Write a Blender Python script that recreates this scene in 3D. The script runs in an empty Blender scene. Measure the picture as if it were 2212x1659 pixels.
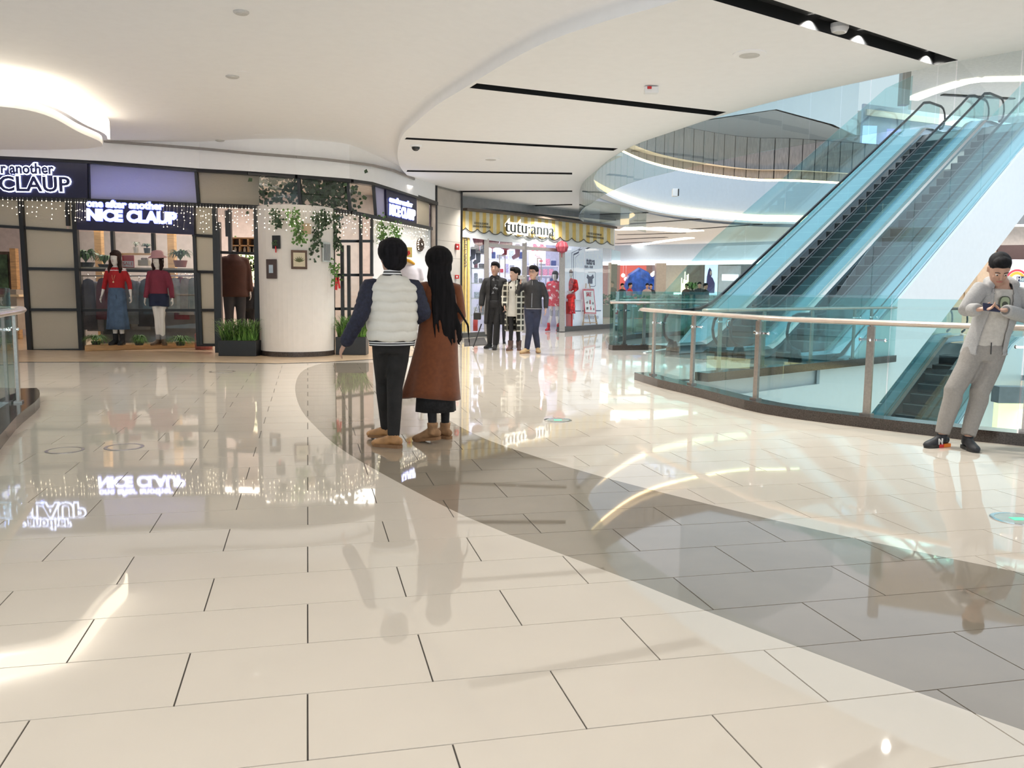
import bpy, bmesh, math, random
from mathutils import Vector, Matrix, noise
from mathutils.geometry import tessellate_polygon
random.seed(7)
C = bpy.context.scene.collection
SC = bpy.context.scene
PI = math.pi
# ------------------------------------------------------------------ camera
F_PX, PITCH, ROLL, HC = 1851.2, 0.112325, 0.011396, 1.4
_F = Vector((0, math.cos(PITCH), -math.sin(PITCH)))
_U = Vector((0, math.sin(PITCH), math.cos(PITCH)))
_X = Vector((1, 0, 0))
_c, _s = math.cos(ROLL), math.sin(ROLL)
_R = _X*_c + _U*_s
_UP = _U*_c - _X*_s
cam = bpy.data.objects.new('camera', bpy.data.cameras.new('camera')); C.objects.link(cam)
cam.data.sensor_width = 36; cam.data.lens = F_PX/2212*36; cam.data.clip_end = 300; cam.data.clip_start = .05
cam.matrix_world = Matrix(((_R.x, _UP.x, -_F.x, 0), (_R.y, _UP.y, -_F.y, 0), (_R.z, _UP.z, -_F.z, HC), (0, 0, 0, 1)))
SC.camera = cam
EYE = Vector((0, 0, HC))
def ray(px, py): return _F + _R*((px-1106)/F_PX) + _UP*((829.5-py)/F_PX)
def at(px, py, d):
    r = ray(px, py); return EYE + r*(d/r.y)
def onz(px, py, z=0.0):
    r = ray(px, py); return EYE + r*((z-HC)/r.z)
def zof(px, py, d): return at(px, py, d).z
# ------------------------------------------------------------------ view, world, big lights
SC.view_settings.view_transform = 'Standard'; SC.view_settings.look = 'None'
SC.view_settings.gamma = 1; SC.view_settings.use_curve_mapping = False
SC.view_settings.exposure = -0.50
SC.cycles.use_adaptive_sampling = True; SC.cycles.adaptive_threshold = .05
SC.cycles.max_bounces = 9; SC.cycles.diffuse_bounces = 6; SC.cycles.glossy_bounces = 4
SC.cycles.transparent_max_bounces = 24; SC.cycles.transmission_bounces = 4
SC.cycles.caustics_reflective = False; SC.cycles.caustics_refractive = False
SC.cycles.sample_clamp_indirect = 4
W = bpy.data.worlds.new('daylight'); SC.world = W; W.use_nodes = True
W.node_tree.nodes['Background'].inputs[0].default_value = (0.80, 0.90, 1.0, 1)
W.node_tree.nodes['Background'].inputs[1].default_value = 1.5
def area(name, loc, size, power, color=(1, 1, 1), rot=(0, 0, 0), sy=None):
    l = bpy.data.lights.new(name, 'AREA'); l.energy = power; l.color = color
    l.shape = 'RECTANGLE'; l.size = size; l.size_y = sy or size
    o = bpy.data.objects.new(name, l); o.location = loc; o.rotation_euler = rot; C.objects.link(o); return o
area('overhead_fill_light', (-1.5, 0.5, 3.7), 5, 105, (1, .88, .70), sy=4)  # this and the next: fills added out of view for general brightness
area('overhead_fill_light', (5.0, 0.0, 3.7), 4, 85, (1, .88, .70), sy=4)
area('overhead_fill_light', (-9.5, 10.5, 4.1), 4, 460, (1, .96, .92), sy=5)  # added fill beyond the left edge of view, lifts left floor and ceiling
area('rear_fill_light', (-1, -2.6, 1.0), 13, 330, (.97, .97, 1.0), rot=(math.radians(150), 0, 0), sy=3)  # added unseen fill behind the camera, aimed up to brighten the ceiling
area('atrium_skylight', (10.5, 17, 13.5), 12, 2300, (.76, .89, 1.0), sy=16)
area('store_a_light', (-6.3, 20.3, 3.66), 8, 420, (1, .90, .80), sy=1.4)
area('store_b_light', (.1, 28.2, 3.5), 1.8, 130, (.86, .88, 1), sy=2.2)
area('far_hall_light', (6, 42, 3.7), 14, 430, (1, .95, .9), sy=8)
area('far_right_light', (20, 30, 3.7), 6, 420, (1, .93, .85), sy=4)
area('upper_hall_light', (22, 38, 9.2), 10, 1500, (1, .95, .88), sy=6)
def spot(p, power=55, color=(1, .95, .87), angle=2.3, r=.045):
    l = bpy.data.lights.new('downlight_lamp', 'SPOT'); l.energy = power; l.color = color
    l.spot_size = angle; l.spot_blend = .6; l.shadow_soft_size = r
    o = bpy.data.objects.new('downlight_lamp', l); o.location = p; C.objects.link(o)
# ------------------------------------------------------------------ materials
_M = {}
def mat(name, col, rough=.5, metal=0, spec=.5, var=.04, scale=8, bump=0, bscale=60, emit=0, ecol=None, coat=0, sheen=0, stretch=None):
    if name in _M: return _M[name]
    m = bpy.data.materials.new(name); m.use_nodes = True; nt = m.node_tree; b = nt.nodes['Principled BSDF']
    b.inputs['Roughness'].default_value = rough; b.inputs['Metallic'].default_value = metal
    b.inputs['Specular IOR Level'].default_value = spec
    if coat: b.inputs['Coat Weight'].default_value = coat; b.inputs['Coat Roughness'].default_value = .05
    if sheen: b.inputs['Sheen Weight'].default_value = sheen
    tc = nt.nodes.new('ShaderNodeTexCoord'); src = tc.outputs['Object']
    if stretch:
        mp = nt.nodes.new('ShaderNodeMapping'); mp.inputs['Scale'].default_value = stretch
        nt.links.new(src, mp.inputs[0]); src = mp.outputs[0]
    n = nt.nodes.new('ShaderNodeTexNoise'); n.inputs['Scale'].default_value = scale; n.inputs['Detail'].default_value = 4
    nt.links.new(src, n.inputs['Vector'])
    r = nt.nodes.new('ShaderNodeValToRGB')
    lo = [max(0, c*(1-var*2)) for c in col[:3]]+[1]; hi = [min(1, c*(1+var*2)) for c in col[:3]]+[1]
    r.color_ramp.elements[0].position = .3; r.color_ramp.elements[1].position = .7
    r.color_ramp.elements[0].color = lo; r.color_ramp.elements[1].color = hi
    nt.links.new(n.outputs['Fac'], r.inputs[0]); nt.links.new(r.outputs[0], b.inputs['Base Color'])
    if bump:
        n2 = nt.nodes.new('ShaderNodeTexNoise'); n2.inputs['Scale'].default_value = bscale
        nt.links.new(src, n2.inputs['Vector'])
        bp = nt.nodes.new('ShaderNodeBump'); bp.inputs['Strength'].default_value = bump; bp.inputs['Distance'].default_value = .01
        nt.links.new(n2.outputs['Fac'], bp.inputs['Height']); nt.links.new(bp.outputs[0], b.inputs['Normal'])
    if emit:
        b.inputs['Emission Strength'].default_value = emit
        b.inputs['Emission Color'].default_value = (*(ecol or col)[:3], 1)
    _M[name] = m; return m
def glass(name, tint=(.8, .93, .92), refl=.9, rough=.0):
    if name in _M: return _M[name]
    m = bpy.data.materials.new(name); m.use_nodes = True; nt = m.node_tree; nt.nodes.clear()
    out = nt.nodes.new('ShaderNodeOutputMaterial'); mx = nt.nodes.new('ShaderNodeMixShader')
    t = nt.nodes.new('ShaderNodeBsdfTransparent'); t.inputs[0].default_value = (*tint, 1)
    g = nt.nodes.new('ShaderNodeBsdfGlossy'); g.inputs['Roughness'].default_value = rough; g.inputs[0].default_value = (refl,)*3+(1,)
    f = nt.nodes.new('ShaderNodeFresnel'); f.inputs[0].default_value = 1.45
    ge = nt.nodes.new('ShaderNodeNewGeometry'); mr = nt.nodes.new('ShaderNodeMapRange'); mr.inputs[3].default_value = 1.45; mr.inputs[4].default_value = 1/1.45
    nt.links.new(ge.outputs['Backfacing'], mr.inputs[0]); nt.links.new(mr.outputs[0], f.inputs[0])
    nt.links.new(f.outputs[0], mx.inputs[0]); nt.links.new(t.outputs[0], mx.inputs[1]); nt.links.new(g.outputs[0], mx.inputs[2])
    nt.links.new(mx.outputs[0], out.inputs[0]); _M[name] = m; return m
def frosted(name, col):
    if name in _M: return _M[name]
    m = bpy.data.materials.new(name); m.use_nodes = True; nt = m.node_tree; nt.nodes.clear()
    out = nt.nodes.new('ShaderNodeOutputMaterial'); mx = nt.nodes.new('ShaderNodeMixShader'); mx.inputs[0].default_value = .45
    t = nt.nodes.new('ShaderNodeBsdfTranslucent'); t.inputs[0].default_value = (*col, 1)
    g = nt.nodes.new('ShaderNodeBsdfPrincipled'); g.inputs['Base Color'].default_value = (*col, 1); g.inputs['Roughness'].default_value = .22
    tc = nt.nodes.new('ShaderNodeTexCoord'); mp = nt.nodes.new('ShaderNodeMapping'); mp.inputs['Scale'].default_value = (6, 6, 60)
    n = nt.nodes.new('ShaderNodeTexNoise'); n.inputs['Scale'].default_value = 3
    bp = nt.nodes.new('ShaderNodeBump'); bp.inputs['Strength'].default_value = .6; bp.inputs['Distance'].default_value = .02
    nt.links.new(tc.outputs['Object'], mp.inputs[0]); nt.links.new(mp.outputs[0], n.inputs['Vector'])
    nt.links.new(n.outputs['Fac'], bp.inputs['Height']); nt.links.new(bp.outputs[0], g.inputs['Normal'])
    nt.links.new(t.outputs[0], mx.inputs[1]); nt.links.new(g.outputs[0], mx.inputs[2]); nt.links.new(mx.outputs[0], out.inputs[0])
    _M[name] = m; return m
def emis(name, col, s): return mat(name, col, .6, emit=s, ecol=col, var=.01)
WHITE = mat('white_paint', (.93, .93, .94), .6, var=.006)
WHITE2 = mat('white_panel', (.86, .87, .88), .35, var=.01)
FASC = mat('ring_fascia', (.50, .58, .66), .5, var=.01)
TILE = mat('cream_porcelain', (.80, .725, .63), .03, var=.012, scale=2, spec=.85)
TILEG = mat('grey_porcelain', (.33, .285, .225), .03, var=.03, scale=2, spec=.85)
GROUT = mat('dark_grout', (.10, .09, .08), .8)
STONE = mat('beige_threshold_stone', (.62, .47, .32), .25, var=.14, scale=3, stretch=(1, 14, 1))
GRAN = mat('brown_granite', (.055, .042, .036), .12, var=.3, scale=90)
BLACK = mat('black_metal', (.018, .018, .02), .35)
SLOT = mat('black_slot_paint', (.006, .007, .008), .7)
STEEL = mat('brushed_steel', (.42, .38, .35), .32, metal=.85, var=.05, scale=40)
CHROME = mat('chrome', (.85, .86, .88), .08, metal=1)
RAILM = mat('champagne_handrail', (.70, .58, .50), .25, metal=.5)
GL = glass('rail_glass', (.80, .92, .915))
GLC = glass('curtain_glass', (.86, .91, .895), refl=.8)
GLE = glass('escalator_glass', (.79, .92, .925))
GLS = glass('shop_glass', (.93, .96, .96))
FROST = frosted('reeded_glass', (.66, .64, .57))
FROSTB = frosted('sign_lit_reeded_glass', (.60, .62, .78))  # violet-blue light of the nearby signs put into the glass colour
RUBBER = mat('black_rubber', (.012, .013, .016), .3)
GREEN = mat('leaf_green', (.10, .22, .045), .5, var=.35, scale=5)
GREEND = mat('dark_leaf_green', (.045, .085, .04), .55, var=.35, scale=6)
WOOD = mat('light_wood', (.55, .33, .15), .45, var=.12, scale=4, stretch=(1, 1, 8))
WOODD = mat('dark_wood', (.10, .055, .035), .5, var=.2, scale=6)
GLOWW = emis('warm_cove_glow', (1.0, .72, .38), 4.5)
GLOWN = emis('neutral_strip_light', (1.0, .95, .86), 4.0)
GLOWB = emis('blue_white_letters', (.55, .62, 1.0), 4)
HALO = emis('sign_halo', (.20, .25, 1.0), 1.6)
NAVY = mat('navy_sign_board', (.018, .016, .05), .35)
LAMP = emis('lamp_lens', (1, .95, .86), 12)
RED = mat('red_fabric', (.55, .03, .035), .7)
# ------------------------------------------------------------------ mesh builder
def rootloc(p):
    if p is None: return Vector((0, 0, 0))
    while p.parent: p = p.parent
    return Vector(p.location)
class MB:
    def __init__(s): s.v = []; s.f = []; s.m = []
    def add(s, vs, fs, m=0):
        k = len(s.v); s.v += [Vector(v) for v in vs]; s.f += [tuple(i+k for i in f) for f in fs]; s.m += [m]*len(fs); return s
    def hexa(s, a, m=0):   # 8 corners: bottom 4 ccw, top 4
        return s.add(a, [(3, 2, 1, 0), (4, 5, 6, 7), (0, 1, 5, 4), (1, 2, 6, 5), (2, 3, 7, 6), (3, 0, 4, 7)], m)
    def box(s, c, d, rz=0, m=0):
        x, y, z = d[0]/2, d[1]/2, d[2]/2; co, si = math.cos(rz), math.sin(rz); a = []
        for k in (-z, z):
            for i, j in ((-x, -y), (x, -y), (x, y), (-x, y)): a.append((c[0]+i*co-j*si, c[1]+i*si+j*co, c[2]+k))
        return s.hexa(a, m)
    def beam(s, a, b, w, h, m=0, ref=None):
        a, b = Vector(a), Vector(b); t = (b-a).normalized()
        if ref is None: ref = Vector((0, 0, 1)) if abs(t.z) < .9 else Vector((0, 1, 0))
        x = t.cross(Vector(ref)).normalized(); y = x.cross(t); c = []
        for p in (a, b):
            for i, j in ((-1, -1), (1, -1), (1, 1), (-1, 1)): c.append(p+x*(i*w/2)+y*(j*h/2))
        return s.hexa(c, m)
    def prism(s, poly, z0, z1, m=0):
        n = len(poly); A = sum(poly[i][0]*poly[(i+1) % n][1]-poly[(i+1) % n][0]*poly[i][1] for i in range(n))
        if A < 0: poly = poly[::-1]
        vs = [(p[0], p[1], z0) for p in poly]+[(p[0], p[1], z1) for p in poly]
        fs = [tuple(range(n-1, -1, -1)), tuple(range(n, 2*n))]+[(i, (i+1) % n, n+(i+1) % n, n+i) for i in range(n)]
        return s.add(vs, fs, m)
    def poly3(s, pts, th, nrm, m=0):    # planar polygon given thickness along nrm
        n = len(pts); nrm = Vector(nrm); P = [Vector(p) for p in pts]
        vs = P+[p+nrm*th for p in P]
        return s.add(vs, [tuple(range(n-1, -1, -1)), tuple(range(n, 2*n))]+[(i, (i+1) % n, n+(i+1) % n, n+i) for i in range(n)], m)
    def wall(s, pts, z0, z1, th, m=0):    # vertical ribbon with thickness; z0/z1 number or list
        n = len(pts); P = [Vector((p[0], p[1], 0)) for p in pts]; o = offs(P, th); vs = []
        g = lambda z, i: z[i] if isinstance(z, (list, tuple)) else z
        for i in range(n):
            vs += [(P[i].x, P[i].y, g(z0, i)), (P[i].x, P[i].y, g(z1, i)), (o[i].x, o[i].y, g(z1, i)), (o[i].x, o[i].y, g(z0, i))]
        fs = [(0, 1, 2, 3), (4*n-1, 4*n-2, 4*n-3, 4*n-4)]
        for i in range(n-1):
            a = 4*i; b = a+4
            for k in range(4): fs.append((a+k, b+k, b+(k+1) % 4, a+(k+1) % 4))
        return s.add(vs, fs, m)
    def loft(s, pts, rad, side=(1, 0, 0), n=12, m=0, cap=True, pw=1.0, closed=False):
        P = [Vector(p) for p in pts]; N = len(P); side = Vector(side); R = []
        rad = [(r, r) if not isinstance(r, (tuple, list)) else r for r in (rad if isinstance(rad, (list, tuple)) and len(rad) == N else [rad]*N)]
        for i in range(N):
            if closed: t = P[(i+1) % N]-P[i-1]
            else: t = P[min(i+1, N-1)]-P[max(i-1, 0)]
            t.normalize(); x = side-t*side.dot(t)
            if x.length < .05: x = Vector((0, 1, 0))-t*t.y
            x.normalize(); y = t.cross(x); R.append((P[i], t, x, y, rad[i]))
        vs = []; fs = []
        for (p, t, x, y, r) in R:
            for k in range(n):
                a = 2*PI*k/n; ca, sa = math.cos(a), math.sin(a)
                if pw != 1: ca = math.copysign(abs(ca)**pw, ca); sa = math.copysign(abs(sa)**pw, sa)
                vs.append(p+x*(r[0]*ca)+y*(r[1]*sa))
        for i in range(N if closed else N-1):
            for k in range(n):
                a = i*n+k; b = i*n+(k+1) % n; j = (i+1) % N
                fs.append((a, b, j*n+(k+1) % n, j*n+k))
        if not closed:
            for e, sg in ((0, -1), (N-1, 1)):
                p, t, x, y, r = R[e]; base = e*n
                if cap:
                    q = min(r); k0 = len(vs)
                    for k in range(n):
                        a = 2*PI*k/n; vs.append(p+t*sg*q*.45+x*(r[0]*.72*math.cos(a))+y*(r[1]*.72*math.sin(a)))
                    vs.append(p+t*sg*q*.62)
                    for k in range(n):
                        k2 = (k+1) % n
                        f = (base+k, base+k2, k0+k2, k0+k); g2 = (k0+k, k0+k2, len(vs)-1)
                        if sg < 0: f = f[::-1]; g2 = g2[::-1]
                        fs.append(f); fs.append(g2)
                else:
                    f = tuple(base+k for k in range(n)); fs.append(f if sg > 0 else f[::-1])
        return s.add(vs, fs, m)
    def tube(s, pts, r, n=8, m=0, closed=False): return s.loft(pts, r, n=n, m=m, cap=False, closed=closed, side=(.31, .17, .93))
    def ell(s, c, r, n=12, m=0, k=7):
        c = Vector(c); r = (r, r, r) if not isinstance(r, (tuple, list)) else r; vs = [c+Vector((0, 0, -r[2]))]; fs = []
        for i in range(1, k):
            a = PI*i/k-PI/2
            for j in range(n): vs.append(c+Vector((r[0]*math.cos(a)*math.cos(2*PI*j/n), r[1]*math.cos(a)*math.sin(2*PI*j/n), r[2]*math.sin(a))))
        vs.append(c+Vector((0, 0, r[2])))
        for j in range(n):
            fs.append((0, 1+(j+1) % n, 1+j)); L = 1+(k-2)*n; fs.append((L+j, L+(j+1) % n, len(vs)-1))
            for i in range(k-2): a = 1+i*n; fs.append((a+j, a+(j+1) % n, a+n+(j+1) % n, a+n+j))
        return s.add(vs, fs, m)
    def lathe(s, prof, c=(0, 0, 0), n=20, m=0, fn=None):
        vs = []; fs = []; K = len(prof)
        for r, z in prof:
            for j in range(n):
                a = 2*PI*j/n; q = r*(fn(a, z) if fn else 1); vs.append((c[0]+q*math.cos(a), c[1]+q*math.sin(a), c[2]+z))
        for i in range(K-1):
            for j in range(n): fs.append((i*n+j, i*n+(j+1) % n, (i+1)*n+(j+1) % n, (i+1)*n+j))
        fs.append(tuple(range(n-1, -1, -1))); fs.append(tuple((K-1)*n+j for j in range(n)))
        return s.add(vs, fs, m)
    def xf(s, M): s.v = [M @ v for v in s.v]; return s
    def mesh(s, name, mats, smooth=False):
        me = bpy.data.meshes.new(name); me.from_pydata([tuple(v) for v in s.v], [], s.f)
        for m in (mats if isinstance(mats, (list, tuple)) else [mats]): me.materials.append(m)
        me.polygons.foreach_set('material_index', s.m)
        me.polygons.foreach_set('use_smooth', [smooth]*len(s.f)); me.update(); return me
    def build(s, name, mats, parent=None, smooth=False, local=False, bevel=0, sub=0):
        if parent is not None and not local:
            L = rootloc(parent); s.v = [v-L for v in s.v]
        o = None; L = Vector((0, 0, 0))
        if parent is None and not local and s.v:
            xs = [v.x for v in s.v]; ys = [v.y for v in s.v]; L = Vector(((min(xs)+max(xs))/2, (min(ys)+max(ys))/2, min(v.z for v in s.v)))
            s.v = [v-L for v in s.v]
        o = bpy.data.objects.new(name, s.mesh(name, mats, smooth)); C.objects.link(o); o.location = L
        if parent is not None: o.parent = parent
        if bevel: b = o.modifiers.new('bevel', 'BEVEL'); b.width = bevel; b.segments = 2; b.limit_method = 'ANGLE'
        if sub: b = o.modifiers.new('sub', 'SUBSURF'); b.levels = sub; b.render_levels = sub
        return o
def offs(P, th):
    o = []
    for i in range(len(P)):
        t = (P[min(i+1, len(P)-1)]-P[max(i-1, 0)]); t.z = 0; t.normalize(); o.append(P[i]+Vector((-t.y, t.x, 0))*th)
    return o
def tag(o, label=None, cat=None, group=None, kind=None):
    if label: o['label'] = label
    if cat: o['category'] = cat
    if group: o['group'] = group
    if kind: o['kind'] = kind
    return o
def thing(name, label, cat, loc, group=None, rz=0):
    o = bpy.data.objects.new(name, None); o.empty_display_size = .2; C.objects.link(o); o.location = Vector(loc); o.rotation_euler = (0, 0, rz)
    return tag(o, label, cat, group)
def struct(o): o['kind'] = 'structure'; return o
def stuffp(o): o['kind'] = 'stuff'; return o
def copy_tree(o, parent=None):
    c = o.copy(); C.objects.link(c); c.parent = parent
    for ch in list(o.children): copy_tree(ch, c)
    return c
def text(name, s, size, m, loc, right, parent=None, ext=.01, off=0, up=(0, 0, 1), align='CENTER', sx=1, world=True, shear=0):
    cu = bpy.data.curves.new(name, 'FONT'); cu.body = s; cu.size = size; cu.extrude = ext; cu.offset = off; cu.align_x = align; cu.align_y = 'CENTER'
    cu.shear = shear; cu.resolution_u = 3
    t = bpy.data.objects.new(name+'_tmp', cu); C.objects.link(t)
    bpy.context.view_layer.update(); dg = bpy.context.evaluated_depsgraph_get()
    me = bpy.data.meshes.new_from_object(t.evaluated_get(dg)); bpy.data.objects.remove(t)
    r = Vector(right).normalized(); u = Vector(up); u = (u-r*u.dot(r)).normalized(); n = r.cross(u)
    M = Matrix(((r.x*sx, u.x, n.x, loc[0]), (r.y*sx, u.y, n.y, loc[1]), (r.z*sx, u.z, n.z, loc[2]), (0, 0, 0, 1)))
    me.transform(M)
    if parent is not None and world: me.transform(Matrix.Translation(-rootloc(parent)))
    me.materials.clear(); me.materials.append(m); me.name = name
    o = bpy.data.objects.new(name, me); C.objects.link(o)
    if parent is not None: o.parent = parent
    return o
def resample(pts, step):
    P = [Vector(p) for p in pts]; out = []
    # catmull-rom
    for i in range(len(P)-1):
        p0 = P[max(i-1, 0)]; p1 = P[i]; p2 = P[i+1]; p3 = P[min(i+2, len(P)-1)]; k = max(1, int((p2-p1).length/step))
        for j in range(k):
            t = j/k; out.append(.5*((2*p1)+(p2-p0)*t+(2*p0-5*p1+4*p2-p3)*t*t+(3*p1-p0-3*p2+p3)*t**3))
    out.append(P[-1]); return out
def interp(x, tab):
    if x <= tab[0][0]: return tab[0][1]
    for (a, b), (c, d) in zip(tab, tab[1:]):
        if x <= c: return b+(d-b)*(x-a)/(c-a)
    return tab[-1][1]
# escalator frame: s runs up the incline's horizontal run, w across
EX, EY = .749, .662
def sw(s, w, z=0): return Vector((EX*s+EY*w, EY*s-EX*w, z))
def resample_even(L, step):
    out = [L[0]]; acc = 0
    for a, b in zip(L, L[1:]):
        d = (b-a).length
        while acc+d >= step:
            t = (step-acc)/d; a = a+(b-a)*t; out.append(a); d = (b-a).length; acc = 0
        acc += d
    return out
# ================================================================== SETTING
ZR, ZL = 3.85, 4.2
# void outline of level 0
near_px = [(1370, 820), (1420, 836), (1506, 857), (1650, 894), (1857, 923), (2030, 944), (2212, 964)]
near = resample([onz(*p) for p in near_px]+[Vector((6.4, 6.9, 0)), Vector((9, 6.0, 0)), Vector((13, 5.6, 0))], .35)
plat = [sw(10.75, -8.1), sw(17.4, -8.1), sw(17.4, -12.3)]
back = resample([Vector((2.25, 19.9, 0)), Vector((2.6, 23, 0)), Vector((4.3, 26, 0)), Vector((7.2, 28, 0)), Vector((10.5, 28.5, 0))], .8)
void0 = near+[Vector((17, 7.5, 0)), Vector((22, 12.5, 0)), sw(25, 0), sw(25, -13.5), ]+back[::-1][1:]+[plat[2], plat[1], plat[0]]
lv = resample([Vector((-12, 10.9, 0)), Vector((-7, 10.5, 0)), Vector((-6.0, 10.3, 0)), onz(80, 858), onz(86, 880), onz(62, 903), onz(36, 926), onz(0, 971), Vector((-3.95, 6.2, 0)), Vector((-3.7, 4.5, 0)), Vector((-3.7, 1, 0)), Vector((-3.9, -3, 0))], .3)
def poly_in(p, poly):
    x, y = p[0], p[1]; c = False; n = len(poly)
    for i in range(n):
        a, b = poly[i], poly[i-1]
        if (a[1] > y) != (b[1] > y) and x < (b[0]-a[0])*(y-a[1])/(b[1]-a[1])+a[0]: c = not c
    return c
def cross(a, b, c, d):
    r = (b[0]-a[0], b[1]-a[1]); s = (d[0]-c[0], d[1]-c[1]); den = r[0]*s[1]-r[1]*s[0]
    if abs(den) < 1e-12: return None
    t = ((c[0]-a[0])*s[1]-(c[1]-a[1])*s[0])/den; u = ((c[0]-a[0])*r[1]-(c[1]-a[1])*r[0])/den
    return t if 0 <= t <= 1 and 0 <= u <= 1 else None
def split(poly, line):
    """cut a convex polygon by the chord the polyline makes through it; returns (left, right)"""
    hits = []; n = len(poly)
    for i in range(n):
        a, b = poly[i], poly[(i+1) % n]
        for c, d in zip(line, line[1:]):
            t = cross(a, b, c, d)
            if t is not None: hits.append((i, t, (a[0]+(b[0]-a[0])*t, a[1]+(b[1]-a[1])*t)))
    if len(hits) < 2: return None
    hits.sort(); h0, h1 = hits[0], hits[-1]
    if h0[0] == h1[0]: return None
    A = [h0[2]]+[poly[k] for k in range(h0[0]+1, h1[0]+1)]+[h1[2]]
    B = [h1[2]]+[poly[k % n] for k in range(h1[0]+1, h0[0]+n+1)]+[h0[2]]
    return A, B
def cen(p): return (sum(q[0] for q in p)/len(p), sum(q[1] for q in p)/len(p))
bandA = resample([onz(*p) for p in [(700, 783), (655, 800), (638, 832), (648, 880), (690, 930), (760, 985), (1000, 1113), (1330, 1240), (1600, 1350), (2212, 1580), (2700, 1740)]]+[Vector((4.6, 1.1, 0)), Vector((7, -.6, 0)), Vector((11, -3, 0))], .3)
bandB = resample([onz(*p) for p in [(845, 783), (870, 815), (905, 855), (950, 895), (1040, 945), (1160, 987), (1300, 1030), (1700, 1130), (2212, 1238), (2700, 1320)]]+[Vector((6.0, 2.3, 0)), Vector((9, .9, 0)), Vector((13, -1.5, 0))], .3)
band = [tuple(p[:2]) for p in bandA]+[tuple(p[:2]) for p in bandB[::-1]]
thr = resample([Vector((-14, 14.6, 0)), onz(-200, 783), onz(40, 783), onz(300, 783), onz(520, 785), onz(600, 786), onz(700, 783), onz(845, 774), onz(915, 766), onz(940, 745)], .5)
v0 = [tuple(p[:2]) for p in void0]; lvp = [tuple(p[:2]) for p in lv]+[(-12, -3)]
floor = MB()
# substrate with the holes of both voids
outer = [(-18, -4), (34, -4), (34, 62), (-18, 62)]
allp = [[Vector((x, y, 0)) for x, y in outer], [Vector((x, y, 0)) for x, y in v0], [Vector((x, y, 0)) for x, y in lvp]]
# keep left void inside the outer outline
allp[2] = [Vector((max(-17.5, p.x), max(-3.6, p.y), 0)) for p in allp[2]]
tri = tessellate_polygon(allp); flat = [p for l in allp for p in l]
floor.add([(p.x, p.y, -.004) for p in flat], tri)
floor_o = struct(floor.build('floor', GROUT, local=True))
YAW, TA, TB, OX, OY = .23369, .31032*HC, .30747*HC, -.42361*HC, 1.71315*HC
ca, sa = math.cos(YAW), math.sin(YAW)
def g2w(i, j): return (OX+TA*i*ca-TB*j*sa, OY+TA*i*sa+TB*j*ca)
def clip_all(poly):
    out = [poly]
    for line in ([tuple(p[:2]) for p in bandA], [tuple(p[:2]) for p in bandB], v0+[v0[0]], lvp+[lvp[0]], [tuple(p[:2]) for p in thr]):
        nxt = []
        for q in out:
            r = split(q, line); nxt += list(r) if r else [q]
        out = nxt
    return out
thrp = [tuple(p[:2]) for p in thr]+[(-2.0, 62), (-18, 62), (-18, 14.6)]
tiles = []; g = .0028
for j in range(-6, 72):
    for i in range(-40, 60):
        if (i+j) % 2: continue
        c0 = [g2w(i, j), g2w(i+2, j), g2w(i+2, j+1), g2w(i, j+1)]; c = cen(c0)
        if c[1] < -1 or c[1] > 26 or c[0] < -9.5 or c[0] > 14: continue
        if abs(c[0]) > c[1]*.62+2.2: continue
        q = [(p[0]+(c[0]-p[0])*g/.43*1.0, p[1]+(c[1]-p[1])*g/.215) for p in c0]
        for p in clip_all(q):
            cc = cen(p)
            if poly_in(cc, v0) or poly_in(cc, lvp) or poly_in(cc, thrp): continue
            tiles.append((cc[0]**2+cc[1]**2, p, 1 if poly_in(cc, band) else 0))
tiles.sort(key=lambda t: t[0])
vis = [t for t in tiles if t[1] and t[0] > 3.0]
rest = MB()
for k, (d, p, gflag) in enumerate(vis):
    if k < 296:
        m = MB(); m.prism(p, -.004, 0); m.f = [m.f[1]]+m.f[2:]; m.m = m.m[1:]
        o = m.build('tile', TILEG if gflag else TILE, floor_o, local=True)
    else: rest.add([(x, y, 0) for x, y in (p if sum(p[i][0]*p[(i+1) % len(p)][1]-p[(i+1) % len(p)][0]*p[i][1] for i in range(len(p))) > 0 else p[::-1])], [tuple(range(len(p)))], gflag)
stuffp(rest.build('far_tiles', [TILE, TILEG], floor_o, local=True))
# beyond the tiled field the same floor, joints too fine to see
far = MB(); pts = [[Vector(p+(0,)) for p in [(-1.8, 26.2), (34, 26.2), (34, 62), (-1.8, 62)]], [Vector(p+(0,)) for p in v0 if p[1] > 26.3]+[]]
far.add([(-1.8, 28.9, 0), (34, 28.9, 0), (34, 62, 0), (-1.8, 62, 0)], [(0, 1, 2, 3)])
far.add([(-1.8, 25.5, -.001), (2.4, 25.5, -.001), (4.6, 29, -.001), (-1.8, 29, -.001)], [(0, 1, 2, 3)])
far.add([tuple(sw(25.05, 8, -.001)), tuple(sw(50, 8, -.001)), tuple(sw(50, -20, -.001)), tuple(sw(25.05, -14, -.001))], [(0, 1, 2, 3)])
far.build('far_floor_finish', TILE, floor_o, local=True)
st = MB(); st.add([(p[0], p[1], .002) for p in thrp], [tuple(range(len(thrp)))][0:1])
st.f = [tuple(reversed(f)) if sum(thrp[i][0]*thrp[i-1][1]-thrp[i-1][0]*thrp[i][1] for i in range(len(thrp))) > 0 else f for f in st.f]
st.build('threshold_stone', STONE, floor_o, local=True)
th2 = MB(); th2.wall(thr, 0, .006, .05); th2.build('threshold_strip', GRAN, floor_o, local=True)
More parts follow.
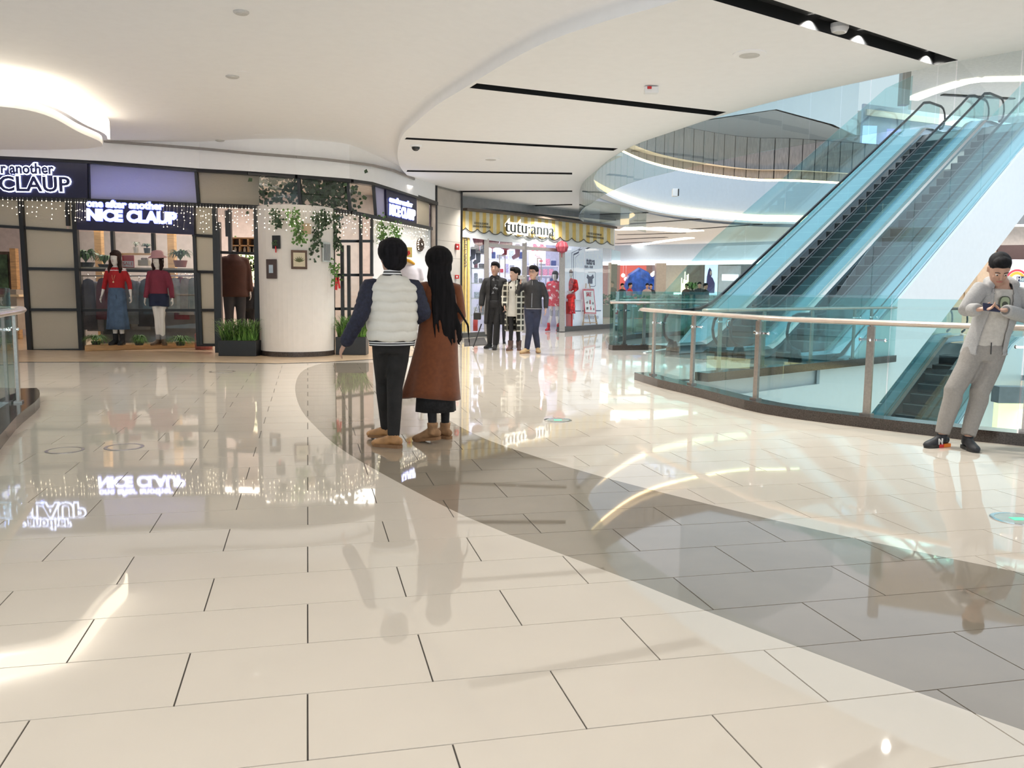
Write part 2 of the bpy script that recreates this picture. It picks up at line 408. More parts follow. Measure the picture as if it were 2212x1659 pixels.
# floor inserts
def insert(px, py, r, label, green):
    p = onz(px, py); t = thing('floor_marker_light' if green else 'floor_cover_plate', label, 'floor light' if green else 'floor cover', p)
    MB().lathe([(r, 0), (r, .004), (r*.84, .0045), (r*.84, .001)], p, 28).build('ring', CHROME if green else STEEL, t)
    MB().lathe([(r*.83, .001), (r*.83, .0035)], p, 28).build('disc', mat('marker_glass', (.45, .52, .48), .1) if green else TILE, t)
    if green: MB().box(p+Vector((0, 0, .0045)), (r*.55, r*.4, .002)).build('arrow', emis('marker_green', (.1, .75, .4), .9), t)
insert(1205, 908, .15, 'round green floor marker light in front of the striped shop', 1)
insert(2200, 1122, .16, 'round green floor marker light at the right edge of the floor', 1)
insert(140, 973, .15, 'round floor cover plate nearest the left glass railing', 0)
insert(268, 966, .16, 'round floor cover plate to the right of another beside the left railing', 0)
insert(480, 803, .2, 'small round floor cover plate near the clothing shop planter', 0)
# lower level
low = MB(); low.add([(-18, -4, -5.5), (40, -4, -5.5), (40, 62, -5.5), (-18, 62, -5.5)], [(0, 1, 2, 3)]); struct(low.build('floor_lower', mat('lower_floor', (.62, .58, .52), .12), local=True))
slab = MB(); slab.wall(void0+[void0[0]], -.75, -.012, -.12); slab.wall(lv, -.75, -.012, .12); struct(slab.build('trim_floor_edge', WHITE2, local=True))
lc = MB(); fl2 = [(p.x, p.y, -.9) for p in flat]; lc.add(fl2, tri); struct(lc.build('ceiling_lower', WHITE, local=True))
lw = MB(); lw.wall([(-18, 40, 0), (34, 40, 0)], -5.5, -.9, .2); lw.wall([(30, 40, 0), (30, -4, 0)], -5.5, -.9, .2); struct(lw.build('wall_lower', mat('lower_wall', (.72, .60, .42), .5), local=True))
ls = MB()
for k in range(7): ls.box((26+k*.0, 8+k*4, -1.6), (.1, 2.6, .5))
struct(ls.build('trim_lower_lights', GLOWW, local=True))
area('lower_hall_light', (16, 14, -1.1), 10, 1400, (1, .9, .75))
# ---------------------------------------------------------------- ceilings
rim_px = [(1467, 0), (1320, 42), (1182, 90), (1085, 140), (1012, 185), (942, 228), (894, 268), (869, 293), (859, 325), (861, 350), (871, 370), (898, 393), (938, 414), (962, 427), (990, 440)]
rim = resample([Vector((13, 1.0, ZR)), Vector((8.4, 2.2, ZR)), Vector((5.2, 3.9, ZR)), Vector((2.9, 5.7, ZR))]+[onz(*p, ZR) for p in rim_px]+[onz(1120, 462, ZR), onz(1180, 467, ZR)], .25)
cv_px = [(2210, 108), (2028, 142), (1883, 172), (1693, 214), (1555, 251), (1445, 287), (1372, 313), (1319, 343), (1282, 374), (1262, 392), (1254, 408), (1253, 420), (1262, 430)]
cvn = [onz(*p, ZR) for p in cv_px]
ring_px = [(1345, 338), (1310, 354), (1290, 371), (1282, 389), (1286, 402), (1297, 414), (1341, 436), (1416, 458), (1504, 471), (1635, 482), (1737, 484)]
ringp = [onz(*p, ZR) for p in ring_px]
cvnr = resample([Vector((13, 5.2, ZR)), Vector((8.3, 6.4, ZR))]+cvn, .35)
farv = resample([cvnr[-1]]+[onz(x, y+7, ZR) for x, y in ring_px[6:]]+[Vector((16.3, 34.6, ZR))], .8)
voidc = cvnr+farv[1:]+[Vector((20, 35, ZR)), Vector((24, 28, ZR)), Vector((24, 14, ZR)), Vector((19, 7, ZR))]
def onR(*ps): return [onz(x, y, ZR) for x, y in ps]
slots = [[(1539, 0), (2017, 140), (2070, 130), (1671, 0)], [(1014, 190), (1545, 250), (1569, 242), (1030, 180)], [(874, 301), (1325, 325.5), (1335, 320.5), (878, 297)],
         [(878, 371), (1236, 377), (1236, 373), (880, 367.5)], [(950, 415.5), (1236, 414.5), (1236, 411.5), (950, 412.2)], [(1056, 448), (1236, 443.4), (1236, 440.6), (1056, 445.2)]]
SL = []
for q in slots:
    P = onR(*q)
    if q[0] == (1539, 0):
        d0 = (P[0]-P[1]); d0.normalize(); P[0] = P[0]+d0*.15; P[3] = P[3]+d0*.15
    SL.append(P)
S_in = Matrix.Identity(3)
rimc = list(rim)
outl = [Vector((p.x, p.y, 0)) for p in rimc]+[Vector((-1.9, 36, 0)), Vector((-1.9, 62, 0)), Vector((34, 62, 0)), Vector((34, 1.0, 0))]
tp = [outl, [Vector((p.x, p.y, 0)) for p in voidc]]+[[Vector((p.x, p.y, 0)) for p in q] for q in SL]
tri = tessellate_polygon(tp); fl = [p for l in tp for p in l]
cr = MB(); cr.add([(p.x, p.y, ZR) for p in fl], tri); ceil_r = struct(cr.build('ceiling_right', WHITE, local=True))
for P in SL:
    s_ = MB(); n = 4
    vs = [(p.x, p.y, ZR) for p in P]+[(p.x, p.y, ZR+.11) for p in P]
    s_.add(vs, [(0, 1, 5, 4), (1, 2, 6, 5), (2, 3, 7, 6), (3, 0, 4, 7), (4, 5, 6, 7)])
    s_.build('light_slot', SLOT, ceil_r, local=True)
fs_ = MB()
for a, b, w in [((1255, 464), (1399, 459), .16), ((1352, 484), (1512, 473), .18), ((1492, 495), (1644, 484), .2), ((1335, 507), (1480, 503), .2), ((1335, 517), (1440, 512), .25), ((1187, 467.5), (1245, 465.5), .12), ((1330, 526), (1420, 522), .3)]:
    fs_.beam(onz(*a, ZR)-Vector((0, 0, .005)), onz(*b, ZR)-Vector((0, 0, .005)), w, .02)
fs_.build('far_light_slots', SLOT, ceil_r, local=True)
# rim with the coved shoulder up to the left ceiling
rm = MB(); prof = [(0, ZR), (0, ZR+.12), (.10, ZR+.155), (.28, ZR+.2), (.5, ZR+.255), (.8, ZR+.31), (1.15, ZL-.005), (1.5, ZL+.004)]
rows = []
T = [];
for (o_, z) in prof: rows.append([Vector((p.x, p.y, z)) for p in offs([Vector((q.x, q.y, 0)) for q in rim], o_*(1))])
side_ok = rows[-1][10]
vs = [p for r in rows for p in r]; n = len(rim); fs = [(r*n+i, r*n+i+1, (r+1)*n+i+1, (r+1)*n+i) for r in range(len(rows)-1) for i in range(n-1)]
rm.add(vs, fs); rmo = struct(rm.build('trim_ceiling_rim', WHITE, smooth=True, local=True))
lcp = [(-20, -4, ZL), (12.4, -4, ZL)]+[(p.x, p.y, ZL) for p in offs([Vector((q.x, q.y, 0)) for q in rim], 1.4)[::2]]+[(-3.2, 27, ZL), (-20, 27, ZL)]
lc2 = MB(); lc2.add(lcp, tessellate_polygon([[Vector(p) for p in lcp]])); ceil_l = struct(lc2.build('ceiling_left', WHITE, local=True))
# left oval drop with lit cove
dz = 3.72
op = resample([onz(-500, 150, dz), onz(-260, 190, dz), onz(-100, 219, dz), onz(0, 230, dz), onz(60, 238, dz), onz(115, 255, dz), onz(170, 285, dz), onz(215, 305, dz), onz(222, 316, dz)], .15)
bk = [onz(190, 321, dz), onz(100, 324, dz), onz(0, 323, dz), onz(-300, 318, dz), onz(-500, 310, dz)]
pl = [(p.x, p.y) for p in op+bk]
dr = MB(); dr.prism(pl, dz, dz+.12); struct(dr.build('ceiling_drop_left', WHITE, local=True))
cov = MB(); cov.wall([(p.x, p.y, 0) for p in offs(op, -.12 if offs(op, .12)[5].y > op[5].y else .12)], dz+.125, dz+.40, .04); struct(cov.build('trim_cove_light_left', emis('cove_white', (1, .88, .70), 4), local=True))
# ---------------------------------------------------------------- level 1 slab, ring and parapet
ring = resample(ringp+[Vector((16.5, 34, ZR))], .4)
inn = offs(ring, .3)
sgn = 1
lip = MB(); lip.wall(ring, ZR+.006, ZR+.066, .32); lipo = struct(lip.build('trim_ring_lip', WHITE, local=True))
ringf = [p for p in ring if p.y > 19.3]; fas = MB(); fo = offs(ringf, .33); tops = []
fas.wall([(p.x, p.y, 0) for p in fo], ZR+.03, 5.42, .12); faso = struct(fas.build('wall_ring_fascia', FASC, local=True))
lt = MB(); lt.wall([(p.x, p.y, 0) for p in offs(ring, .22)], ZR+.065, ZR+.33, .09); struct(lt.build('trim_ring_light', emis('ring_glow', (1, .74, .42), 3.6), local=True))
upl = [at(1392, 337, 27), at(1438, 354, 29), at(1473, 365, 30.5), at(1556, 383, 31.5), at(1662, 394, 32.5), at(1807, 404, 33.5), at(2000, 410, 34)]
upl = [Vector((p.x, p.y, 5.46)) for p in offs(ringf, .36)]
up = MB(); up.wall([(p.x, p.y, 0) for p in upl], 5.42, 5.5, .1); struct(up.build('trim_upper_cove_light', emis('upper_glow', (1, .70, .36), 12), local=True))
pz = resample_even([Vector((p.x, p.y, 0)) for p in offs(upl, .6)]+[Vector((24, 34.9, 0))], .56)
PANEL = mat('dark_parapet_panel', (.20, .185, .18), .4, var=.2, scale=12, stretch=(8, 8, .3))
pr = MB(); pr.wall(pz, 5.0, 7.1, .08); par = struct(pr.build('wall_parapet', SLOT, local=True))
for a, b in zip(pz, pz[1:]):
    d_ = (b-a).normalized()*.02; n_ = Vector((d_.y, -d_.x, 0)).normalized()*.03
    MB().wall([a+d_+n_, b-d_+n_], 5.05, 7.08, .03).build('panel', PANEL, par, local=True)
l1 = MB(); l1.prism([tuple(sw(26.2, -7.9)[:2]), tuple(sw(26.2, -12.3)[:2]), tuple(sw(40, -12.3)[:2]), tuple(sw(40, -7.9)[:2])], 5.4, 6.0)
struct(l1.build('floor_level_one', mat('level_one_floor', (.6, .58, .55), .2), local=True))
l1b = MB(); l1b.add([(p.x, p.y+.4, 5.9) for p in upl]+[(26, 60, 5.9), (4, 60, 5.9)], [tuple(range(len(upl)+2))]); struct(l1b.build('floor_level_one_back', WHITE, local=True))
# level 2 soffit + fascia
SOF = mat('grey_soffit', (.46, .44, .42), .5, var=.06, scale=20, stretch=(.3, 3, 1)); Z2 = 9.5
so = MB(); sp = [onz(1350, 340, Z2), onz(1380, 318, Z2), onz(1500, 262, Z2), onz(1677, 236, Z2), onz(1800, 269, Z2), onz(1840, 290, Z2)]
so.add([tuple(p) for p in sp]+[(40, 60, Z2), (10, 90, Z2)], [tuple(range(len(sp)+2))]); struct(so.build('ceiling_level_one', SOF, local=True))
f2 = MB(); fp = [onz(1340, 322, Z2), onz(1500, 262, Z2), onz(1677, 236, Z2), onz(1800, 269, Z2), onz(1850, 292, Z2)]
f2.wall([(p.x, p.y, 0) for p in fp[1:]], Z2, Z2+5, .2); struct(f2.build('wall_level_two_fascia', mat('pale_blue_fascia', (.72, .80, .84), .4, var=.01), local=True))
rc = MB(); rc.add([onz(1962, 250, Z2), onz(2500, 250, Z2), onz(2500, 40, Z2), onz(1962, 90, Z2)], [(0, 1, 2, 3)]); rco = struct(rc.build('ceiling_upper_right', mat('upper_ceiling', (.70, .66, .62), .6), local=True))
rs = MB(); rp = [onz(x, y, Z2-.03) for x, y in [(1967, 216), (2000, 203), (2040, 190), (2080, 178), (2120, 172), (2230, 170), (2400, 171)]]
for a, b in zip(rp, rp[1:]): rs.beam(a, b, .7, .03)
struct(rs.build('trim_upper_strip_light', GLOWN, local=True))
sb = MB(); sb.beam(onz(2035, 205, Z2-.03), onz(2190, 214, Z2-.03), .22, .03); sb.build('light_slot', SLOT, rco, local=True)
pw_ = MB(); pw_.box(at(1957, 135, 32), (.3, .3, 3.0)); struct(pw_.build('trim_upper_post', STEEL, local=True))
# shop glow at the top of the escalators
us = thing('upper_shopfront', 'bluish white lit shopfront at the head of the escalators', 'shop', at(1960, 330, 38))
m_ = MB(); a, b = at(1860, 330, 36), at(2200, 330, 40); m_.wall([a, b], 6.0, 9.0, .1); m_.build('backdrop', mat('cool_shop_wall', (.45, .52, .62), .4), us)
for k in range(6):
    p = at(1880+k*52, 262, 35.6+k*.6); MB().box((p.x, p.y, 7.4), (.55, .06, 1.3)).build('lit_panel', emis('cool_panel', (.55, .72, 1), 1.6) if k % 2 == 0 else emis('violet_panel', (.55, .5, 1), 1.1), us)
MB().beam((a.x, a.y-.3, 8.6), (b.x, b.y-.3, 8.6), .1, .25).build('fascia', STEEL, us)
MB().beam((a.x, a.y-.8, 7.0), (b.x, b.y-.8, 7.0), .06, .05).build('handrail', BLACK, us)
# smoke curtain of glass around the void
sc_ = thing('glass_smoke_curtain', 'clear glass smoke curtain hanging from the ceiling edge around the atrium', 'glass screen', (cvnr[20].x, cvnr[20].y, ZR-.62))
cp = resample([p for p in cvnr if p.x < 9]+farv[1:6], 1.3)
for k, (a, b) in enumerate(zip(cp, cp[1:])):
    d_ = (b-a); d_.z = 0; d_ = d_.normalized()*.006
    MB().wall([a+d_, b-d_], ZR-.62, ZR-.004, .012).build('glass_panel', GLC, sc_)
# ---------------------------------------------------------------- walls that close the hall
wl = MB(); wl.wall([(-18, 27, 0), (-2.2, 27, 0)], 0, ZL, .2); struct(wl.build('wall_left_back', WHITE, local=True))
wl = MB(); wl.wall([(-18, -4, 0), (-18, 27, 0)], 0, ZL, .2); struct(wl.build('wall_left', WHITE, local=True))
wl = MB(); wl.wall([(40, 62, 0), (-2, 62, 0)], 0, 14, -.2); struct(wl.build('wall_far', mat('far_wall', (.6, .58, .56), .6), local=True))
# ---------------------------------------------------------------- ceiling fittings
def downlight(px, py, z, label, group, r=.06, power=55, on=True):
    power *= 3.8
    p = onz(px, py, z); t = thing('downlight', label, 'ceiling light', p-Vector((0, 0, .02)), group)
    MB().lathe([(r*1.25, -.004), (r*1.25, .004), (r, .004), (r, -.002)], p, 18).build('ring', CHROME if z < 4 else WHITE, t)
    MB().lathe([(r*.95, -.001), (r*.95, .002)], p, 18).build('lens', LAMP, t)
    if on: spot(p-Vector((0, 0, .04)), power)
G1 = 'recessed downlights in the black ceiling slots'
for x, y in [(1757, 36), (1863, 69), (2008, 114)]: downlight(x, y, ZR+.1, 'recessed downlight in the widest black ceiling slot at top right', G1+', nearest slot', .055, 90)
for x, y in [(1222, 213), (1335, 227)]: downlight(x, y, ZR+.02, 'recessed downlight in the second black ceiling slot', G1+', second slot', .05, 90)
for x, y in [(1050, 309), (1146, 315)]: downlight(x, y, ZR+.02, 'recessed downlight in the third black ceiling slot', G1+', third slot', .05, 90)
for x, y in [(1017, 372), (1096, 373.5), (1062, 413), (1127, 412.5), (1150, 444), (1206, 442.6)]: downlight(x, y, ZR+.02, 'small recessed downlight in a distant black ceiling slot', G1+', far slots', .06, 90)
downlight(525, 157, ZL, 'round recessed downlight in the left ceiling, larger', None, .08, 90)
downlight(561, 291, ZL, 'small downlight in the left ceiling near the clothing shop', None, .08, 90, False)
def disc(px, py, z, r, name, label, cat, m, h=.02):
    p = onz(px, py, z); t = thing(name, label, cat, p-Vector((0, 0, h)))
    MB().lathe([(r*.8, -h), (r, -h*.5), (r, 0)], p, 24).build('body', m, t)
    MB().lathe([(r*.62, -h-.003), (r*.62, -h)], p, 24).build('grille', mat('grey_grille', (.55, .54, .52), .6), t)
disc(1619, 116, ZR, .17, 'ceiling_speaker', 'round white speaker grille in the right ceiling between the two nearest slots', 'speaker', WHITE)
disc(1060, 343, ZR, .17, 'ceiling_speaker', 'round white speaker grille between the third and fourth ceiling slots', 'speaker', WHITE)
disc(521, 25, ZL, .08, 'ceiling_sensor', 'small round sensor in the left ceiling at the top of the picture', 'sensor', mat('grey_grille', (.55, .54, .52), .6), .025)
disc(502, 165, ZL, .09, 'ceiling_sensor', 'grey round sensor beside the larger left ceiling downlight', 'sensor', mat('grey_grille', (.55, .54, .52), .6), .02)
disc(475, 303, ZL, .09, 'ceiling_sensor', 'tiny round sensor in the left ceiling close to the shop bulkhead', 'sensor', mat('grey_grille', (.55, .54, .52), .6), .02)
disc(1813, 52, ZR+.1, .09, 'smoke_detector', 'cream smoke detector inside the nearest black ceiling slot', 'smoke detector', WHITE, .08)
def dome(px, py, z, label, r=.1):
    p = onz(px, py, z); t = thing('dome_camera', label, 'camera', p-Vector((0, 0, r)))
    MB().lathe([(r, -.03), (r*1.1, 0)], p, 20).build('housing', WHITE, t)
    MB().ell(p-Vector((0, 0, .03)), (r*.75, r*.75, r*.7), 14).build('dome', mat('smoked_dome', (.02, .02, .02), .1), t, smooth=True)
dome(898, 314, ZR, 'white dome security camera on the right ceiling beside the third slot')
dome(770, 346, ZL-.12, 'small dark dome security camera at the shop bulkhead', .09)
p = onz(1407, 186, ZR); t = thing('emergency_detector', 'clear boxy emergency lamp with red mark on the right ceiling', 'emergency lamp', p-Vector((0, 0, .1)))
MB().box(p-Vector((0, 0, .05)), (.17, .1, .08)).build('body', WHITE2, t, bevel=.01); MB().box(p-Vector((.03, .056, .03)), (.05, .01, .03)).build('label_plate', RED, t)
p = at(1458, 416, 25.6); t = thing('wall_sensor', 'small grey box sensor on the white ring fascia', 'sensor', p-Vector((0, 0, .15)))
MB().box(p, (.16, .14, .22)).build('body', WHITE2, t, bevel=.01); MB().box(p+Vector((.09, -.02, 0)), (.03, .13, .2)).build('plate', BLACK, t)
# ================================================================== RAILINGS
def railing(name, label, line, posts_at, closed=False, inset=.12, side=1, hz=1.08, curb_mat=None, over=0.0, glass_top=1.33):
    """line: outer bottom edge of the curb; side=+1 when the void lies to the left of travel"""
    t = thing(name, label, 'railing', line[0])
    mb = MB(); mb.wall(line, -.02, .115, .25*side); mb.build('curb', GRAN, t)
    ctr = offs(line, .15*side); gln = offs(line, .21*side)
    hl = [Vector((p.x, p.y, hz)) for p in ctr]
    if over: d0 = (hl[0]-hl[1]).normalized(); hl = [hl[0]+d0*over]+hl
    MB().loft(hl, (.03, .062), side=(0, 0, 1), n=12).build('handrail', RAILM, t, smooth=True)
    gs = resample_len(gln, 1.22)
    for a, b in zip(gs, gs[1:]):
        d = (b-a).normalized()*.008; MB().wall([a+d, b-d], .10, glass_top, .014).build('glass_panel', GL, t)
    for p in posts_at:
        k = min(range(len(ctr)-1), key=lambda i: (ctr[i]-Vector((p.x, p.y, ctr[i].z))).length)
        q = ctr[k]; u = (ctr[k+1]-ctr[k]).normalized(); a = math.atan2(u.y, u.x); nrm = Vector((-u.y, u.x, 0))*side
        mb = MB(); mb.box((q.x, q.y, .575), (.075, .03, .93), a); mb.box((q.x, q.y, .125), (.12, .08, .02), a)
        mb.beam((q.x, q.y, 1.04), (q.x, q.y, hz-.02), .03, .03)
        pst = mb.build('post', STEEL, t)
        c = MB(); z = .90
        for s_ in (-1, 1):
            e = Vector((q.x, q.y, z))+u*s_*.0
        c.beam(Vector((q.x, q.y, z))-u*.13+nrm*.03, Vector((q.x, q.y, z))+u*.13+nrm*.03, .016, .022)
        for s_ in (-1, 1):
            c.ell(Vector((q.x, q.y, z))+u*s_*.13+nrm*.045, .02, 8, k=5)
        c.ell(Vector((q.x, q.y, z))-nrm*.02, .022, 8, k=5)
        c.build('glass_clamp', CHROME, pst)
    return t
def resample_len(L, step):
    out = [L[0]]; acc = 0
    for a, b in zip(L, L[1:]):
        d = (b-a).length
        while acc+d >= step:
            t = (step-acc)/d; a = a+(b-a)*t; out.append(a); d = (b-a).length; acc = 0
        acc += d
    if (out[-1]-L[-1]).length > .2: out.append(L[-1])
    return out
railing('glass_railing', 'curved glass railing with champagne handrail along the near atrium edge', near, [onz(x, y, .11) for x, y in [(1399, 812), (1490, 832), (1641, 859), (1866, 892), (2182, 940)]]+[Vector((6.2, 7.0, 0)), Vector((7.8, 6.5, 0))], side=1, over=.12)
railing('glass_railing', 'curved glass railing at the left edge of the picture', lv, [onz(58, 870, .11), onz(-8, 978, .11), Vector((-6.9, 10.4, 0)), Vector((-8.2, 10.5, 0))], side=-1)
pe = resample([sw(11.0, -8.12), sw(17.4, -8.12)], .6)
railing('glass_railing', 'short glass railing in front of the escalator landing', pe, [sw(x, -8.1) for x in (11.6, 12.9, 14.2, 15.4, 16.6)], side=-1)
fr = resample([Vector((2.28, 19.5, 0)), Vector((3.1, 19.75, 0)), Vector((4.2, 20.3, 0)), sw(17.3, -12.35)], .4)
railing('glass_railing', 'distant glass railing behind the escalator foot beside the striped shop', fr, [onz(1328, 741, .1), onz(1343, 742, .1), onz(1391, 744, .1), Vector((4.2, 20.3, 0))], side=1)
bk2 = resample([Vector((p.x, p.y, 0)) for p in back], .8)
railing('glass_railing', 'farthest glass railing on the far side of the atrium', bk2, [bk2[i] for i in (1, 3, 5, 7, 9, 11)], side=-1)
# ================================================================== ESCALATORS
TREAD = mat('escalator_tread', (.05, .055, .06), .4, metal=.6)
BLUEW = mat('skirt_panel', (.62, .76, .84), .18, metal=.35, var=.01)
CLAD = mat('escalator_cladding', (.84, .90, .93), .3, var=.008)
TR = math.tan(math.radians(30))
def zline(s, s0, rise): return max(0, min(rise, (s-s0)*TR))
def hp(s0, rise, z0):
    s1 = s0+rise/TR; P = []
    for k in range(7):
        a = -PI/2-PI*k/6; P.append((s0-1.15+.33*math.cos(a), .62+.33*math.sin(a)))
    P += [(s0-.7, .95), (s0-.25, .98), (s0+.15, 1.09), (s0+.6, .97+.6*TR)]
    P += [(s1-.7, rise-.7*TR+.97), (s1-.2, rise+.88), (s1+.2, rise+.95), (s1+1.0, rise+.95)]
    for k in range(1, 7):
        a = PI/2-PI*k/6; P.append((s1+1.0+.33*math.cos(a), rise+.62+.33*math.sin(a)))
    return [(s, z+z0) for s, z in P]
def escalator(label, s0, w0, rise, z0):
    s1 = s0+rise/TR; W2 = .62
    t = thing('escalator', label, 'escalator', sw(s0-1, w0, z0), 'escalators crossing the atrium' if 0 else None)
    H = hp(s0, rise, z0)
    for sd in (-1, 1):
        w = w0+sd*W2
        MB().loft([sw(s, w, z) for s, z in H], (.022, .04), side=sw(0, 1)-sw(0, 0), n=8).xf(Matrix.Identity(4)).build('handrail', RUBBER, t, smooth=True)
        # glass balustrade panels
        cuts = [s0-.9, s0+.2]+[s0+.2+(s1-s0-.2)*k/7 for k in range(1, 8)]+[s1+.9]
        for a, b in zip(cuts, cuts[1:]):
            a += .01; b -= .01; m = MB()
            za, zb = zline(a, s0, rise)+z0, zline(b, s0, rise)+z0
            m.poly3([sw(a, w, za+.2), sw(b, w, zb+.2), sw(b, w, zb+.92), sw(a, w, za+.92)], .012, EWN)
            m.build('glass_panel', GLE, t)
        m = MB(); S = [s0-1.2, s0-.05, s0+.25, s1-.1, s1+.3, s1+1.2]
        zz = [.0, .0, .12, rise-.05, rise, rise]
        lo = [sw(s, w+sd*.05, z+z0+.02) for s, z in zip(S, zz)]; hi = [sw(s, w+sd*.05, z+z0+.24) for s, z in zip(S, zz)]
        m.poly3(lo+hi[::-1], .03, EWN*(-sd)); m.poly3([sw(s, w+sd*.19, z+z0+.245) for s, z in zip(S, zz)]+[sw(s, w-sd*.04, z+z0+.245) for s, z in zip(S, zz)][::-1], .02, (0, 0, 1)) if 0 else None
        m.build('skirt_panel', BLUEW, t)
        m = MB()
        for (sa, za), (sb, zb) in zip(list(zip(S, zz)), list(zip(S, zz))[1:]):
            for wa, wb in ((w-sd*.08, w+sd*.06),):
                m.add([sw(sa, wa, za+z0+.20), sw(sa, wb, za+z0+.25), sw(sb, wb, zb+z0+.25), sw(sb, wa, zb+z0+.20)], [(0, 1, 2, 3)])
        m.build('deck_cover', STEEL, t)
        m = MB(); p = sw(s0-1.15, w, z0); m.loft([p+Vector((0, 0, 0)), p+Vector((0, 0, .16)), p+Vector((0, 0, .30))], [(.2, .10), (.18, .09), (.1, .07)], n=10, side=(EX, EY, 0), cap=False); m.build('newel_base', RUBBER, t)
    # steps
    n = int((s1-s0)/.40); sm = None
    for k in range(n):
        s = s0+.4*(k+.5); z = z0+(k+.6)*.4*TR
        if sm is None:
            m = MB(); a = math.atan2(-EX, EY) if 0 else 0
            E_, W_ = Vector((EX, EY, 0)), Vector((EY, -EX, 0))
            c = []
            for (u, zz2) in ((-.2, -.23), (.2, -.23)): pass
            m.hexa([E_*-.2+W_*-.5+Vector((0, 0, -.26)), E_*-.2+W_*.5+Vector((0, 0, -.26)), E_*.2+W_*.5+Vector((0, 0, -.06)), E_*.2+W_*-.5+Vector((0, 0, -.06)),
                    E_*-.2+W_*-.5, E_*-.2+W_*.5, E_*.2+W_*.5, E_*.2+W_*-.5], 0)
            m.hexa([E_*-.205+W_*-.5+Vector((0, 0, -.012)), E_*-.205+W_*.5+Vector((0, 0, -.012)), E_*-.17+W_*.5+Vector((0, 0, -.012)), E_*-.17+W_*-.5+Vector((0, 0, -.012)),
                    E_*-.205+W_*-.5+Vector((0, 0, .003)), E_*-.205+W_*.5+Vector((0, 0, .003)), E_*-.17+W_*.5+Vector((0, 0, .003)), E_*-.17+W_*-.5+Vector((0, 0, .003))], 1)
            sm = m.mesh('step', [TREAD, mat('step_nosing', (.3, .3, .3), .4)])
        o = bpy.data.objects.new('step', sm); C.objects.link(o); o.parent = t; o.location = sw(s, w0, z)-Vector(t.location)
    for s, zb in ((s0-.8, z0), (s1+.8, z0+rise)):
        m = MB(); m.poly3([sw(s-.8, w0-.5, zb), sw(s-.8, w0+.5, zb), sw(s+.75, w0+.5, zb), sw(s+.75, w0-.5, zb)], .012, (0, 0, 1)); m.build('comb_plate', STEEL, t)
    return t
EWN = Vector((EY, -EX, 0))
S0, S0L = 15.8, 24.6
e1 = escalator('left escalator of the upper pair rising across the atrium', S0, -10.8, 6.0, 0)
e2 = escalator('right escalator of the upper pair rising across the atrium', S0, -9.15, 6.0, 0)
e3 = escalator('left escalator of the lower pair coming up from the floor below', S0L-5.5/TR, -10.8, 5.5, -5.5)
e4 = escalator('right escalator of the lower pair coming up from the floor below', S0L-5.5/TR, -9.15, 5.5, -5.5)
def cladding(name, label, s0, rise, z0, wA, th, guard):
    s1 = s0+rise/TR; t = thing(name, label, 'escalator side', sw(s0, wA, z0-.8 if not guard else z0-.8))
    top = [(s0-1.2, .02), (s0-.35, .06), (s0+.1, .16), (s0+.6, .24+.5*TR), (s1-.3, rise+.15-.3*TR+.1), (s1+.3, rise+.25), (s1+3, rise+.25)]
    bot = [(s1+3, rise-.6), (s1+1.4, rise-.6), (s0+1.4, -1.5+.0)]
    def bl(s): return (s-s0)*TR-1.55
    bot = [(s1+3, rise-.5), (s1+1.8, rise-.5), (s0+.4, bl(s0+.4))]
    if z0 == 0: bot += [(s0-8.0, bl(s0-8.0)), (s0-8.0, -.3), (s0-1.2, -.3)] if guard == 2 else [(s0-1.2, -.5)]
    else: bot += [(s0-2, -.2), (s0-2, 0)]
    m = MB(); P = [sw(s, wA, z+z0) for s, z in top+bot]; m.poly3(P, th, EWN); m.build('side_panel', CLAD, t)
    m = MB(); P = [sw(s, wA-th*.2, z+z0) for s, z in top]
    for a, b in zip(P, P[1:]): m.add([a, b, b-EWN*.16, a-EWN*.16], [(0, 1, 2, 3)])
    m.build('top_ledge', BLUEW, t)
    c = [s0-.9+(s1-s0+1.5)*k/7 for k in range(8)]
    for a, b in zip(c, c[1:]):
        a += .01; b -= .01; za, zb = zline(a, s0, rise)+z0, zline(b, s0, rise)+z0
        q = 1.9 if a > s0+.3 else 1.0
        m = MB(); m.poly3([sw(a, wA-.05, za+.22), sw(b, wA-.05, zb+.22), sw(b, wA-.05, zb+1.9), sw(a, wA-.05, za+(1.9 if a > s0 else 1.1))], .012, EWN); m.build('guard_glass', GLE, t)
    return t
cladding('escalator_cladding', 'white side cladding with tall glass guard on the near side of the upper escalators', S0, 6.0, 0, -8.05, .06, 2)
cladding('escalator_cladding', 'white side cladding with tall glass guard on the far side of the upper escalators', S0, 6.0, 0, -12.1, -.08, 1)
cladding('escalator_cladding', 'white side cladding on the near side of the lower escalators', S0L-5.5/TR, 5.5, -5.5, -8.05, .06, 1)
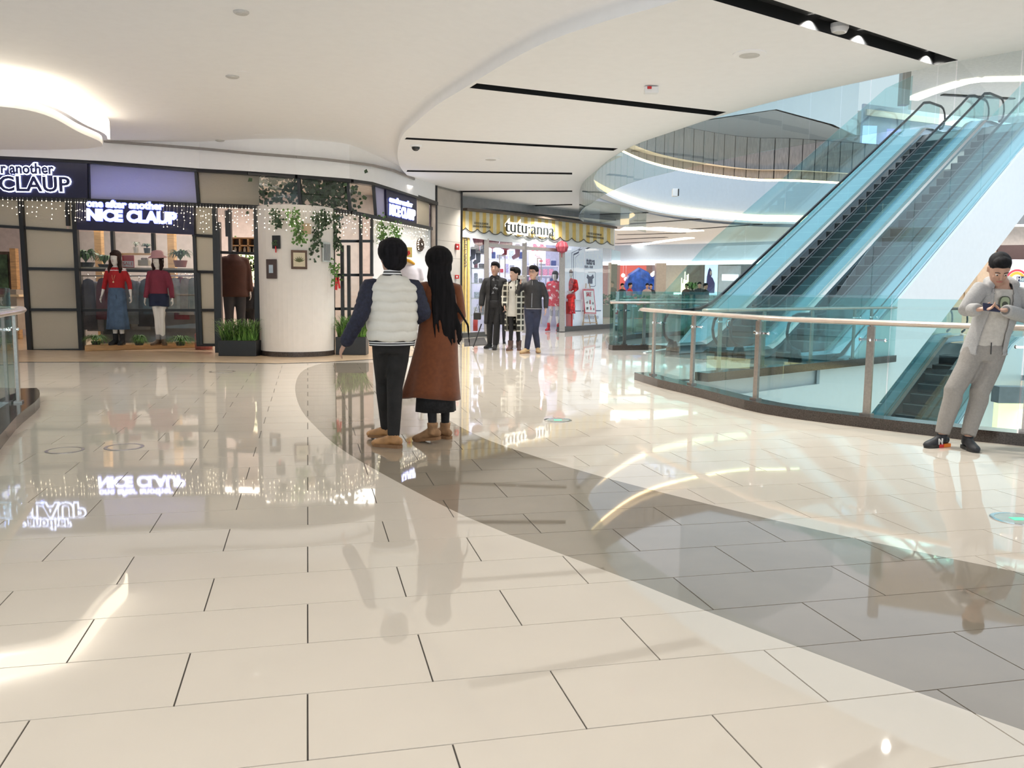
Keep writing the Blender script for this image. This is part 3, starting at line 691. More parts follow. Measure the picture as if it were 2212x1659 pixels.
# under-side of the upper truss and decks between the pair
for s0, rise, z0, nm in ((S0, 6.0, 0, 'upper'), (S0L-5.5/TR, 5.5, -5.5, 'lower')):
    s1 = s0+rise/TR; t = thing('escalator_truss', f'closed {("white" if nm=="upper" else "dark")} underside and centre deck between the {nm} pair of escalators', 'escalator truss', sw(s0, -10, z0-1))
    m = MB(); A = [(s0-1, -.95), (s0+.6, -.95+.0), (s1+1.2, rise-.9)]
    for (sa, za), (sb, zb) in zip(A, A[1:]): m.add([sw(sa, -8.25, za+z0), sw(sa, -12.05, za+z0), sw(sb, -12.05, zb+z0), sw(sb, -8.25, zb+z0)], [(0, 1, 2, 3)])
    m.build('underside', CLAD if nm == 'upper' else mat('dark_truss', (.10, .085, .075), .5), t)
    m = MB()
    for wa, wb in ((-10.13, -9.82), (-12.05, -11.48), (-8.47, -8.25)):
        for (sa, za), (sb, zb) in zip([(s0-1.2, 0), (s0, 0), (s1, rise), (s1+1.2, rise)], [(s0, 0), (s1, rise), (s1+1.2, rise)]):
            m.add([sw(sa, wa, za+z0+.2), sw(sb, wa, zb+z0+.2), sw(sb, wb, zb+z0+.2), sw(sa, wb, za+z0+.2)], [(0, 1, 2, 3)])
    m.build('deck', BLUEW, t)
# no-entry sticker and decals on the newel glass
p = sw(S0-1.0, -10.13, .72); t = thing('sticker', 'round red no-entry sticker at the foot of the left upper escalator', 'sticker', p)
m = MB()
for k in range(20):
    a, b = 2*PI*k/20, 2*PI*(k+1)/20; Q = lambda r, x: p+Vector((EX, EY, 0))*(r*math.cos(x))+Vector((0, 0, r*math.sin(x)))
    m.add([Q(.10, a), Q(.10, b), Q(.08, b), Q(.08, a)], [(0, 1, 2, 3)])
m.beam(Q(.09, 2.3), Q(-.09, 2.3), .012, .02); m.build('ring', mat('sticker_red', (.6, .2, .15)), t)
m = MB(); m.loft([p-Vector((0, 0, .03)), p+Vector((0, 0, .05))], [(.02, .008), (.015, .008)], n=6); m.build('figure', BLACK, t)
# ================================================================== CLOTHING SHOP (store A)
DA = [(-300, 17.4), (0, 17.65), (180, 17.75), (430, 17.7), (520, 17.3), (640, 17.2), (760, 17.7), (850, 19.2), (900, 20.3), (940, 21.4)]
def dA(x): return interp(x, DA)
def A(px, py, dd=0): return at(px, py, dA(px)+dd)
shopA = thing('clothing_shopfront', 'black steel framed clothing shopfront with reeded glass and fairy lights', 'shopfront', onz(300, 757))
def fbar(p, q, w=.07, dd=0, n=1, name='frame_bar', d2=.09):
    pts = [(p[0]+(q[0]-p[0])*k/n, p[1]+(q[1]-p[1])*k/n) for k in range(n+1)]
    m = MB()
    for a, b in zip(pts, pts[1:]):
        u, v = A(a[0], a[1], dd), A(b[0], b[1], dd); m.beam(u, v, d2 if abs((v-u).normalized().z) < .8 else w, w if abs((v-u).normalized().z) < .8 else d2)
    m.build(name, BLACK, shopA)
def pbar(P, w, dd=0, name='frame_bar', d2=.1):
    m = MB(); Q = [A(x, y, dd) for x, y in P]
    for a, b in zip(Q, Q[1:]): m.beam(a, b+(b-a)*.01, d2, w)
    m.build(name, BLACK, shopA)
TOP = [(-60, 334), (0, 338), (100, 342), (200, 347), (300, 355), (430, 365), (540, 371), (640, 378), (700, 382), (755, 387), (805, 394), (850, 408), (895, 422), (938, 437)]
MID = [(-60, 424), (0, 427), (100, 430), (200, 434), (300, 438), (430, 443), (540, 447), (640, 452), (700, 454), (755, 459), (812, 471), (850, 478), (895, 487), (928, 494)]
pbar([(x, y+3) for x, y in TOP], .08, name='top_beam', d2=.2); pbar(MID, .075, name='transom_beam', d2=.16)
for P in ([(-40, 486), (51, 492), (166, 499)], [(418, 508), (466, 511)], [(56, 580), (165, 582)], [(172, 583), (420, 587)], [(423, 587), (468, 588)], [(62, 669), (172, 669)], [(174, 670), (424, 670)], [(426, 670), (470, 670)], [(66, 757), (176, 756)], [(428, 745), (470, 745)], [(724, 521), (803, 521)], [(722, 594), (803, 594)], [(722, 667), (803, 667)], [(472, 545), (556, 548)]): pbar(P, .055, .05)
for p, q in [((190, 350), (192, 433)), ((424, 364), (430, 441)), ((645, 379), (650, 450)), ((751, 387), (757, 458)), ((806, 395), (812, 470)), ((45, 428), (66, 758)), ((145, 428), (148, 488)), ((160, 432), (177, 757)), ((243, 500), (247, 585)), ((331, 504), (334, 590)), ((418, 442), (429, 745)), ((464, 443), (471, 772)), ((473, 480), (478, 735)), ((490, 455), (492, 511)), ((554, 449), (557, 768)), ((496, 452), (498, 545)),
             ((720, 458), (720, 762)), ((739, 530), (741, 760)), ((753, 530), (755, 757)), ((779, 463), (781, 758)), ((803, 468), (803, 595)), ((430, 588), (436, 745))]: fbar(p, q, .06 if p[0] not in (160, 464, 45, 554) else .09, .02)
def fpanel(P, m, dd=.06, name='glass_pane'):
    Q = [A(x, y, dd) for x, y in P]; nrm = (Q[1]-Q[0]).cross(Q[-1]-Q[0]).normalized()
    MB().poly3(Q, .012, nrm).build(name, m, shopA)
def fstrip(top, bot, m, dd=.06, name='glass_pane'):
    n = len(top); mb = MB(); T = [A(x, y, dd) for x, y in top]; B = [A(x, y, dd) for x, y in bot]
    for i in range(n-1): mb.add([B[i], B[i+1], T[i+1], T[i]], [(0, 1, 2, 3)])
    mb.build(name, m, shopA)
fpanel([(194, 434), (426, 441), (421, 368), (194, 352)], FROSTB)
fpanel([(430, 441), (560, 447), (560, 372), (427, 366)], FROST)
fpanel([(560, 447), (646, 450), (642, 380), (560, 373)], GLS); fpanel([(652, 451), (754, 458), (750, 389), (648, 380)], GLS); fpanel([(758, 459), (810, 470), (805, 397), (754, 389)], GLS)
fpanel([(814, 471), (836, 475), (833, 406), (810, 398)], FROSTB); fpanel([(902, 488), (926, 493), (926, 432), (901, 424)], FROST)
for P in ([(-60, 484), (46, 490), (44, 430), (-60, 427)], [(53, 491), (144, 496), (143, 433), (49, 430)], [(150, 496), (164, 497), (161, 434), (148, 433)], [(422, 506), (463, 508), (461, 444), (421, 442)],
          [(56, 578), (164, 580), (161, 500), (52, 495)], [(60, 667), (170, 667), (166, 584), (57, 582)], [(66, 755), (175, 755), (171, 671), (62, 671)],
          [(424, 586), (466, 586), (464, 513), (421, 510)], [(426, 668), (468, 668), (467, 590), (425, 590)], [(429, 743), (469, 743), (469, 672), (427, 672)]): fpanel(P, FROST)
for P in ([(722, 520), (778, 520), (778, 464), (722, 459)], [(722, 592), (778, 592), (778, 523), (722, 523)], [(722, 757), (778, 757), (778, 669), (722, 669)], [(722, 665), (778, 665), (778, 596), (722, 596)]): fpanel(P, GLS)
for P in ([(178, 745), (427, 742), (424, 672), (175, 672)], [(175, 668), (423, 668), (420, 590), (171, 586)], [(170, 580), (419, 584), (418, 510), (167, 500)]): fpanel(P, GLS)
# bulkhead
bh = MB(); Tb = [(-300, 290), (0, 297), (225, 306), (400, 319), (560, 334), (680, 343), (760, 352), (830, 362), (880, 380), (938, 410)]
Bb = [(-300, 326), (0, 337), (200, 346), (430, 364), (540, 370), (640, 377), (755, 386), (805, 393), (850, 407), (938, 436)]
bx = [-300, 0, 100, 225, 330, 430, 540, 640, 700, 755, 805, 850, 895, 940]
vs = []
for x in bx:
    d = dA(x)-.25; vs += [at(x, interp(x, Bb), d), at(x, interp(x, Tb), d), at(x, interp(x, Tb), d+.5), at(x, interp(x, Bb), d+.5)]
for k_ in (1, 2):
    for v in vs[k_::4]: v.z = 4.22
fs = []
for i in range(len(bx)-1):
    for k in range(4): a = 4*i; fs.append((a+k, a+4+k, a+4+(k+1) % 4, a+(k+1) % 4))
bh.add(vs, fs); struct(bh.build('trim_bulkhead', WHITE, local=True))
sl = MB()
for a, b in zip(bx[3:-2], bx[4:-1]):
    p, q = at(a, interp(a, Tb)-1, dA(a)-.32), at(b, interp(b, Tb)-1, dA(b)-.32); sl.beam(p, q, .04, .05)
struct(sl.build('trim_bulkhead_slot', mat('grey_slot', (.28, .26, .25), .6), local=True))
# signs
def sign(name, label, P, lines, m, style, dd=-.06):
    Q = [A(x, y, dd) for x, y in P]; u = (Q[1]-Q[0]); nrm = u.cross(Q[3]-Q[0]).normalized()
    t = thing(name, label, 'sign', (Q[0]+Q[1])/2); MB().poly3([q-nrm*.10 for q in Q], .10, nrm).build('board', NAVY, t)
    for (s, cx, cy, hpx, wpx, bold) in lines:
        p = A(cx, cy, dd); p = p-nrm*((p-Q[0]).dot(nrm))+nrm*.03; size = hpx/F_PX*dA(cx)/.72
        tm = text('lettering', s, size, GLOWB, p, u, None, .01, bold); me = tm.data
        xs = [v.co for v in me.vertices]; r = u.normalized(); L = [x.dot(r) for x in xs]; wid = max(L)-min(L); want = (A(cx+wpx/2, cy, dd)-A(cx-wpx/2, cy, dd)).length
        bpy.data.objects.remove(tm); sx = want/wid
        if style == 'outline':
            text('halo', s, size, emis('letter_outline', (.62, .70, 1), 9), p-nrm*.012, u, t, .008, .026, sx=sx)
            text('lettering', s, size, mat('letter_navy', (.03, .03, .12), .4), p, u, t, .012, .008, sx=sx)
        else:
            text('halo', s, size, HALO, p-nrm*.014, u, t, .003, bold+.012, sx=sx)
            text('lettering', s, size, emis('letter_white', (.85, .88, 1), 4), p, u, t, .012, bold, sx=sx)
    return t
sign('shop_sign', 'large navy shop sign with outlined blue-white letters at the far left', [(-120, 424), (189, 428), (188, 347), (-120, 333)],
     [('one after another', 12, 365, 22, 212, .0), ('NICE CLAUP', 14, 399, 31, 280, .012)], GLOWB, 'outline')
sign('shop_sign', 'navy shop sign with solid glowing white letters above the two mannequins', [(166, 496), (419, 507), (419, 443), (164, 434)],
     [('one after another', 271, 443, 15, 165, .004), ('NICE CLAUP', 285, 469, 23, 193, .012)], GLOWB, 'solid')
o_ = area('sign_led_glow', A(300, 432, .35), 2.2, 30, (.40, .45, 1.0), rot=(PI, 0, 0), sy=.1)
sign('shop_sign', 'small angled navy shop sign with glowing letters near the stone column', [(836, 474), (900, 488), (900, 424), (834, 407)],
     [('one after another', 865, 437, 11, 48, .004), ('NICE CLAUP', 868, 460, 21, 54, .012)], GLOWB, 'solid')
# round white wall pillar
pc = at(639, 700, 17.2); pc.z = 0
pil = thing('round_pillar', 'round white pillar wall with pictures between the shop doors', 'pillar', pc)
R_ = (at(718, 700, 17.2).x-at(560, 700, 17.2).x)/2; pt = zof(640, 452, 16.5)
pc2 = Vector((pc.x, 17.35, 0)); pil.location = pc2
MB().lathe([(R_, .1), (R_, pt+.1)], pc2, 48).build('drum', mat('white_plaster_pillar', (.80, .76, .72), .6, var=.01), pil, smooth=False)
MB().lathe([(R_+.01, 0), (R_+.01, .1), (R_-.01, .1)], pc2, 48).build('plinth', GRAN, pil)
def on_pil(px, py, out=.02):
    x = at(px, py, 17.35-R_).x
    for _ in range(4):
        dx = max(-R_*.98, min(R_*.98, x-pc2.x)); y = pc2.y-math.sqrt(R_*R_-dx*dx); p = at(px, py, y); x = p.x
    n = Vector((p.x-pc2.x, p.y-pc2.y, 0)).normalized(); return p+n*out, n
def pframe(px, py, w, h, fm, pm, label, inner=.66, extra=None):
    p, n = on_pil(px, py, .02); r = Vector((0, 0, 1)).cross(n).normalized()*1; r = Vector((-n.y, n.x, 0)); a = math.atan2(r.y, r.x)
    t = thing('picture_frame', label, 'picture', p-Vector((0, 0, h/2))); MB().box(p, (w, .03, h), a).build('frame', fm, t, bevel=.005)
    MB().box(p+n*.012, (w*inner, .012, h*inner), a).build('picture', pm, t)
    if extra: extra(t, p+n*.022, r)
    return t
def leaves(t, p, r):
    m = MB()
    for k in range(7):
        a = -1.1+k*.37; d = r*math.sin(a)+Vector((0, 0, math.cos(a))); b = p-Vector((0, 0, .05)); q = r*math.cos(a)-Vector((0, 0, math.sin(a)))
        m.add([b, b+d*.06+q*.012, b+d*.12, b+d*.06-q*.012], [(0, 1, 2, 3)])
    m.build('leaf_print', mat('print_green', (.09, .10, .03)), t)
CREAMP = mat('print_cream', (.62, .55, .40))
pframe(646, 561, .30, .36, WOODD, CREAMP, 'square brown framed leaf picture on the round pillar', .74, leaves)
pframe(588, 581, .24, .37, mat('weathered_wood', (.07, .05, .05), .7), mat('photo_blue', (.45, .55, .65)), 'dark rough wooden frame with a small photo low on the pillar', .42)
def plantbox(t, p, r):
    m = MB()
    for k in range(9): m.ell(p+r*random.uniform(-.06, .05)+Vector((0, 0, random.uniform(-.06, .03))), (.03, .02, .02), 6, k=4)
    m.build('plant', GREEND, t); m = MB(); m.beam(p-Vector((0, 0, .08)), p-Vector((0, 0, .2)), .02, .02); m.build('red_tassel', RED, t)
pframe(598, 523, .17, .25, BLACK, BLACK, 'small dark wall box with plant and red tassel high on the pillar', .8, plantbox)
pframe(662, 494, .17, .2, mat('wood_tag', (.5, .38, .25)), mat('wood_tag', (.5, .38, .25)), 'light wooden square hung among the ivy on the pillar', .5)
def cage(t, p, r):
    m = MB()
    for k in range(6): m.beam(p+r*(-.1+k*.04)+Vector((0, 0, -.17)), p+r*(-.1+k*.04)+Vector((0, 0, .17)), .008, .008)
    m.build('wire_bars', WHITE, t)
pframe(703, 545, .22, .38, mat('pale_frame', (.55, .6, .6)), mat('cage_dark', (.02, .04, .045)), 'small caged window box at the right side of the pillar', .85, cage)
# ivy
def ivy(P, dd, spread, n, label, cat='ivy', name='hanging_ivy', size=.055):
    pts = [A(x, y, dd) for x, y in P]; t = thing(name, label, 'plant', pts[0]); m = MB()
    MB().tube(pts, .006, 5).build('vine', GREEND, t)
    for k in range(n):
        q = random.random()*(len(pts)-1); i = int(q); p = pts[i].lerp(pts[i+1], q-i)+Vector((random.gauss(0, spread), random.gauss(0, spread*.5), random.gauss(0, spread)))
        a = Vector((random.uniform(-1, 1), random.uniform(-.6, .2), random.uniform(-1, 0))).normalized(); b = a.cross(Vector((random.uniform(-.3, .3), -1, random.uniform(-.3, .3)))).normalized(); s = size*random.uniform(.7, 1.3)
        m.add([p, p+a*s*.4+b*s*.45, p+a*s, p+a*s*.4-b*s*.45], [(0, 1, 2, 3)])
    stuffp(m.build('leaves', GREEND if 'dark' in label else GREEN, t)); return t
ivy([(590, 450), (598, 470), (604, 486)], -.75, .05, 90, 'short dark ivy strand hanging over the left of the pillar')
ivy([(632, 452), (640, 480), (648, 505), (647, 520)], -.75, .07, 170, 'bushy ivy strand hanging over the middle of the pillar')
ivy([(680, 454), (690, 475), (688, 500), (680, 520), (676, 550)], -.6, .07, 220, 'long dark ivy strand hanging on the right of the pillar')
ivy([(695, 455), (705, 470), (698, 485)], -.5, .06, 110, 'second dark ivy strand hanging close to the window box')
ivy([(722, 457), (724, 490), (728, 525), (722, 535)], -.15, .06, 170, 'dark ivy strand hanging at the pillar edge before the right window')
ivy([(700, 565), (722, 570), (728, 600), (722, 615)], -.35, .05, 110, 'ivy and twig strand with red ribbon beside the pillar')
ivy([(570, 378), (600, 400), (640, 390)], .35, .28, 420, 'dark mass of ivy behind the transom glass, left cluster', size=.09)
ivy([(660, 392), (690, 412), (722, 400), (725, 440)], .35, .26, 700, 'dark mass of ivy behind the transom glass, right cluster', size=.09)
ivy([(825, 470), (824, 500), (822, 515)], -.1, .06, 120, 'ivy strand in the fairy lights right of the black window frame')
ivy([(848, 480), (850, 505), (856, 530)], -.1, .07, 150, 'ivy strand in the fairy lights above the walking man')
p = A(728, 610, -.4); t = thing('red_ribbon', 'red ribbon hung at the pillar edge', 'ribbon', p-Vector((0, 0, .2))); m = MB(); m.beam(p+Vector((0, 0, .1)), p-Vector((.02, 0, .15)), .05, .01); m.beam(p+Vector((0.02, 0, .1)), p-Vector((-.05, 0, .12)), .04, .01); m.build('band', RED, t)
# fairy lights
def fairy(xa, xb, dd, dens, depth, label):
    t = thing('fairy_lights', label, 'fairy lights', A((xa+xb)/2, interp((xa+xb)/2, MID), dd)); m = MB(); w = MB(); x = xa
    while x < xb:
        y0 = interp(x, MID)+4; L = random.uniform(.3, 1)*depth; y = y0
        pr = A(x, y0-6, dd)
        while y < y0+L:
            p = A(x+random.uniform(-1.2, 1.2), y, dd+random.uniform(-.03, .03)); m.ell(p, random.uniform(.006, .011), 5, k=3); y += random.uniform(6, 20); w.beam(pr, p, .004, .004); pr = p
        x += random.uniform(6, 12)/dens
    stuffp(m.build('bulbs', emis('fairy_bulb', (1, .84, .6), 12), t)); stuffp(w.build('wires', mat('pale_wire', (.5, .48, .45)), t))
fairy(-30, 165, -.12, 1.0, 46, 'fairy light curtain across the leftmost upper windows')
fairy(168, 190, -.14, 1.6, 60, 'fairy light strands at the left end of the middle sign')
fairy(345, 420, -.14, 1.3, 62, 'fairy light strands at the right end of the middle sign')
fairy(425, 560, -.12, 1.2, 66, 'fairy light curtain above the open shop door')
fairy(562, 722, -.8, 1.0, 50, 'sparse fairy light curtain across the round pillar')
fairy(724, 806, -.12, 1.3, 56, 'fairy light curtain across the right black window')
fairy(808, 926, -.12, 3.2, 56, 'dense fairy light curtain on the white wall under the small sign')
# white wall right of windows, wreath, marble strip, stone column
ww = MB(); P = [(805, 0), (850, 0), (895, 0), (930, 0)]
vs = []
for x, _ in P: d = dA(x)+.05; vs += [Vector((at(x, 700, d).x, d, 0)), at(x, interp(x, MID), d)]
ww.add(vs, [(0, 2, 3, 1), (2, 4, 5, 3), (4, 6, 7, 5)]); ww.build('plaster_wall', WHITE, shopA)
p = A(908, 529, -.05); t = thing('wreath', 'brown twig wreath on the white wall beside the stone column', 'wreath', p-Vector((0, 0, .2)))
m = MB()
u = (A(920, 529)-A(896, 529)).normalized()
for k in range(26):
    a = 2*PI*k/26; q = p+(u*math.cos(a)+Vector((0, 0, math.sin(a))))*(.115+random.uniform(-.015, .015)); m.ell(q, (.05, .04, .045), 6, k=4)
m.build('twigs', mat('wreath_brown', (.07, .05, .04), .8, var=.3), t); m = MB()
for k in range(14): a = 2*PI*k/14; m.ell(p+(u*math.cos(a)+Vector((0, 0, math.sin(a))))*.13-Vector((0, .05, 0)), .012, 6, k=4)
m.build('lights', emis('fairy_bulb', (1, .84, .6), 12), t)
ms = MB(); q0, q1 = onz(929, 744), onz(939, 742); q0 = Vector((at(929, 700, 21.3).x, 21.3, 0)); q1 = Vector((at(940, 700, 21.6).x, 21.5, 0)); ms.wall([q0, q1], 0, 3.8, .3); struct(ms.build('trim_marble_strip', mat('dark_marble', (.07, .06, .07), .12, var=.3, scale=5), local=True))
COL = mat('stone_column', (.50, .46, .42), .18, var=.03, scale=3)
c0 = Vector((at(940.5, 700, 21.3).x, 21.3, 0)); c1 = Vector((at(994, 700, 22.6).x, 22.6, 0)); cb = MB()
dv = (c1-c0); nv = Vector((-dv.y, dv.x, 0)).normalized()*1.5
cb.prism([tuple(c0[:2]), tuple(c1[:2]), tuple((c1+nv)[:2]), tuple((c0+nv)[:2])], 0, 3.85); colo = struct(cb.build('wall_stone_column', mat('column_joint', (.25, .23, .21)), local=True))
z = 0.02
nn = -nv.normalized()*.015
while z < 3.8:
    z2 = min(3.84, z+.42); a, b = c0+nn, c1+nn; a2 = a+(b-a).normalized()*.01; b2 = b-(b-a).normalized()*.01
    MB().poly3([(a2.x, a2.y, z), (b2.x, b2.y, z), (b2.x, b2.y, z2-.006), (a2.x, a2.y, z2-.006)], .012, -nn.normalized()).build('stone_slab', COL, colo, local=True); z = z2
ae = MB(); ae.beam(c0+nn*2, c0+nn*2+Vector((0, 0, 3.84)), .04, .04); ae.beam(c1+nn*2, c1+nn*2+Vector((0, 0, 3.84)), .05, .05); struct(ae.build('trim_column_edges', BLACK, local=True))
for k, (px, py, h, lb) in enumerate([(988, 533, .16, 'red fire alarm call point high on the stone column'), (987, 598, .10, 'small red alarm button lower on the stone column')]):
    p = at(px, py, 22.3); t = thing('fire_alarm', lb, 'fire alarm', p); MB().box(p, (.11, .05, h), .7).build('body', mat('alarm_red', (.5, .03, .03), .4), t, bevel=.01); MB().box(p+Vector((0, -.04, .0)), (.04, .02, .04), .7).build('button', WHITE, t)
# interior of shop A
WA = mat('shop_wall_warm', (.62, .55, .53), .6); ia = MB()
ia.wall([(at(-300, 700, 22.5).x, 22.5, 0), (at(930, 700, 22.6).x, 22.6, 0)], 0, 3.9, .15); struct(ia.build('wall_shop_back', WA, local=True))
ic = MB(); ic.add([tuple(at(x, 600, dA(x)+.2).xy)+(3.72,) for x in (-300, 0, 430, 760, 850, 935)]+[(-2.5, 22.5, 3.72), (-17, 22.5, 3.72)], [(0, 1, 2, 3, 4, 5, 6, 7)]); struct(ic.build('ceiling_shop', mat('shop_ceiling', (.55, .5, .46), .6), local=True))
pt_ = MB(); pt_.box(at(215, 540, 20.6).xy.to_3d()+Vector((0, 0, 1.7)), (.16, .16, 3.4)); pt_.box(at(372, 540, 20.6).xy.to_3d()+Vector((0, 0, 1.7)), (.16, .16, 3.4)); pt_.box(at(30, 540, 21).xy.to_3d()+Vector((0, 0, 1.1)), (.14, .14, 2.2)); struct(pt_.build('trim_shop_posts', WOOD, local=True))
sh = thing('display_ledge', 'long beige display ledge behind the window glass', 'shelf', at(290, 600, 18.4)); p, q = at(168, 579, 18.35), at(424, 583, 18.35); MB().beam(p, q, .35, .05).build('board', mat('beige_shelf', (.45, .4, .32)), sh)
MB().beam(p+Vector((0, .9, -1.0)), q+Vector((0, .9, -1.0)), .02, 1.5).build('backing_board', mat('shop_grey_backing', (.30, .28, .27), .8), sh)
GAR = [(.10, .10, .13), (.28, .27, .30), (.16, .05, .07), (.07, .08, .09), (.22, .23, .25), (.38, .36, .36), (.08, .07, .08), (.45, .43, .40), (.25, .05, .07), (.40, .33, .28), (.18, .09, .07), (.3, .3, .27)]
def garment(px, py0, py1, d, w, col, k, label):
    p = at(px, py0, d); h = (zof(px, py0, d)-zof(px, py1, d)); t = thing('hanging_garment', label, 'garment', p-Vector((0, 0, h)), 'garments hanging behind the window glass')
    m = MB(); m.loft([p-Vector((0, 0, h)), p-Vector((0, 0, h*.5)), p-Vector((0, 0, .22)), p-Vector((0, 0, .04)), p], [(w*.58, .07), (w*.5, .07), (w*.46, .08), (w*.3, .06), (w*.08, .03)], n=14, cap=False)
    for i in range(0, len(m.v)): m.v[i] += Vector((0, -.02*math.sin(i % 14*2.3), 0))
    m.build('cloth', mat(f'garment_{k}', col, .85, var=.1), t, smooth=True)
    MB().tube([p, p+Vector((0, 0, .05)), p+Vector((.02, 0, .08)), p+Vector((0, 0, .1))], .006, 5).build('hook', CHROME, t)
names = ['black', 'grey', 'dark wine', 'charcoal', 'slate', 'pale grey', 'near black', 'off-white', 'burgundy', 'camel', 'brown', 'khaki']
spots = [(190, 602, 712, 18.9, .38), (206, 608, 715, 18.95, .4), (222, 600, 690, 18.9, .35), (238, 610, 722, 18.95, .35), (282, 604, 700, 18.9, .4), (300, 608, 712, 18.95, .4), (316, 602, 705, 18.9, .4), (378, 600, 675, 18.9, .35), (390, 598, 690, 18.95, .3), (400, 600, 680, 18.9, .3), (408, 602, 672, 18.95, .3), (416, 600, 668, 18.9, .25)]
wh = ['leftmost, beside the reeded panels', 'second from the left', 'third from the left', 'behind the red-topped mannequin', 'just right of the red-topped mannequin', 'midway between the mannequins', 'left of the hatted mannequin', 'just right of the hatted mannequin', 'second right of the hatted mannequin', 'third right of the hatted mannequin', 'fourth right of the hatted mannequin', 'rightmost in the window']
for k, s_ in enumerate(spots): garment(*s_, GAR[k], k, f'{names[k]} garment on the rail, {wh[k]}')
rk = thing('clothes_rail', 'metal clothes rail behind the window glass', 'clothes rail', at(300, 740, 18.9)); MB().tube([at(176, 596, 18.9), at(426, 596, 18.9)], .015, 8).build('bar', STEEL, rk); m = MB(); [m.tube([at(x, 596, 18.9), at(x, 596, 18.9).xy.to_3d()], .015, 8) for x in (178, 424)]; m.build('upright', STEEL, rk)
def pot_plant(p, r, h, n, label, pm, leafm=GREEN, lw=.035, name='potted_plant', droop=.6, pot=True, ph=.14, pr=None):
    t = thing(name, label, 'plant', p)
    if pot: q_ = pr or r*.42; MB().lathe([(q_*.76, 0), (q_, ph), (q_*.9, ph), (q_*.84, ph-.02)], p, 16).build('pot', pm, t, smooth=False)
    m = MB(); b0 = p+Vector((0, 0, ph if pot else 0))
    for k in range(n):
        a = random.uniform(0, 2*PI); L = random.uniform(.6, 1); d = Vector((math.cos(a), math.sin(a)*.8, 0)); hh = h*random.uniform(.6, 1.05); sd = Vector((-d.y, d.x, 0))*lw/2; q = []
        for j in range(5):
            s_ = j/4; w = (1-abs(s_-.45)*1.6); w = max(.08, w); c = b0+d*(r*L*s_**1.1)+Vector((0, 0, hh*(s_*1.7-s_*s_*(1+droop*random.uniform(.5, 1))))); q += [c-sd*w, c+sd*w]
        m.add(q, [(2*j, 2*j+1, 2*j+3, 2*j+2) for j in range(4)])
    stuffp(m.build('foliage', leafm, t, smooth=True)); return t
PW = mat('white_pot', (.7, .7, .68)); PB = mat('black_pot', (.02, .02, .02)); PR = mat('red_pot', (.35, .1, .08))
pot_plant(at(186, 577, 18.3), .42, .5, 60, 'large leafy plant on the window ledge at the left', PB, lw=.09, ph=.1)
pot_plant(at(226, 577, 18.3), .32, .38, 45, 'green plant with pale flowers on the ledge beside the dark-haired mannequin', PB, lw=.06, ph=.06)
pot_plant(at(294, 547, 20.2), .16, .25, 26, 'small plant in a white pot on the back shelf', PW, mat('grey_leaf', (.25, .27, .22)), lw=.03)
pot_plant(at(318, 549, 20.2), .18, .2, 40, 'dark trailing plant on the back shelf right of the white pot', PB, GREEND, lw=.05)
pot_plant(at(390, 577, 18.3), .34, .45, 60, 'leafy plant in a red pot on the window ledge at the right', PR, lw=.06)
p, q = at(258, 549, 20.25), at(330, 549, 20.25); t = thing('back_shelf', 'small shelf on the back wall between the mannequins', 'shelf', p); MB().beam(p, q, .22, .04).build('board', WOOD, t)
p = at(277, 565, 18.2); t = thing('sale_sign', 'small red and white SALE card standing on the window ledge', 'sign', p-Vector((0, 0, .13))); MB().box(p, (.24, .02, .26), .1).build('card', mat('sale_red', (.6, .08, .09)), t); MB().box(p+Vector((0, -.012, -.05)), (.22, .01, .12), .1).build('band', WHITE2, t); text('lettering', 'SALE', .1, mat('sale_red', (.6, .08, .09)), p+Vector((0, -.02, -.05)), (1, .1, 0), t, .002)
p = at(312, 574, 18.25); t = thing('basket', 'beige basket of small goods on the window ledge', 'basket', p); MB().box(p+Vector((0, 0, .06)), (.22, .14, .12)).build('body', mat('basket_beige', (.5, .4, .28)), t, bevel=.01); m = MB(); [m.ell(p+Vector((random.uniform(-.08, .08), random.uniform(-.04, .04), .14)), .035, 6, k=4) for _ in range(7)]; m.build('contents', mat('rose_goods', (.55, .38, .3)), t)
cu = thing('cubby_shelf', 'light wooden cubby shelf with jars behind the shop door', 'shelf', at(525, 545, 20)); p, q = at(503, 547, 20), at(556, 515, 20)
w_, h_ = q.x-p.x, q.z-p.z; c = (p+q)/2
m = MB(); m.box((c.x, c.y+.1, c.z), (w_, .02, h_)); m.build('back_panel', WOODD, cu)
m = MB()
for k in range(4): m.box((p.x+w_*k/3, c.y, c.z), (.03, .2, h_))
m.build('upright', WOOD, cu); m = MB()
for k in range(3): m.box((c.x, c.y, p.z+h_*k/2), (w_+.03, .2, .03))
m.build('shelf_board', WOOD, cu)
for k in range(5):
    q = Vector((p.x+w_*(.12+.19*k), c.y-.03, p.z+.015)); t = thing('glass_jar', 'small glass jar in the lower row of the cubby shelf', 'jar', q, 'jars in the cubby shelf'); MB().lathe([(.035, 0), (.035, .09), (.02, .11)], q, 10).build('body', mat('jar_glass', (.5, .45, .35), .2), t); MB().lathe([(.025, .11), (.025, .13)], q, 10).build('lid', STEEL, t)
fw = thing('flower_wall', 'glowing pale wall of green plants behind the shop door', 'plant', at(530, 600, 21)); MB().box(at(530, 575, 21), (.75, .05, .8)).build('backing', emis('lit_wall', (1, .85, .6), 1.6), fw); m = MB()
for k in range(260):
    p = at(530+random.uniform(-32, 32), 570+random.gauss(0, 18), 20.9); s = .06; a = Vector((random.uniform(-1, 1), 0, random.uniform(-1, 1))).normalized(); b = Vector((a.z, 0, -a.x)); m.add([p, p+a*s*.5+b*s*.4, p+a*s, p+a*s*.5-b*s*.4], [(0, 1, 2, 3)])
stuffp(m.build('foliage', GREEN, fw))
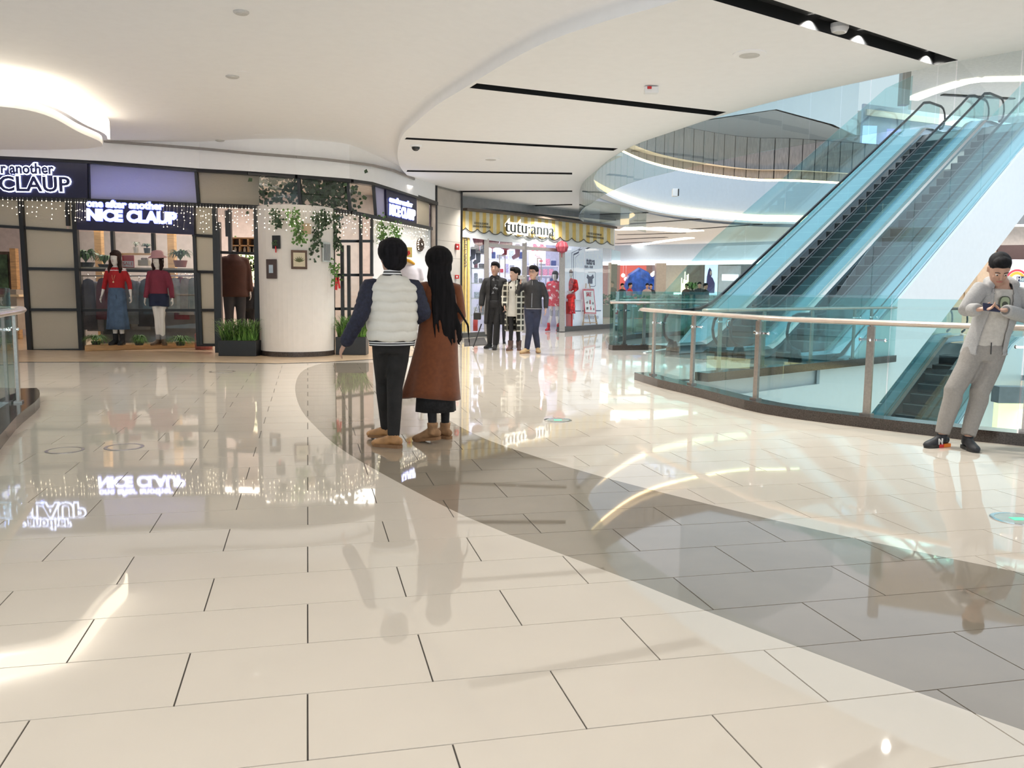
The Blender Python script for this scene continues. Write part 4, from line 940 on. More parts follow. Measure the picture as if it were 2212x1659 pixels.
# mannequin plinth and its plants
pl_ = thing('display_plinth', 'low orange wood plinth under the two mannequins', 'plinth', onz(305, 757)); fl_, fr_ = onz(183, 759), onz(430, 751)
m = MB(); m.prism([tuple(fl_.xy), tuple(fr_.xy), (fr_.x, fr_.y+.5), (fl_.x, fl_.y+.5)], 0.003, .12); m.build('body', WOOD, pl_, bevel=.01); m = MB(); m.prism([(fl_.x+.02, fl_.y+.02), (fr_.x-.02, fr_.y+.02), (fr_.x-.02, fr_.y+.48), (fl_.x+.02, fl_.y+.48)], .12, .125); m.build('top_board', WOOD, pl_)
for px, r, lb in [(208, .36, 'spider plant on the plinth left of the dark-haired mannequin'), (301, .24, 'small spider plant in a black pot between the mannequins'), (390, .42, 'spider plant on the plinth right of the hatted mannequin')]:
    q = onz(px, 748, .125); q.y = fl_.y+.22; q.x = at(px, 748, q.y).x; pot_plant(Vector((q.x, q.y, .126)), r, .30, 170, lb, PB, lw=.020, name='spider_plant', ph=.07, pr=.10, droop=1.0)
def planter(px0, px1, d, h, label, label2):
    a, b = at(px0, 700, d), at(px1, 700, d); t = thing('planter_box', label, 'planter', (a+b).xy.to_3d()/2)
    c = (a+b)/2; MB().box((c.x, d+.17, h/2+.003), (b.x-a.x, .34, h)).build('box', BLACK, t, bevel=.008); MB().box((c.x, d+.17, h-.01), (b.x-a.x-.04, .30, .03)).build('soil', mat('soil', (.05, .035, .025), .9), t)
    t2 = thing('grass_plant', label2, 'plant', (c.x, d+.17, h)); m = MB()
    for k in range(420):
        p = Vector((random.uniform(a.x+.04, b.x-.04), d+.17+random.uniform(-.12, .12), h)); an = random.uniform(0, 2*PI); L = random.uniform(.1, .45); H = random.uniform(.2, .55); dd = Vector((math.cos(an), math.sin(an), 0)); sd = Vector((-dd.y, dd.x, 0))*.009; q = []
        for j in range(5): s_ = j/4; c2 = p+dd*L*s_+Vector((0, 0, H*(2*s_-1.25*s_*s_))); w = 1-s_*.85; q += [c2-sd*w, c2+sd*w]
        m.add(q, [(2*j, 2*j+1, 2*j+3, 2*j+2) for j in range(4)])
    stuffp(m.build('blades', GREEN, t2))
planter(470, 552, 16.7, .30, 'black planter box left of the round pillar', 'bushy spider grass in the planter left of the pillar')
planter(724, 790, 17.3, .36, 'black planter box right of the round pillar', 'spider grass in the planter right of the pillar')
t = thing('leather_pouffe', 'round pink-red stool behind the reeded glass', 'stool', at(446, 742, 18.6)); MB().lathe([(.17, 0), (.18, .05), (.18, .32), (.15, .36)], at(440, 745, 18.4).xy.to_3d(), 20).build('body', mat('stool_red', (.4, .12, .1)), t); MB().lathe([(.15, .36), (.13, .38)], at(440, 745, 18.4).xy.to_3d(), 20).build('cushion', mat('stool_red', (.4, .12, .1)), t)
cn = thing('shop_counter', 'low counter with bags at the far left of the clothing shop', 'counter', at(10, 700, 20)); MB().box(at(8, 668, 19.6), (.9, .5, .9)).build('body', mat('counter', (.3, .25, .2)), cn); MB().box(at(8, 638, 19.6), (1.0, .55, .05)).build('top', mat('counter_top', (.7, .55, .35)), cn)
# low glass and steel details at the far left of the shop: mirror
mr = thing('standing_mirror', 'brown framed panel with green plants at the left edge', 'mirror', at(6, 700, 21)); MB().box(at(2, 615, 21), (.52, .05, 1.6)).build('frame', WOODD, mr); MB().box(at(1, 615, 20.95), (.40, .03, 1.45)).build('panel', GREEND, mr)
# ================================================================== STRIPED SHOP (store B)
DB = [(1000, 23.6), (1213, 27.3), (1320, 30.2), (1330, 30.6)]
def dB(x): return interp(x, DB)
def Bp(px, py, dd=0): return at(px, py, dB(px)+dd)
shopB = thing('striped_shopfront', 'white shopfront with yellow striped scalloped awning board and glass doors', 'shopfront', Bp(1150, 720))
bT = [(1000, 452), (1050, 457), (1100, 462), (1150, 468), (1200, 474), (1250, 480), (1300, 487), (1325, 492)]
def yT(x): return interp(x, bT)
def yB(x): return interp(x, [(1000, 512), (1080, 522), (1213, 531), (1330, 538)])
xs = [996+k*(1328-996)/40 for k in range(41)]
m = MB()
for a, b in zip(xs, xs[1:]): m.add([Bp(a, yB(a), -.1), Bp(b, yB(b), -.1), Bp(b, yT(b), -.1), Bp(a, yT(a), -.1)], [(0, 1, 2, 3)])
e_ = Bp(1328, yB(1328), -.1); e2_ = Bp(1328, yT(1328), -.1); m.add([e_, e_+Vector((.1, 1.2, 0)), e2_+Vector((.1, 1.2, 0)), e2_], [(0, 1, 2, 3)])
m.build('board', WHITE2, shopB)
YEL = mat('awning_yellow', (.78, .55, .16), .6); CRM = mat('awning_cream', (.82, .76, .58), .6)
def scal(x):   # scallop lower edge
    ph = ((x-1006)/25.5) % 1; base = interp(x, [(1000, 499), (1116, 512), (1236, 522), (1330, 530)]); return base-8.5*(1-abs(math.sin(PI*ph))**.75)
N = 44; st = [998+k*(1326-998)/N for k in range(N+1)]
for k in range(N):
    m = MB(); a, b = st[k], st[k+1]; c = [a+(b-a)*j/5 for j in range(6)]
    for u, v in zip(c, c[1:]): m.add([Bp(u, scal(u)-1, -.14), Bp(v, scal(v)-1, -.14), Bp(v, yT(v)+3, -.14), Bp(u, yT(u)+3, -.14)], [(0, 1, 2, 3)])
    m.build('awning_stripe', YEL if k % 2 == 0 else CRM, shopB)
m = MB(); c = [998+k*(1326-998)/130 for k in range(131)]; m.tube([Bp(x, scal(x), -.16) for x in c], .012, 4); m.build('scallop_line', BLACK, shopB)
m = MB(); q = [Bp(x, y, -.12) for x, y in bT]
for a, b in zip(q, q[1:]): m.beam(a, b, .3, .06)
m.build('top_trim', mat('brown_trim', (.12, .09, .07), .5), shopB)
gb = MB(); vs = []
for x in (994, 1050, 1100, 1150, 1200, 1250, 1300, 1330): a = Bp(x, yT(x), .1); vs += [a, Vector((a.x, a.y, 3.87))]
gb.add(vs, [(2*i, 2*i+2, 2*i+3, 2*i+1) for i in range(7)]); struct(gb.build('trim_grey_bulkhead', mat('grey_bulkhead', (.42, .42, .43), .5), local=True))
def btext(s, cx, cy, hpx, wpx, m, ext, off, name='lettering', dd=-.2, parent=None, x0=None):
    u = Bp(cx+40, yT(cx+40) if 1 else cy)-Bp(cx-40, yT(cx-40)); p = Bp(cx, cy, dd); t = text(name, s, hpx/F_PX*dB(cx)/.72, m, p, u, None, ext, off)
    r = u.normalized(); L = [v.co.dot(r) for v in t.data.vertices]; want = (Bp(cx+wpx/2, cy)-Bp(cx-wpx/2, cy)).length; bpy.data.objects.remove(t)
    return text(name, s, hpx/F_PX*dB(cx)/.72, m, p, u, parent or shopB, ext, off, sx=want/(max(L)-min(L)))
btext('tutu·anna', 1146, 494, 27, 106, emis('white_halo', (1, .97, .86), 2.0), .004, .05, 'halo', -.18)
btext('tutu·anna', 1146, 494, 27, 104, mat('letter_grey', (.05, .06, .07), .4), .02, -.007, dd=-.24)
INK = mat('print_ink', (.10, .09, .07), .6)
for cx, cy in ((1040, 483), (1285, 506)):
    btext('SOCKS & LEGWEAR', cx, cy, 4.5, 30, INK, .002, 0, dd=-.17); btext('INNERWEAR·ROOMWEAR', cx+1, cy+7, 4.5, 38, INK, .002, 0, dd=-.17)
# side pier with yellow stripe board and print
m = MB(); P = [Bp(996, 722, .02), Bp(1015, 722, .02), Bp(1015, 512, .02), Bp(996, 508, .02)]; m.poly3(P, .06, (0, 1, 0)); m.build('pier_board', CRM, shopB)
for a, b in ((996.5, 1001.5), (1004, 1007), (1010, 1014.5)): m = MB(); m.poly3([Bp(a, 716, -.0), Bp(b, 716, -.0), Bp(b, 512, -.0), Bp(a, 510, -.0)], .01, (0, -1, 0)); m.build('pier_stripe', YEL, shopB)
t_ = text('pier_lettering', 'tutu·anna', .22, INK, Bp(1005, 545, -.04), (0, 0, -1), shopB, .003, 0, up=(1, .2, 0))
# plinth, posts, doors
def bbar(p, q, w=.07, name='frame_bar', m_=STEEL, dd=0, d2=.12):
    m = MB(); u, v = Bp(p[0], p[1], dd), Bp(q[0], q[1], dd); vert = abs((v-u).normalized().z) > .8; m.beam(u, v, w if vert else d2, d2 if vert else w); m.build(name, m_, shopB)
for x, yb in ((1051, 722), (1133, 719), (1214, 716)): bbar((x, 516 if x < 1100 else 524), (x, yb), .18 if x > 1200 else .14, 'door_post')
bbar((1053, 529), (1130, 536), .1, 'door_head'); bbar((1135, 536), (1213, 541), .1, 'door_head')
for xa, xb in ((1079, 1091), (1161, 1169)):
    for y0, y1 in (((552, 600) if xa < 1100 else (558, 605)), (640, 700)):
        bbar((xa, y0), (xa, y1), .03, 'door_handle', dd=-.06, d2=.03); bbar((xb, y0), (xb, y1), .03, 'door_handle', dd=-.06, d2=.03); bbar((xa, y0), (xb, y0), .03, 'door_handle', dd=-.06, d2=.03)
m = MB(); a, b = Bp(1000, 722), Bp(1052, 722); m.wall([(a.x, a.y), (b.x, b.y)], 0, .13, .12); m.build('plinth', mat('dark_plinth', (.06, .06, .06), .5), shopB); m = MB(); a, b = Bp(1214, 714), Bp(1320, 709); m.wall([(a.x, a.y), (b.x, b.y)], 0, .16, .2); a2 = b+Vector((.5, 1.6, 0)); m.wall([(b.x, b.y), (a2.x, a2.y)], 0, .16, .12); m.build('plinth', mat('dark_plinth', (.06, .06, .06), .5), shopB)
for P in ([(1016, 716), (1050, 716), (1050, 512), (1016, 510)], [(1053, 718), (1078, 717), (1131, 717), (1131, 524), (1053, 518)], [(1136, 717), (1212, 715), (1212, 530), (1136, 525)], [(1216, 708), (1262, 706), (1262, 534), (1216, 530)], [(1264, 706), (1318, 704), (1318, 538), (1264, 534)]):
    m = MB(); Q = [Bp(x, y, .03) for x, y in P]; m.add(Q, [tuple(range(len(Q)))]); m.build('glass_pane', GLS, shopB)
b = Bp(1318, 704, .03); m = MB(); m.wall([(b.x, b.y), (b.x+.5, b.y+1.6)], .16, 2.75, .012); m.build('glass_pane', GLE, shopB)
# interior
PINKW = mat('shop_white_wall', (.75, .76, .84), .5)
ib = MB(); i0 = Bp(997, 700, .3); i1 = Bp(1235, 700, .6); ib.wall([(i0.x, i0.y), (i0.x+.2, i0.y+5.5), (i1.x+.3, i1.y+3.5), (i1.x+.0, i1.y+.1)], 0, 3.7, .1); struct(ib.build('wall_striped_shop', PINKW, local=True))
cbm = MB(); cbm.add([(i0.x, i0.y, 3.6), (i1.x+2, i1.y+.6, 3.6), (i1.x+2, i1.y+4, 3.6), (i0.x, i0.y+6, 3.6)], [(0, 1, 2, 3)]); struct(cbm.build('ceiling_striped_shop', WHITE2, local=True))
lm = MB(); lm.box((.2, 28.3, 3.55), (2.6, .3, .05)); lm.box((1.0, 30, 3.55), (2.6, .3, .05)); struct(lm.build('trim_shop_lights', emis('cool_tube', (.88, .88, 1), 5), local=True))
# poster panel (printed board) at the right with the shop's lettering
pp = thing('poster_board', 'tall white printed shop board with navy lettering and a dark top motif', 'poster', Bp(1275, 706, .35))
def Pp(x, y, dd=.35): return Bp(x, y, dd)
m = MB(); m.poly3([Pp(1219, 707), Pp(1302, 705), Pp(1302, 532), Pp(1219, 528)], .05, (0, 1, 0)); m.build('board', mat('poster_white', (.80, .84, .93), .4, emit=.25, ecol=(.8, .84, .95)), pp)
NV = mat('poster_navy', (.03, .04, .10), .5)
def pline(P, w=.02, mm=NV, nm='border'):
    m = MB()
    for a, b in zip(P, P[1:]): m.beam(Pp(*a, .32), Pp(*b, .32), .012, w)
    m.build(nm, mm, pp)
pline([(1239, 690), (1239, 550), (1250, 545), (1250, 540), (1262, 540), (1276, 533)], .05); pline([(1235, 690), (1235, 546), (1246, 541), (1256, 534)], .015); pline([(1240, 672), (1298, 671)], .03)
pline([(1243, 665), (1243, 556), (1253, 547), (1270, 545)], .012)
ub = Pp(1300, 560)-Pp(1240, 560); ub.z = 0
text('lettering', 'tutu·a', .33, NV, Pp(1276, 565, .28), ub, pp, .004, .006, sx=.75); text('lettering', '短袜裤 or 棉袜裤', .10, NV, Pp(1272, 577, .28), ub, pp, .002, 0, sx=.8); text('lettering', 'Welcome to tutu', .20, mat('poster_grey', (.4, .42, .5)), Pp(1276, 685, .28), ub, pp, .002, 0, sx=.8, shear=.3)
pline([(1264, 588), (1285, 588), (1286, 590), (1286, 617), (1284, 618.5), (1265, 618.5), (1263, 616), (1263, 590), (1264, 588)], .02)
m = MB(); m.poly3([Pp(x, y, .31) for x, y in [(1270, 613), (1280, 613), (1280, 603), (1283, 600), (1281, 592), (1277, 597), (1273, 597), (1269, 592), (1267, 600), (1270, 603)]], .01, (0, -1, 0)); m.build('top_motif', NV, pp)
# red wall posters and goods
rp_ = thing('lightbox', 'bright red and white lit promotional poster behind the glass door', 'poster', at(1162, 570, 29.5)); MB().box(at(1161, 549, 29.5), (.62, .04, .62), .5).build('panel', emis('lightbox_white', (1, .88, .9), 2.2), rp_); m = MB()
for k in range(12): m.ell(at(1146+random.uniform(0, 30), 530+random.choice([0, 2, 30])+random.uniform(0, 8), 29.35), (.07, .01, .05), 8, k=4)
m.build('flowers', emis('lightbox_red', (.9, .08, .12), 1.2), rp_); text('lettering', '福', .2, emis('lightbox_red', (.9, .08, .12), 1.2), at(1160, 552, 29.3), (1, .5, 0), rp_, .003, 0)
for k, (x, y, d) in enumerate([(1036, 516, 24.6), (1064, 522, 25.2), (1093, 526, 25.6), (1214, 533, 27.0)]):
    p = at(x, y, d); t = thing('paper_lantern', f'red paper fan lantern hanging behind the door glass, {["first","second","third","last"][k]} from the stone column', 'lantern', p-Vector((0, 0, .2))); m = MB()
    m.lathe([(.02, -.2), (.15, -.14), (.19, 0), (.14, .13), (.03, .18)], p, 24, fn=lambda a, z: 1+.06*math.cos(12*a)); m.build('paper', mat('lantern_red', (.42, .07, .10), .6), t); m = MB(); m.beam(p-Vector((0, 0, .2)), p-Vector((0, 0, .33)), .02, .02); m.build('tassel', RED, t)
gcols = [('navy', (.05, .07, .2)), ('pale blue', (.55, .62, .8)), ('white', (.8, .8, .86)), ('pink', (.7, .3, .4)), ('grey', (.35, .35, .4)), ('red', (.6, .05, .08)), ('lilac', (.5, .45, .7))]
def shelfset(x0, x1, d, ys, label):
    a, b = at(x0, 600, d), at(x1, 600, d); t = thing('wall_shelf', label, 'shelf', (a.x, d, .1)); zs = [zof((x0+x1)/2, y, d) for y in ys]
    for z in zs: MB().box(((a.x+b.x)/2, d, z), (b.x-a.x, .35, .03)).build('shelf_board', WHITE2, t)
    for x in (a.x, b.x): MB().box((x, d, max(zs)/2), (.03, .35, max(zs))).build('upright', WHITE2, t)
    n = 0
    for z in zs:
        x = a.x+.08
        while x < b.x-.12:
            nm, col = random.choice(gcols); w = random.uniform(.11, .2); h = random.uniform(.08, .3)
            g_ = thing('folded_goods', f'small {nm} folded garment on the {label.split(" with ")[0]}', 'garment', (x, d-.05, z+.016), f'{nm} folded goods on the {label.split(" with ")[0]}')
            MB().box((x+w/2, d-.05, z+.016+h/2), (w*.9, .2, h)).build('cloth', mat('goods_'+nm.replace(' ', '_'), col, .8, var=.2, scale=30), g_, bevel=.02); x += w+.02; n += 1
shelfset(1018, 1048, 25.4, [548, 580, 612, 645, 680], 'narrow left shelf inside the striped shop with small goods')
shelfset(1056, 1128, 28.5, [560, 590, 620, 650, 680], 'middle shelf inside the striped shop with small goods')
shelfset(1137, 1205, 30.5, [575, 596, 618, 645], 'right shelf inside the striped shop with small goods')
def sock(x, y, d, col, label, s=1):
    p = at(x, y, d); t = thing('hanging_sock', label, 'sock', p-Vector((0, 0, .2))); MB().loft([p+Vector((0, 0, .1*s)), p, p-Vector((0, 0, .1*s)), p-Vector((.09*s, 0, .15*s))], [(.05*s, .03), (.05*s, .03), (.05*s, .03), (.035*s, .03)], n=8).build('knit', mat('sock_'+label.split()[0], col, .8), t, smooth=True)
    MB().lathe([(.052*s, .06*s), (.052*s, .1*s)], p, 8).build('cuff', WHITE2, t)
for k, a in enumerate([(1022, 545, 24.7, (.08, .09, .15), 'navy sock hanging at the left window of the striped shop', 1.4), (1033, 553, 24.8, (.1, .11, .16), 'slate sock hanging lower at the left window', 1.4), (1092, 541, 26, (.4, .05, .1), 'crimson sock hanging behind the first glass door'), (1118, 540, 26.2, (.6, .3, .4), 'pink sock hanging near the middle door post', 1.6)]): sock(*a)
p = onz(1027, 719); p = at(1027, 707, 24.9); p.z = .13; t = thing('fire_extinguisher', 'red fire extinguisher standing inside the left window', 'fire extinguisher', p)
MB().lathe([(.07, 0), (.07, .32), (.04, .38), (.02, .4)], p, 14).build('cylinder', mat('extinguisher_red', (.55, .05, .04), .3), t, smooth=True); MB().box(p+Vector((0, 0, .43)), (.1, .03, .05)).build('valve', BLACK, t)
rb = thing('display_cube', 'red display cube under the seated mannequin', 'plinth', Bp(1224, 706, .3)); q = Bp(1224, 706, .5); MB().box((q.x, q.y, .16+.40), (.36, .4, .8)).build('body', mat('cube_red', (.6, .05, .04), .5), rb, bevel=.01); MB().box((q.x, q.y, .16+.82), (.40, .44, .04)).build('top', WHITE2, rb)
rt = thing('display_table', 'white narrow table beside the seated mannequin', 'table', Bp(1246, 706, .28)); q = Bp(1247, 706, .28); MB().box((q.x, q.y, 1.0), (.3, .3, .03)).build('tabletop', WHITE2, rt)
for sx_ in (-1, 1): MB().box((q.x+sx_*.13, q.y, .58), (.03, .03, .83)).build('leg', WHITE2, rt)
# easel
ez = thing('easel_sign', 'SALE sign with candy striped border on a wooden easel', 'sign', Bp(1275, 706, -.0)); pr_ = [Bp(1258, 624, .1), Bp(1283, 624, .1), Bp(1288, 679, .05), Bp(1263, 678, .05)]
fz = Vector((.0, -1, .0)); m = MB(); m.poly3([pr_[3], pr_[2], pr_[1], pr_[0]], .02, fz); m.build('board', mat('candy_red', (.7, .08, .12), .5), ez)
cc_ = sum(pr_, Vector())/4; m = MB(); m.poly3([cc_+(p-cc_)*.86-Vector((0, .03, 0)) for p in (pr_[3], pr_[2], pr_[1], pr_[0])], .01, fz); m.build('paper', WHITE2, ez)
for k in range(14):
    a = k/14
    for u, v in ((pr_[3], pr_[2]), (pr_[0], pr_[1])): q = u.lerp(v, a+.03)-Vector((0, .025, 0)); MB().beam(q-Vector((.02, 0, .03)), q+Vector((.02, 0, .03)), .012, .012).build('border_stripe', WHITE2, ez)
ue = pr_[1]-pr_[0]; up_e = pr_[0]-pr_[3]; rr = mat('sale_text_red', (.55, .04, .08)); kk = mat('sale_text_dark', (.1, .1, .1))
def et(s, fx, fy, sz, mm): text('lettering', s, sz, mm, pr_[0].lerp(pr_[1], fx).lerp(pr_[3].lerp(pr_[2], fx), fy)-Vector((0, .06, 0)), ue, ez, .003, .002, up=up_e, sx=.8)
et('SALE', .5, .22, .20, rr); et('一件', .27, .55, .09, kk); et('8', .55, .53, .20, rr); et('折', .8, .57, .08, kk); et('两件', .27, .78, .09, kk); et('6', .57, .76, .20, rr); et('折', .82, .8, .08, kk)
for a, b in (((1262, 679), (1257, 706)), ((1286, 679), (1291, 705)), ((1271, 679), (1275, 700)), ((1266, 612), (1260, 706)), ((1273, 612), (1289, 706))):
    MB().beam(Bp(*a, .13), Bp(*b, .13), .03, .03).build('leg', WOOD, ez)
MB().beam(Bp(1259, 697, .1), Bp(1290, 697, .1), .03, .03).build('crossbar', WOOD, ez)
mt = thing('door_mat', 'dark floor mat before the left window of the striped shop', 'mat', onz(1025, 740)); P = [onz(x, y) for x, y in [(1003, 733), (1046, 730), (1054, 745), (1003, 748)]]
MB().prism([tuple(p.xy) for p in P], .003, .014).build('mat', mat('dark_mat', (.06, .055, .055), .8, bump=.3), mt); MB().prism([tuple((p+(Vector((1.9, 21.3, 0))-p)*.0).xy) for p in [P[0], P[1], P[1]+Vector((0, -.05, 0)), P[0]+Vector((0, -.05, 0))]], .014, .018).build('edging', STEEL, mt)
# ================================================================== FAR HALL
fw_ = MB(); A_, B_, C_ = at(1316, 600, 50), at(1500, 600, 47), at(1760, 600, 42); A_.z = B_.z = C_.z = 0
D_ = C_+Vector((12, -3, 0))
fpts = [A_-Vector((6, -2, 0)), A_, B_, C_, D_]
fw_.wall(fpts, 2.75, 3.9, .3); struct(fw_.build('wall_far_fascia', mat('far_fascia', (.55, .64, .74), .4, var=.01), local=True))
fl_s = MB(); fl_s.wall([p-Vector((0, .3, 0)) for p in fpts], 2.72, 2.92, .12); struct(fl_s.build('trim_far_strip_light', emis('far_strip', (1, .97, .92), 3), local=True))
fs2 = MB(); 
for P, w in (([(1322, 494), (1400, 492), (1495, 499)], 1.3), ([(1325, 539), (1400, 525), (1490, 513)], .5), ([(1310, 484), (1330, 488)], .8)):
    for a, b in zip(P, P[1:]): fs2.beam(onz(*a, ZR)-Vector((0, 0, .02)), onz(*b, ZR)-Vector((0, 0, .02)), w, .03)
struct(fs2.build('trim_far_cove_light', emis('far_cove', (1, .93, .82), 4), local=True))
COLM = mat('far_column', (.42, .37, .31), .4)
fpier = MB()
def fl(x, d=46): return at(x, 620, d).x
for x0, x1 in ((1320, 1338), (1424, 1446), (1552, 1562), (1640, 1660)): fpier.box(((fl(x0)+fl(x1))/2, 47.4, 1.4), (fl(x1)-fl(x0), .6, 2.8))
struct(fpier.build('wall_far_piers', COLM, local=True))
fbw = MB(); fbw.box(((fl(1300)+fl(1800))/2, 51.5, 1.5), (fl(1800)-fl(1300)+4, .2, 3)); struct(fbw.build('wall_far_shops', mat('far_shop_wall', (.50, .45, .42), .6), local=True))
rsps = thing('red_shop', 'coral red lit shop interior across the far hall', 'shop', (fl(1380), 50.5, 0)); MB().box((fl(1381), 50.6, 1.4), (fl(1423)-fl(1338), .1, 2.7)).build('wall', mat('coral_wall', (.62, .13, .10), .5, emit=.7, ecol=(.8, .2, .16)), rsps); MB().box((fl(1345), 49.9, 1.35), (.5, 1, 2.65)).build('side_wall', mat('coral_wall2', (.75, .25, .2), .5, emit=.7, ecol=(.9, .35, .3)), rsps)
bl = thing('blue_sculpture', 'big faceted blue whale-like display in the red shop', 'display', at(1390, 626, 49)); m = MB(); bpts = [(1361, 618, .45), (1368, 612, .7), (1380, 609, .95), (1392, 612, .8), (1402, 616, .5), (1412, 619, .35)]
m.loft([at(x, y+4, 49) for x, y, r in bpts], [r for x, y, r in bpts], n=9, side=(0, 1, 0)); m.build('body', mat('sculpture_blue', (.03, .11, .45), .4, var=.3, scale=3, emit=.25, ecol=(.05, .15, .6)), bl); m = MB(); m.loft([at(1410, 620, 49), at(1418, 610, 49)], [.2, .45], n=6); m.build('fin', mat('sculpture_blue', (.03, .11, .45), .4), bl)
for k, (x, y) in enumerate([(1346, 595), (1352, 603), (1409, 593), (1413, 590), (1420, 592), (1411, 601), (1421, 601)]):
    p = at(x, y, 49.5); t = thing('globe_lamp', 'white glowing globe lamp hanging in the red shop', 'lamp', p-Vector((0, 0, .1)), 'globe lamps in the red shop'); MB().ell(p, .11, 10).build('globe', emis('globe', (1, .9, .82), 5), t, smooth=True); MB().beam(p, p+Vector((0, 0, .9)), .015, .015).build('cord', WHITE2, t)
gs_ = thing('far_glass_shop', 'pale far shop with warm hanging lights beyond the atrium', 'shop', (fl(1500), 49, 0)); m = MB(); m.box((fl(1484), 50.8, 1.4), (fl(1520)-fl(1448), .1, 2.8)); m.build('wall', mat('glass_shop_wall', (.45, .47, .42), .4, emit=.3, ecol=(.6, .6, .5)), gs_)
m = MB()
for k in range(7): m.box((fl(1502+k*2.5), 49.8, 1.7+random.uniform(-.3, .3)), (.05, .05, random.uniform(.5, 1.1)))
m.build('hanging_lights', emis('warm_hang', (1, .85, .5), 4), gs_); MB().box((fl(1506), 49.7, 1.15), (1.1, .1, .12)).build('lamp_row', emis('row_lamp', (1, .93, .8), 5), gs_)
po = thing('fashion_poster', 'tall lit poster with a side view of a long-haired person in violet', 'poster', at(1535, 640, 47)); MB().box(at(1536, 603, 47)-Vector((0, 0, 0)), (fl(1549)-fl(1521), .1, 1.75)).build('panel', emis('poster_lit', (.85, .87, 1), 1.3), po)
m = MB(); V = mat('poster_violet', (.10, .07, .22), .5)
m.poly3([at(x, y, 46.9) for x, y in [(1528, 633), (1543, 633), (1544, 612), (1539, 600), (1536, 598), (1538, 592), (1537, 584), (1533, 578), (1530, 584), (1527, 598), (1526, 612)]], .02, (0, -1, 0)); m.build('figure', V, po)
m = MB(); m.poly3([at(x, y, 46.8) for x, y in [(1534, 585), (1537.5, 586), (1537.5, 591), (1535, 595), (1533, 592)]], .02, (0, -1, 0)); m.build('face', mat('poster_skin', (.6, .45, .42)), po)
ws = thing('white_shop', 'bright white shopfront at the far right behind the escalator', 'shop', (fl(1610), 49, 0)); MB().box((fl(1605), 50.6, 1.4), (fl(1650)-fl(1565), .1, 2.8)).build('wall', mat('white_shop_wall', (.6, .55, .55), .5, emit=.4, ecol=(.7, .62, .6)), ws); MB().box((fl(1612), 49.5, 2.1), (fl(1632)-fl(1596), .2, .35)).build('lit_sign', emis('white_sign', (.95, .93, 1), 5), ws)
pot_plant(at(1495, 640, 44), .5, .8, 60, 'green potted plant in the far hall in front of the pale shop', PB, lw=.16, ph=.3)
hd = thing('far_hedge', 'low green glass screened planting along the far hall', 'plant', at(1400, 640, 40)); m = MB()
m.box((fl(1420, 41), 41, .32), (6.5, .4, .6)); m.build('trough', mat('far_trough', (.14, .17, .13), .6), hd); m = MB()
for k in range(500): p = Vector((fl(1420, 41)+random.uniform(-3.2, 3.2), 41+random.uniform(-.25, .25), .6+random.uniform(0, .45))); a = Vector((random.uniform(-1, 1), random.uniform(-1, 1), random.uniform(0, 1))).normalized()*.16; b = Vector((a.z, 0, -a.x)).normalized()*.06; m.add([p, p+a*.5+b, p+a, p+a*.5-b], [(0, 1, 2, 3)])
stuffp(m.build('foliage', mat('hedge_green', (.12, .19, .12), .6, var=.3), hd))
# ---- right background, behind the leaning man
RW = MB(); RW.wall([at(2030, 600, 33).xy.to_3d(), at(2154, 600, 33).xy.to_3d()], 0, 3.2, .3); rwo = struct(RW.build('wall_right_beige', mat('right_beige', (.62, .50, .36), .5), local=True))
for x0, x1, y0, y1 in ((2060, 2080, 640, 545), (2083, 2110, 640, 590)):
    MB().poly3([at(x0, y0, 32.9), at(x1, y0, 32.9), at(x1, y1, 32.9), at(x0, y1, 32.9)], .04, (0, -1, 0)).build('wall_panel', mat('right_beige_dark', (.45, .36, .25), .4), rwo, local=True)
MB().poly3([at(2083, 600, 32.8), at(2094, 600, 32.8), at(2094, 592, 32.8), at(2083, 592, 32.8)], .04, (0, -1, 0)).build('door_plate', mat('brass_plate', (.2, .17, .1), .4), rwo, local=True)
rsn = thing('dark_fascia_shop', 'shop with dark brown fascia and bright white window at the right edge', 'shop', at(2185, 650, 32)); MB().poly3([at(2152, 560, 32), at(2330, 562, 32), at(2330, 528, 32), at(2152, 530, 32)], .1, (0, -1, 0)).build('fascia', mat('brown_fascia', (.045, .022, .022), .5), rsn)
MB().poly3([at(2154, 640, 32.3), at(2330, 640, 32.3), at(2330, 562, 32.3), at(2154, 561, 32.3)], .1, (0, -1, 0)).build('window', emis('white_window', (.92, .88, 1), 1.5), rsn)
m = MB(); p = at(2196, 606, 32.1)
for r0, r1, mm in ((.34, .42, 0), (.22, .33, 1)):
    for k in range(12):
        a, b = PI*k/12, PI*(k+1)/12; Q = lambda r, x: p+Vector((r*math.cos(x), 0, r*math.sin(x))); m.add([Q(r0, a), Q(r0, b), Q(r1, b), Q(r1, a)], [(0, 1, 2, 3)], mm)
m.build('round_logo', [mat('logo_red', (.5, .04, .08)), mat('logo_orange', (.85, .42, .06))], rsn); MB().poly3([at(2196, 609, 32), at(2240, 609, 32), at(2240, 597, 32), at(2196, 597, 32)], .02, (0, -1, 0)).build('label_band', mat('logo_navy', (.02, .03, .08)), rsn); text('lettering', 'He.', .22, WHITE2, at(2206, 603, 31.9), (1, 0, 0), rsn, .004)
fr2 = MB(); fr2.beam(onz(2075, 487, 3.8)*1+Vector((0, 0, .0)), onz(2400, 487, 3.8), .5, .04); fr2.beam(onz(2060, 511, 3.8), onz(2400, 511, 3.8), .6, .04); struct(fr2.build('trim_right_strip_light', emis('right_strip', (1, .95, .85), 5), local=True))
rf = MB(); rf.wall([at(2040, 500, 33.5).xy.to_3d(), at(2420, 500, 33.5).xy.to_3d()], 3.2, 3.95, .2); struct(rf.build('wall_right_fascia', mat('right_fascia', (.6, .56, .52)), local=True))
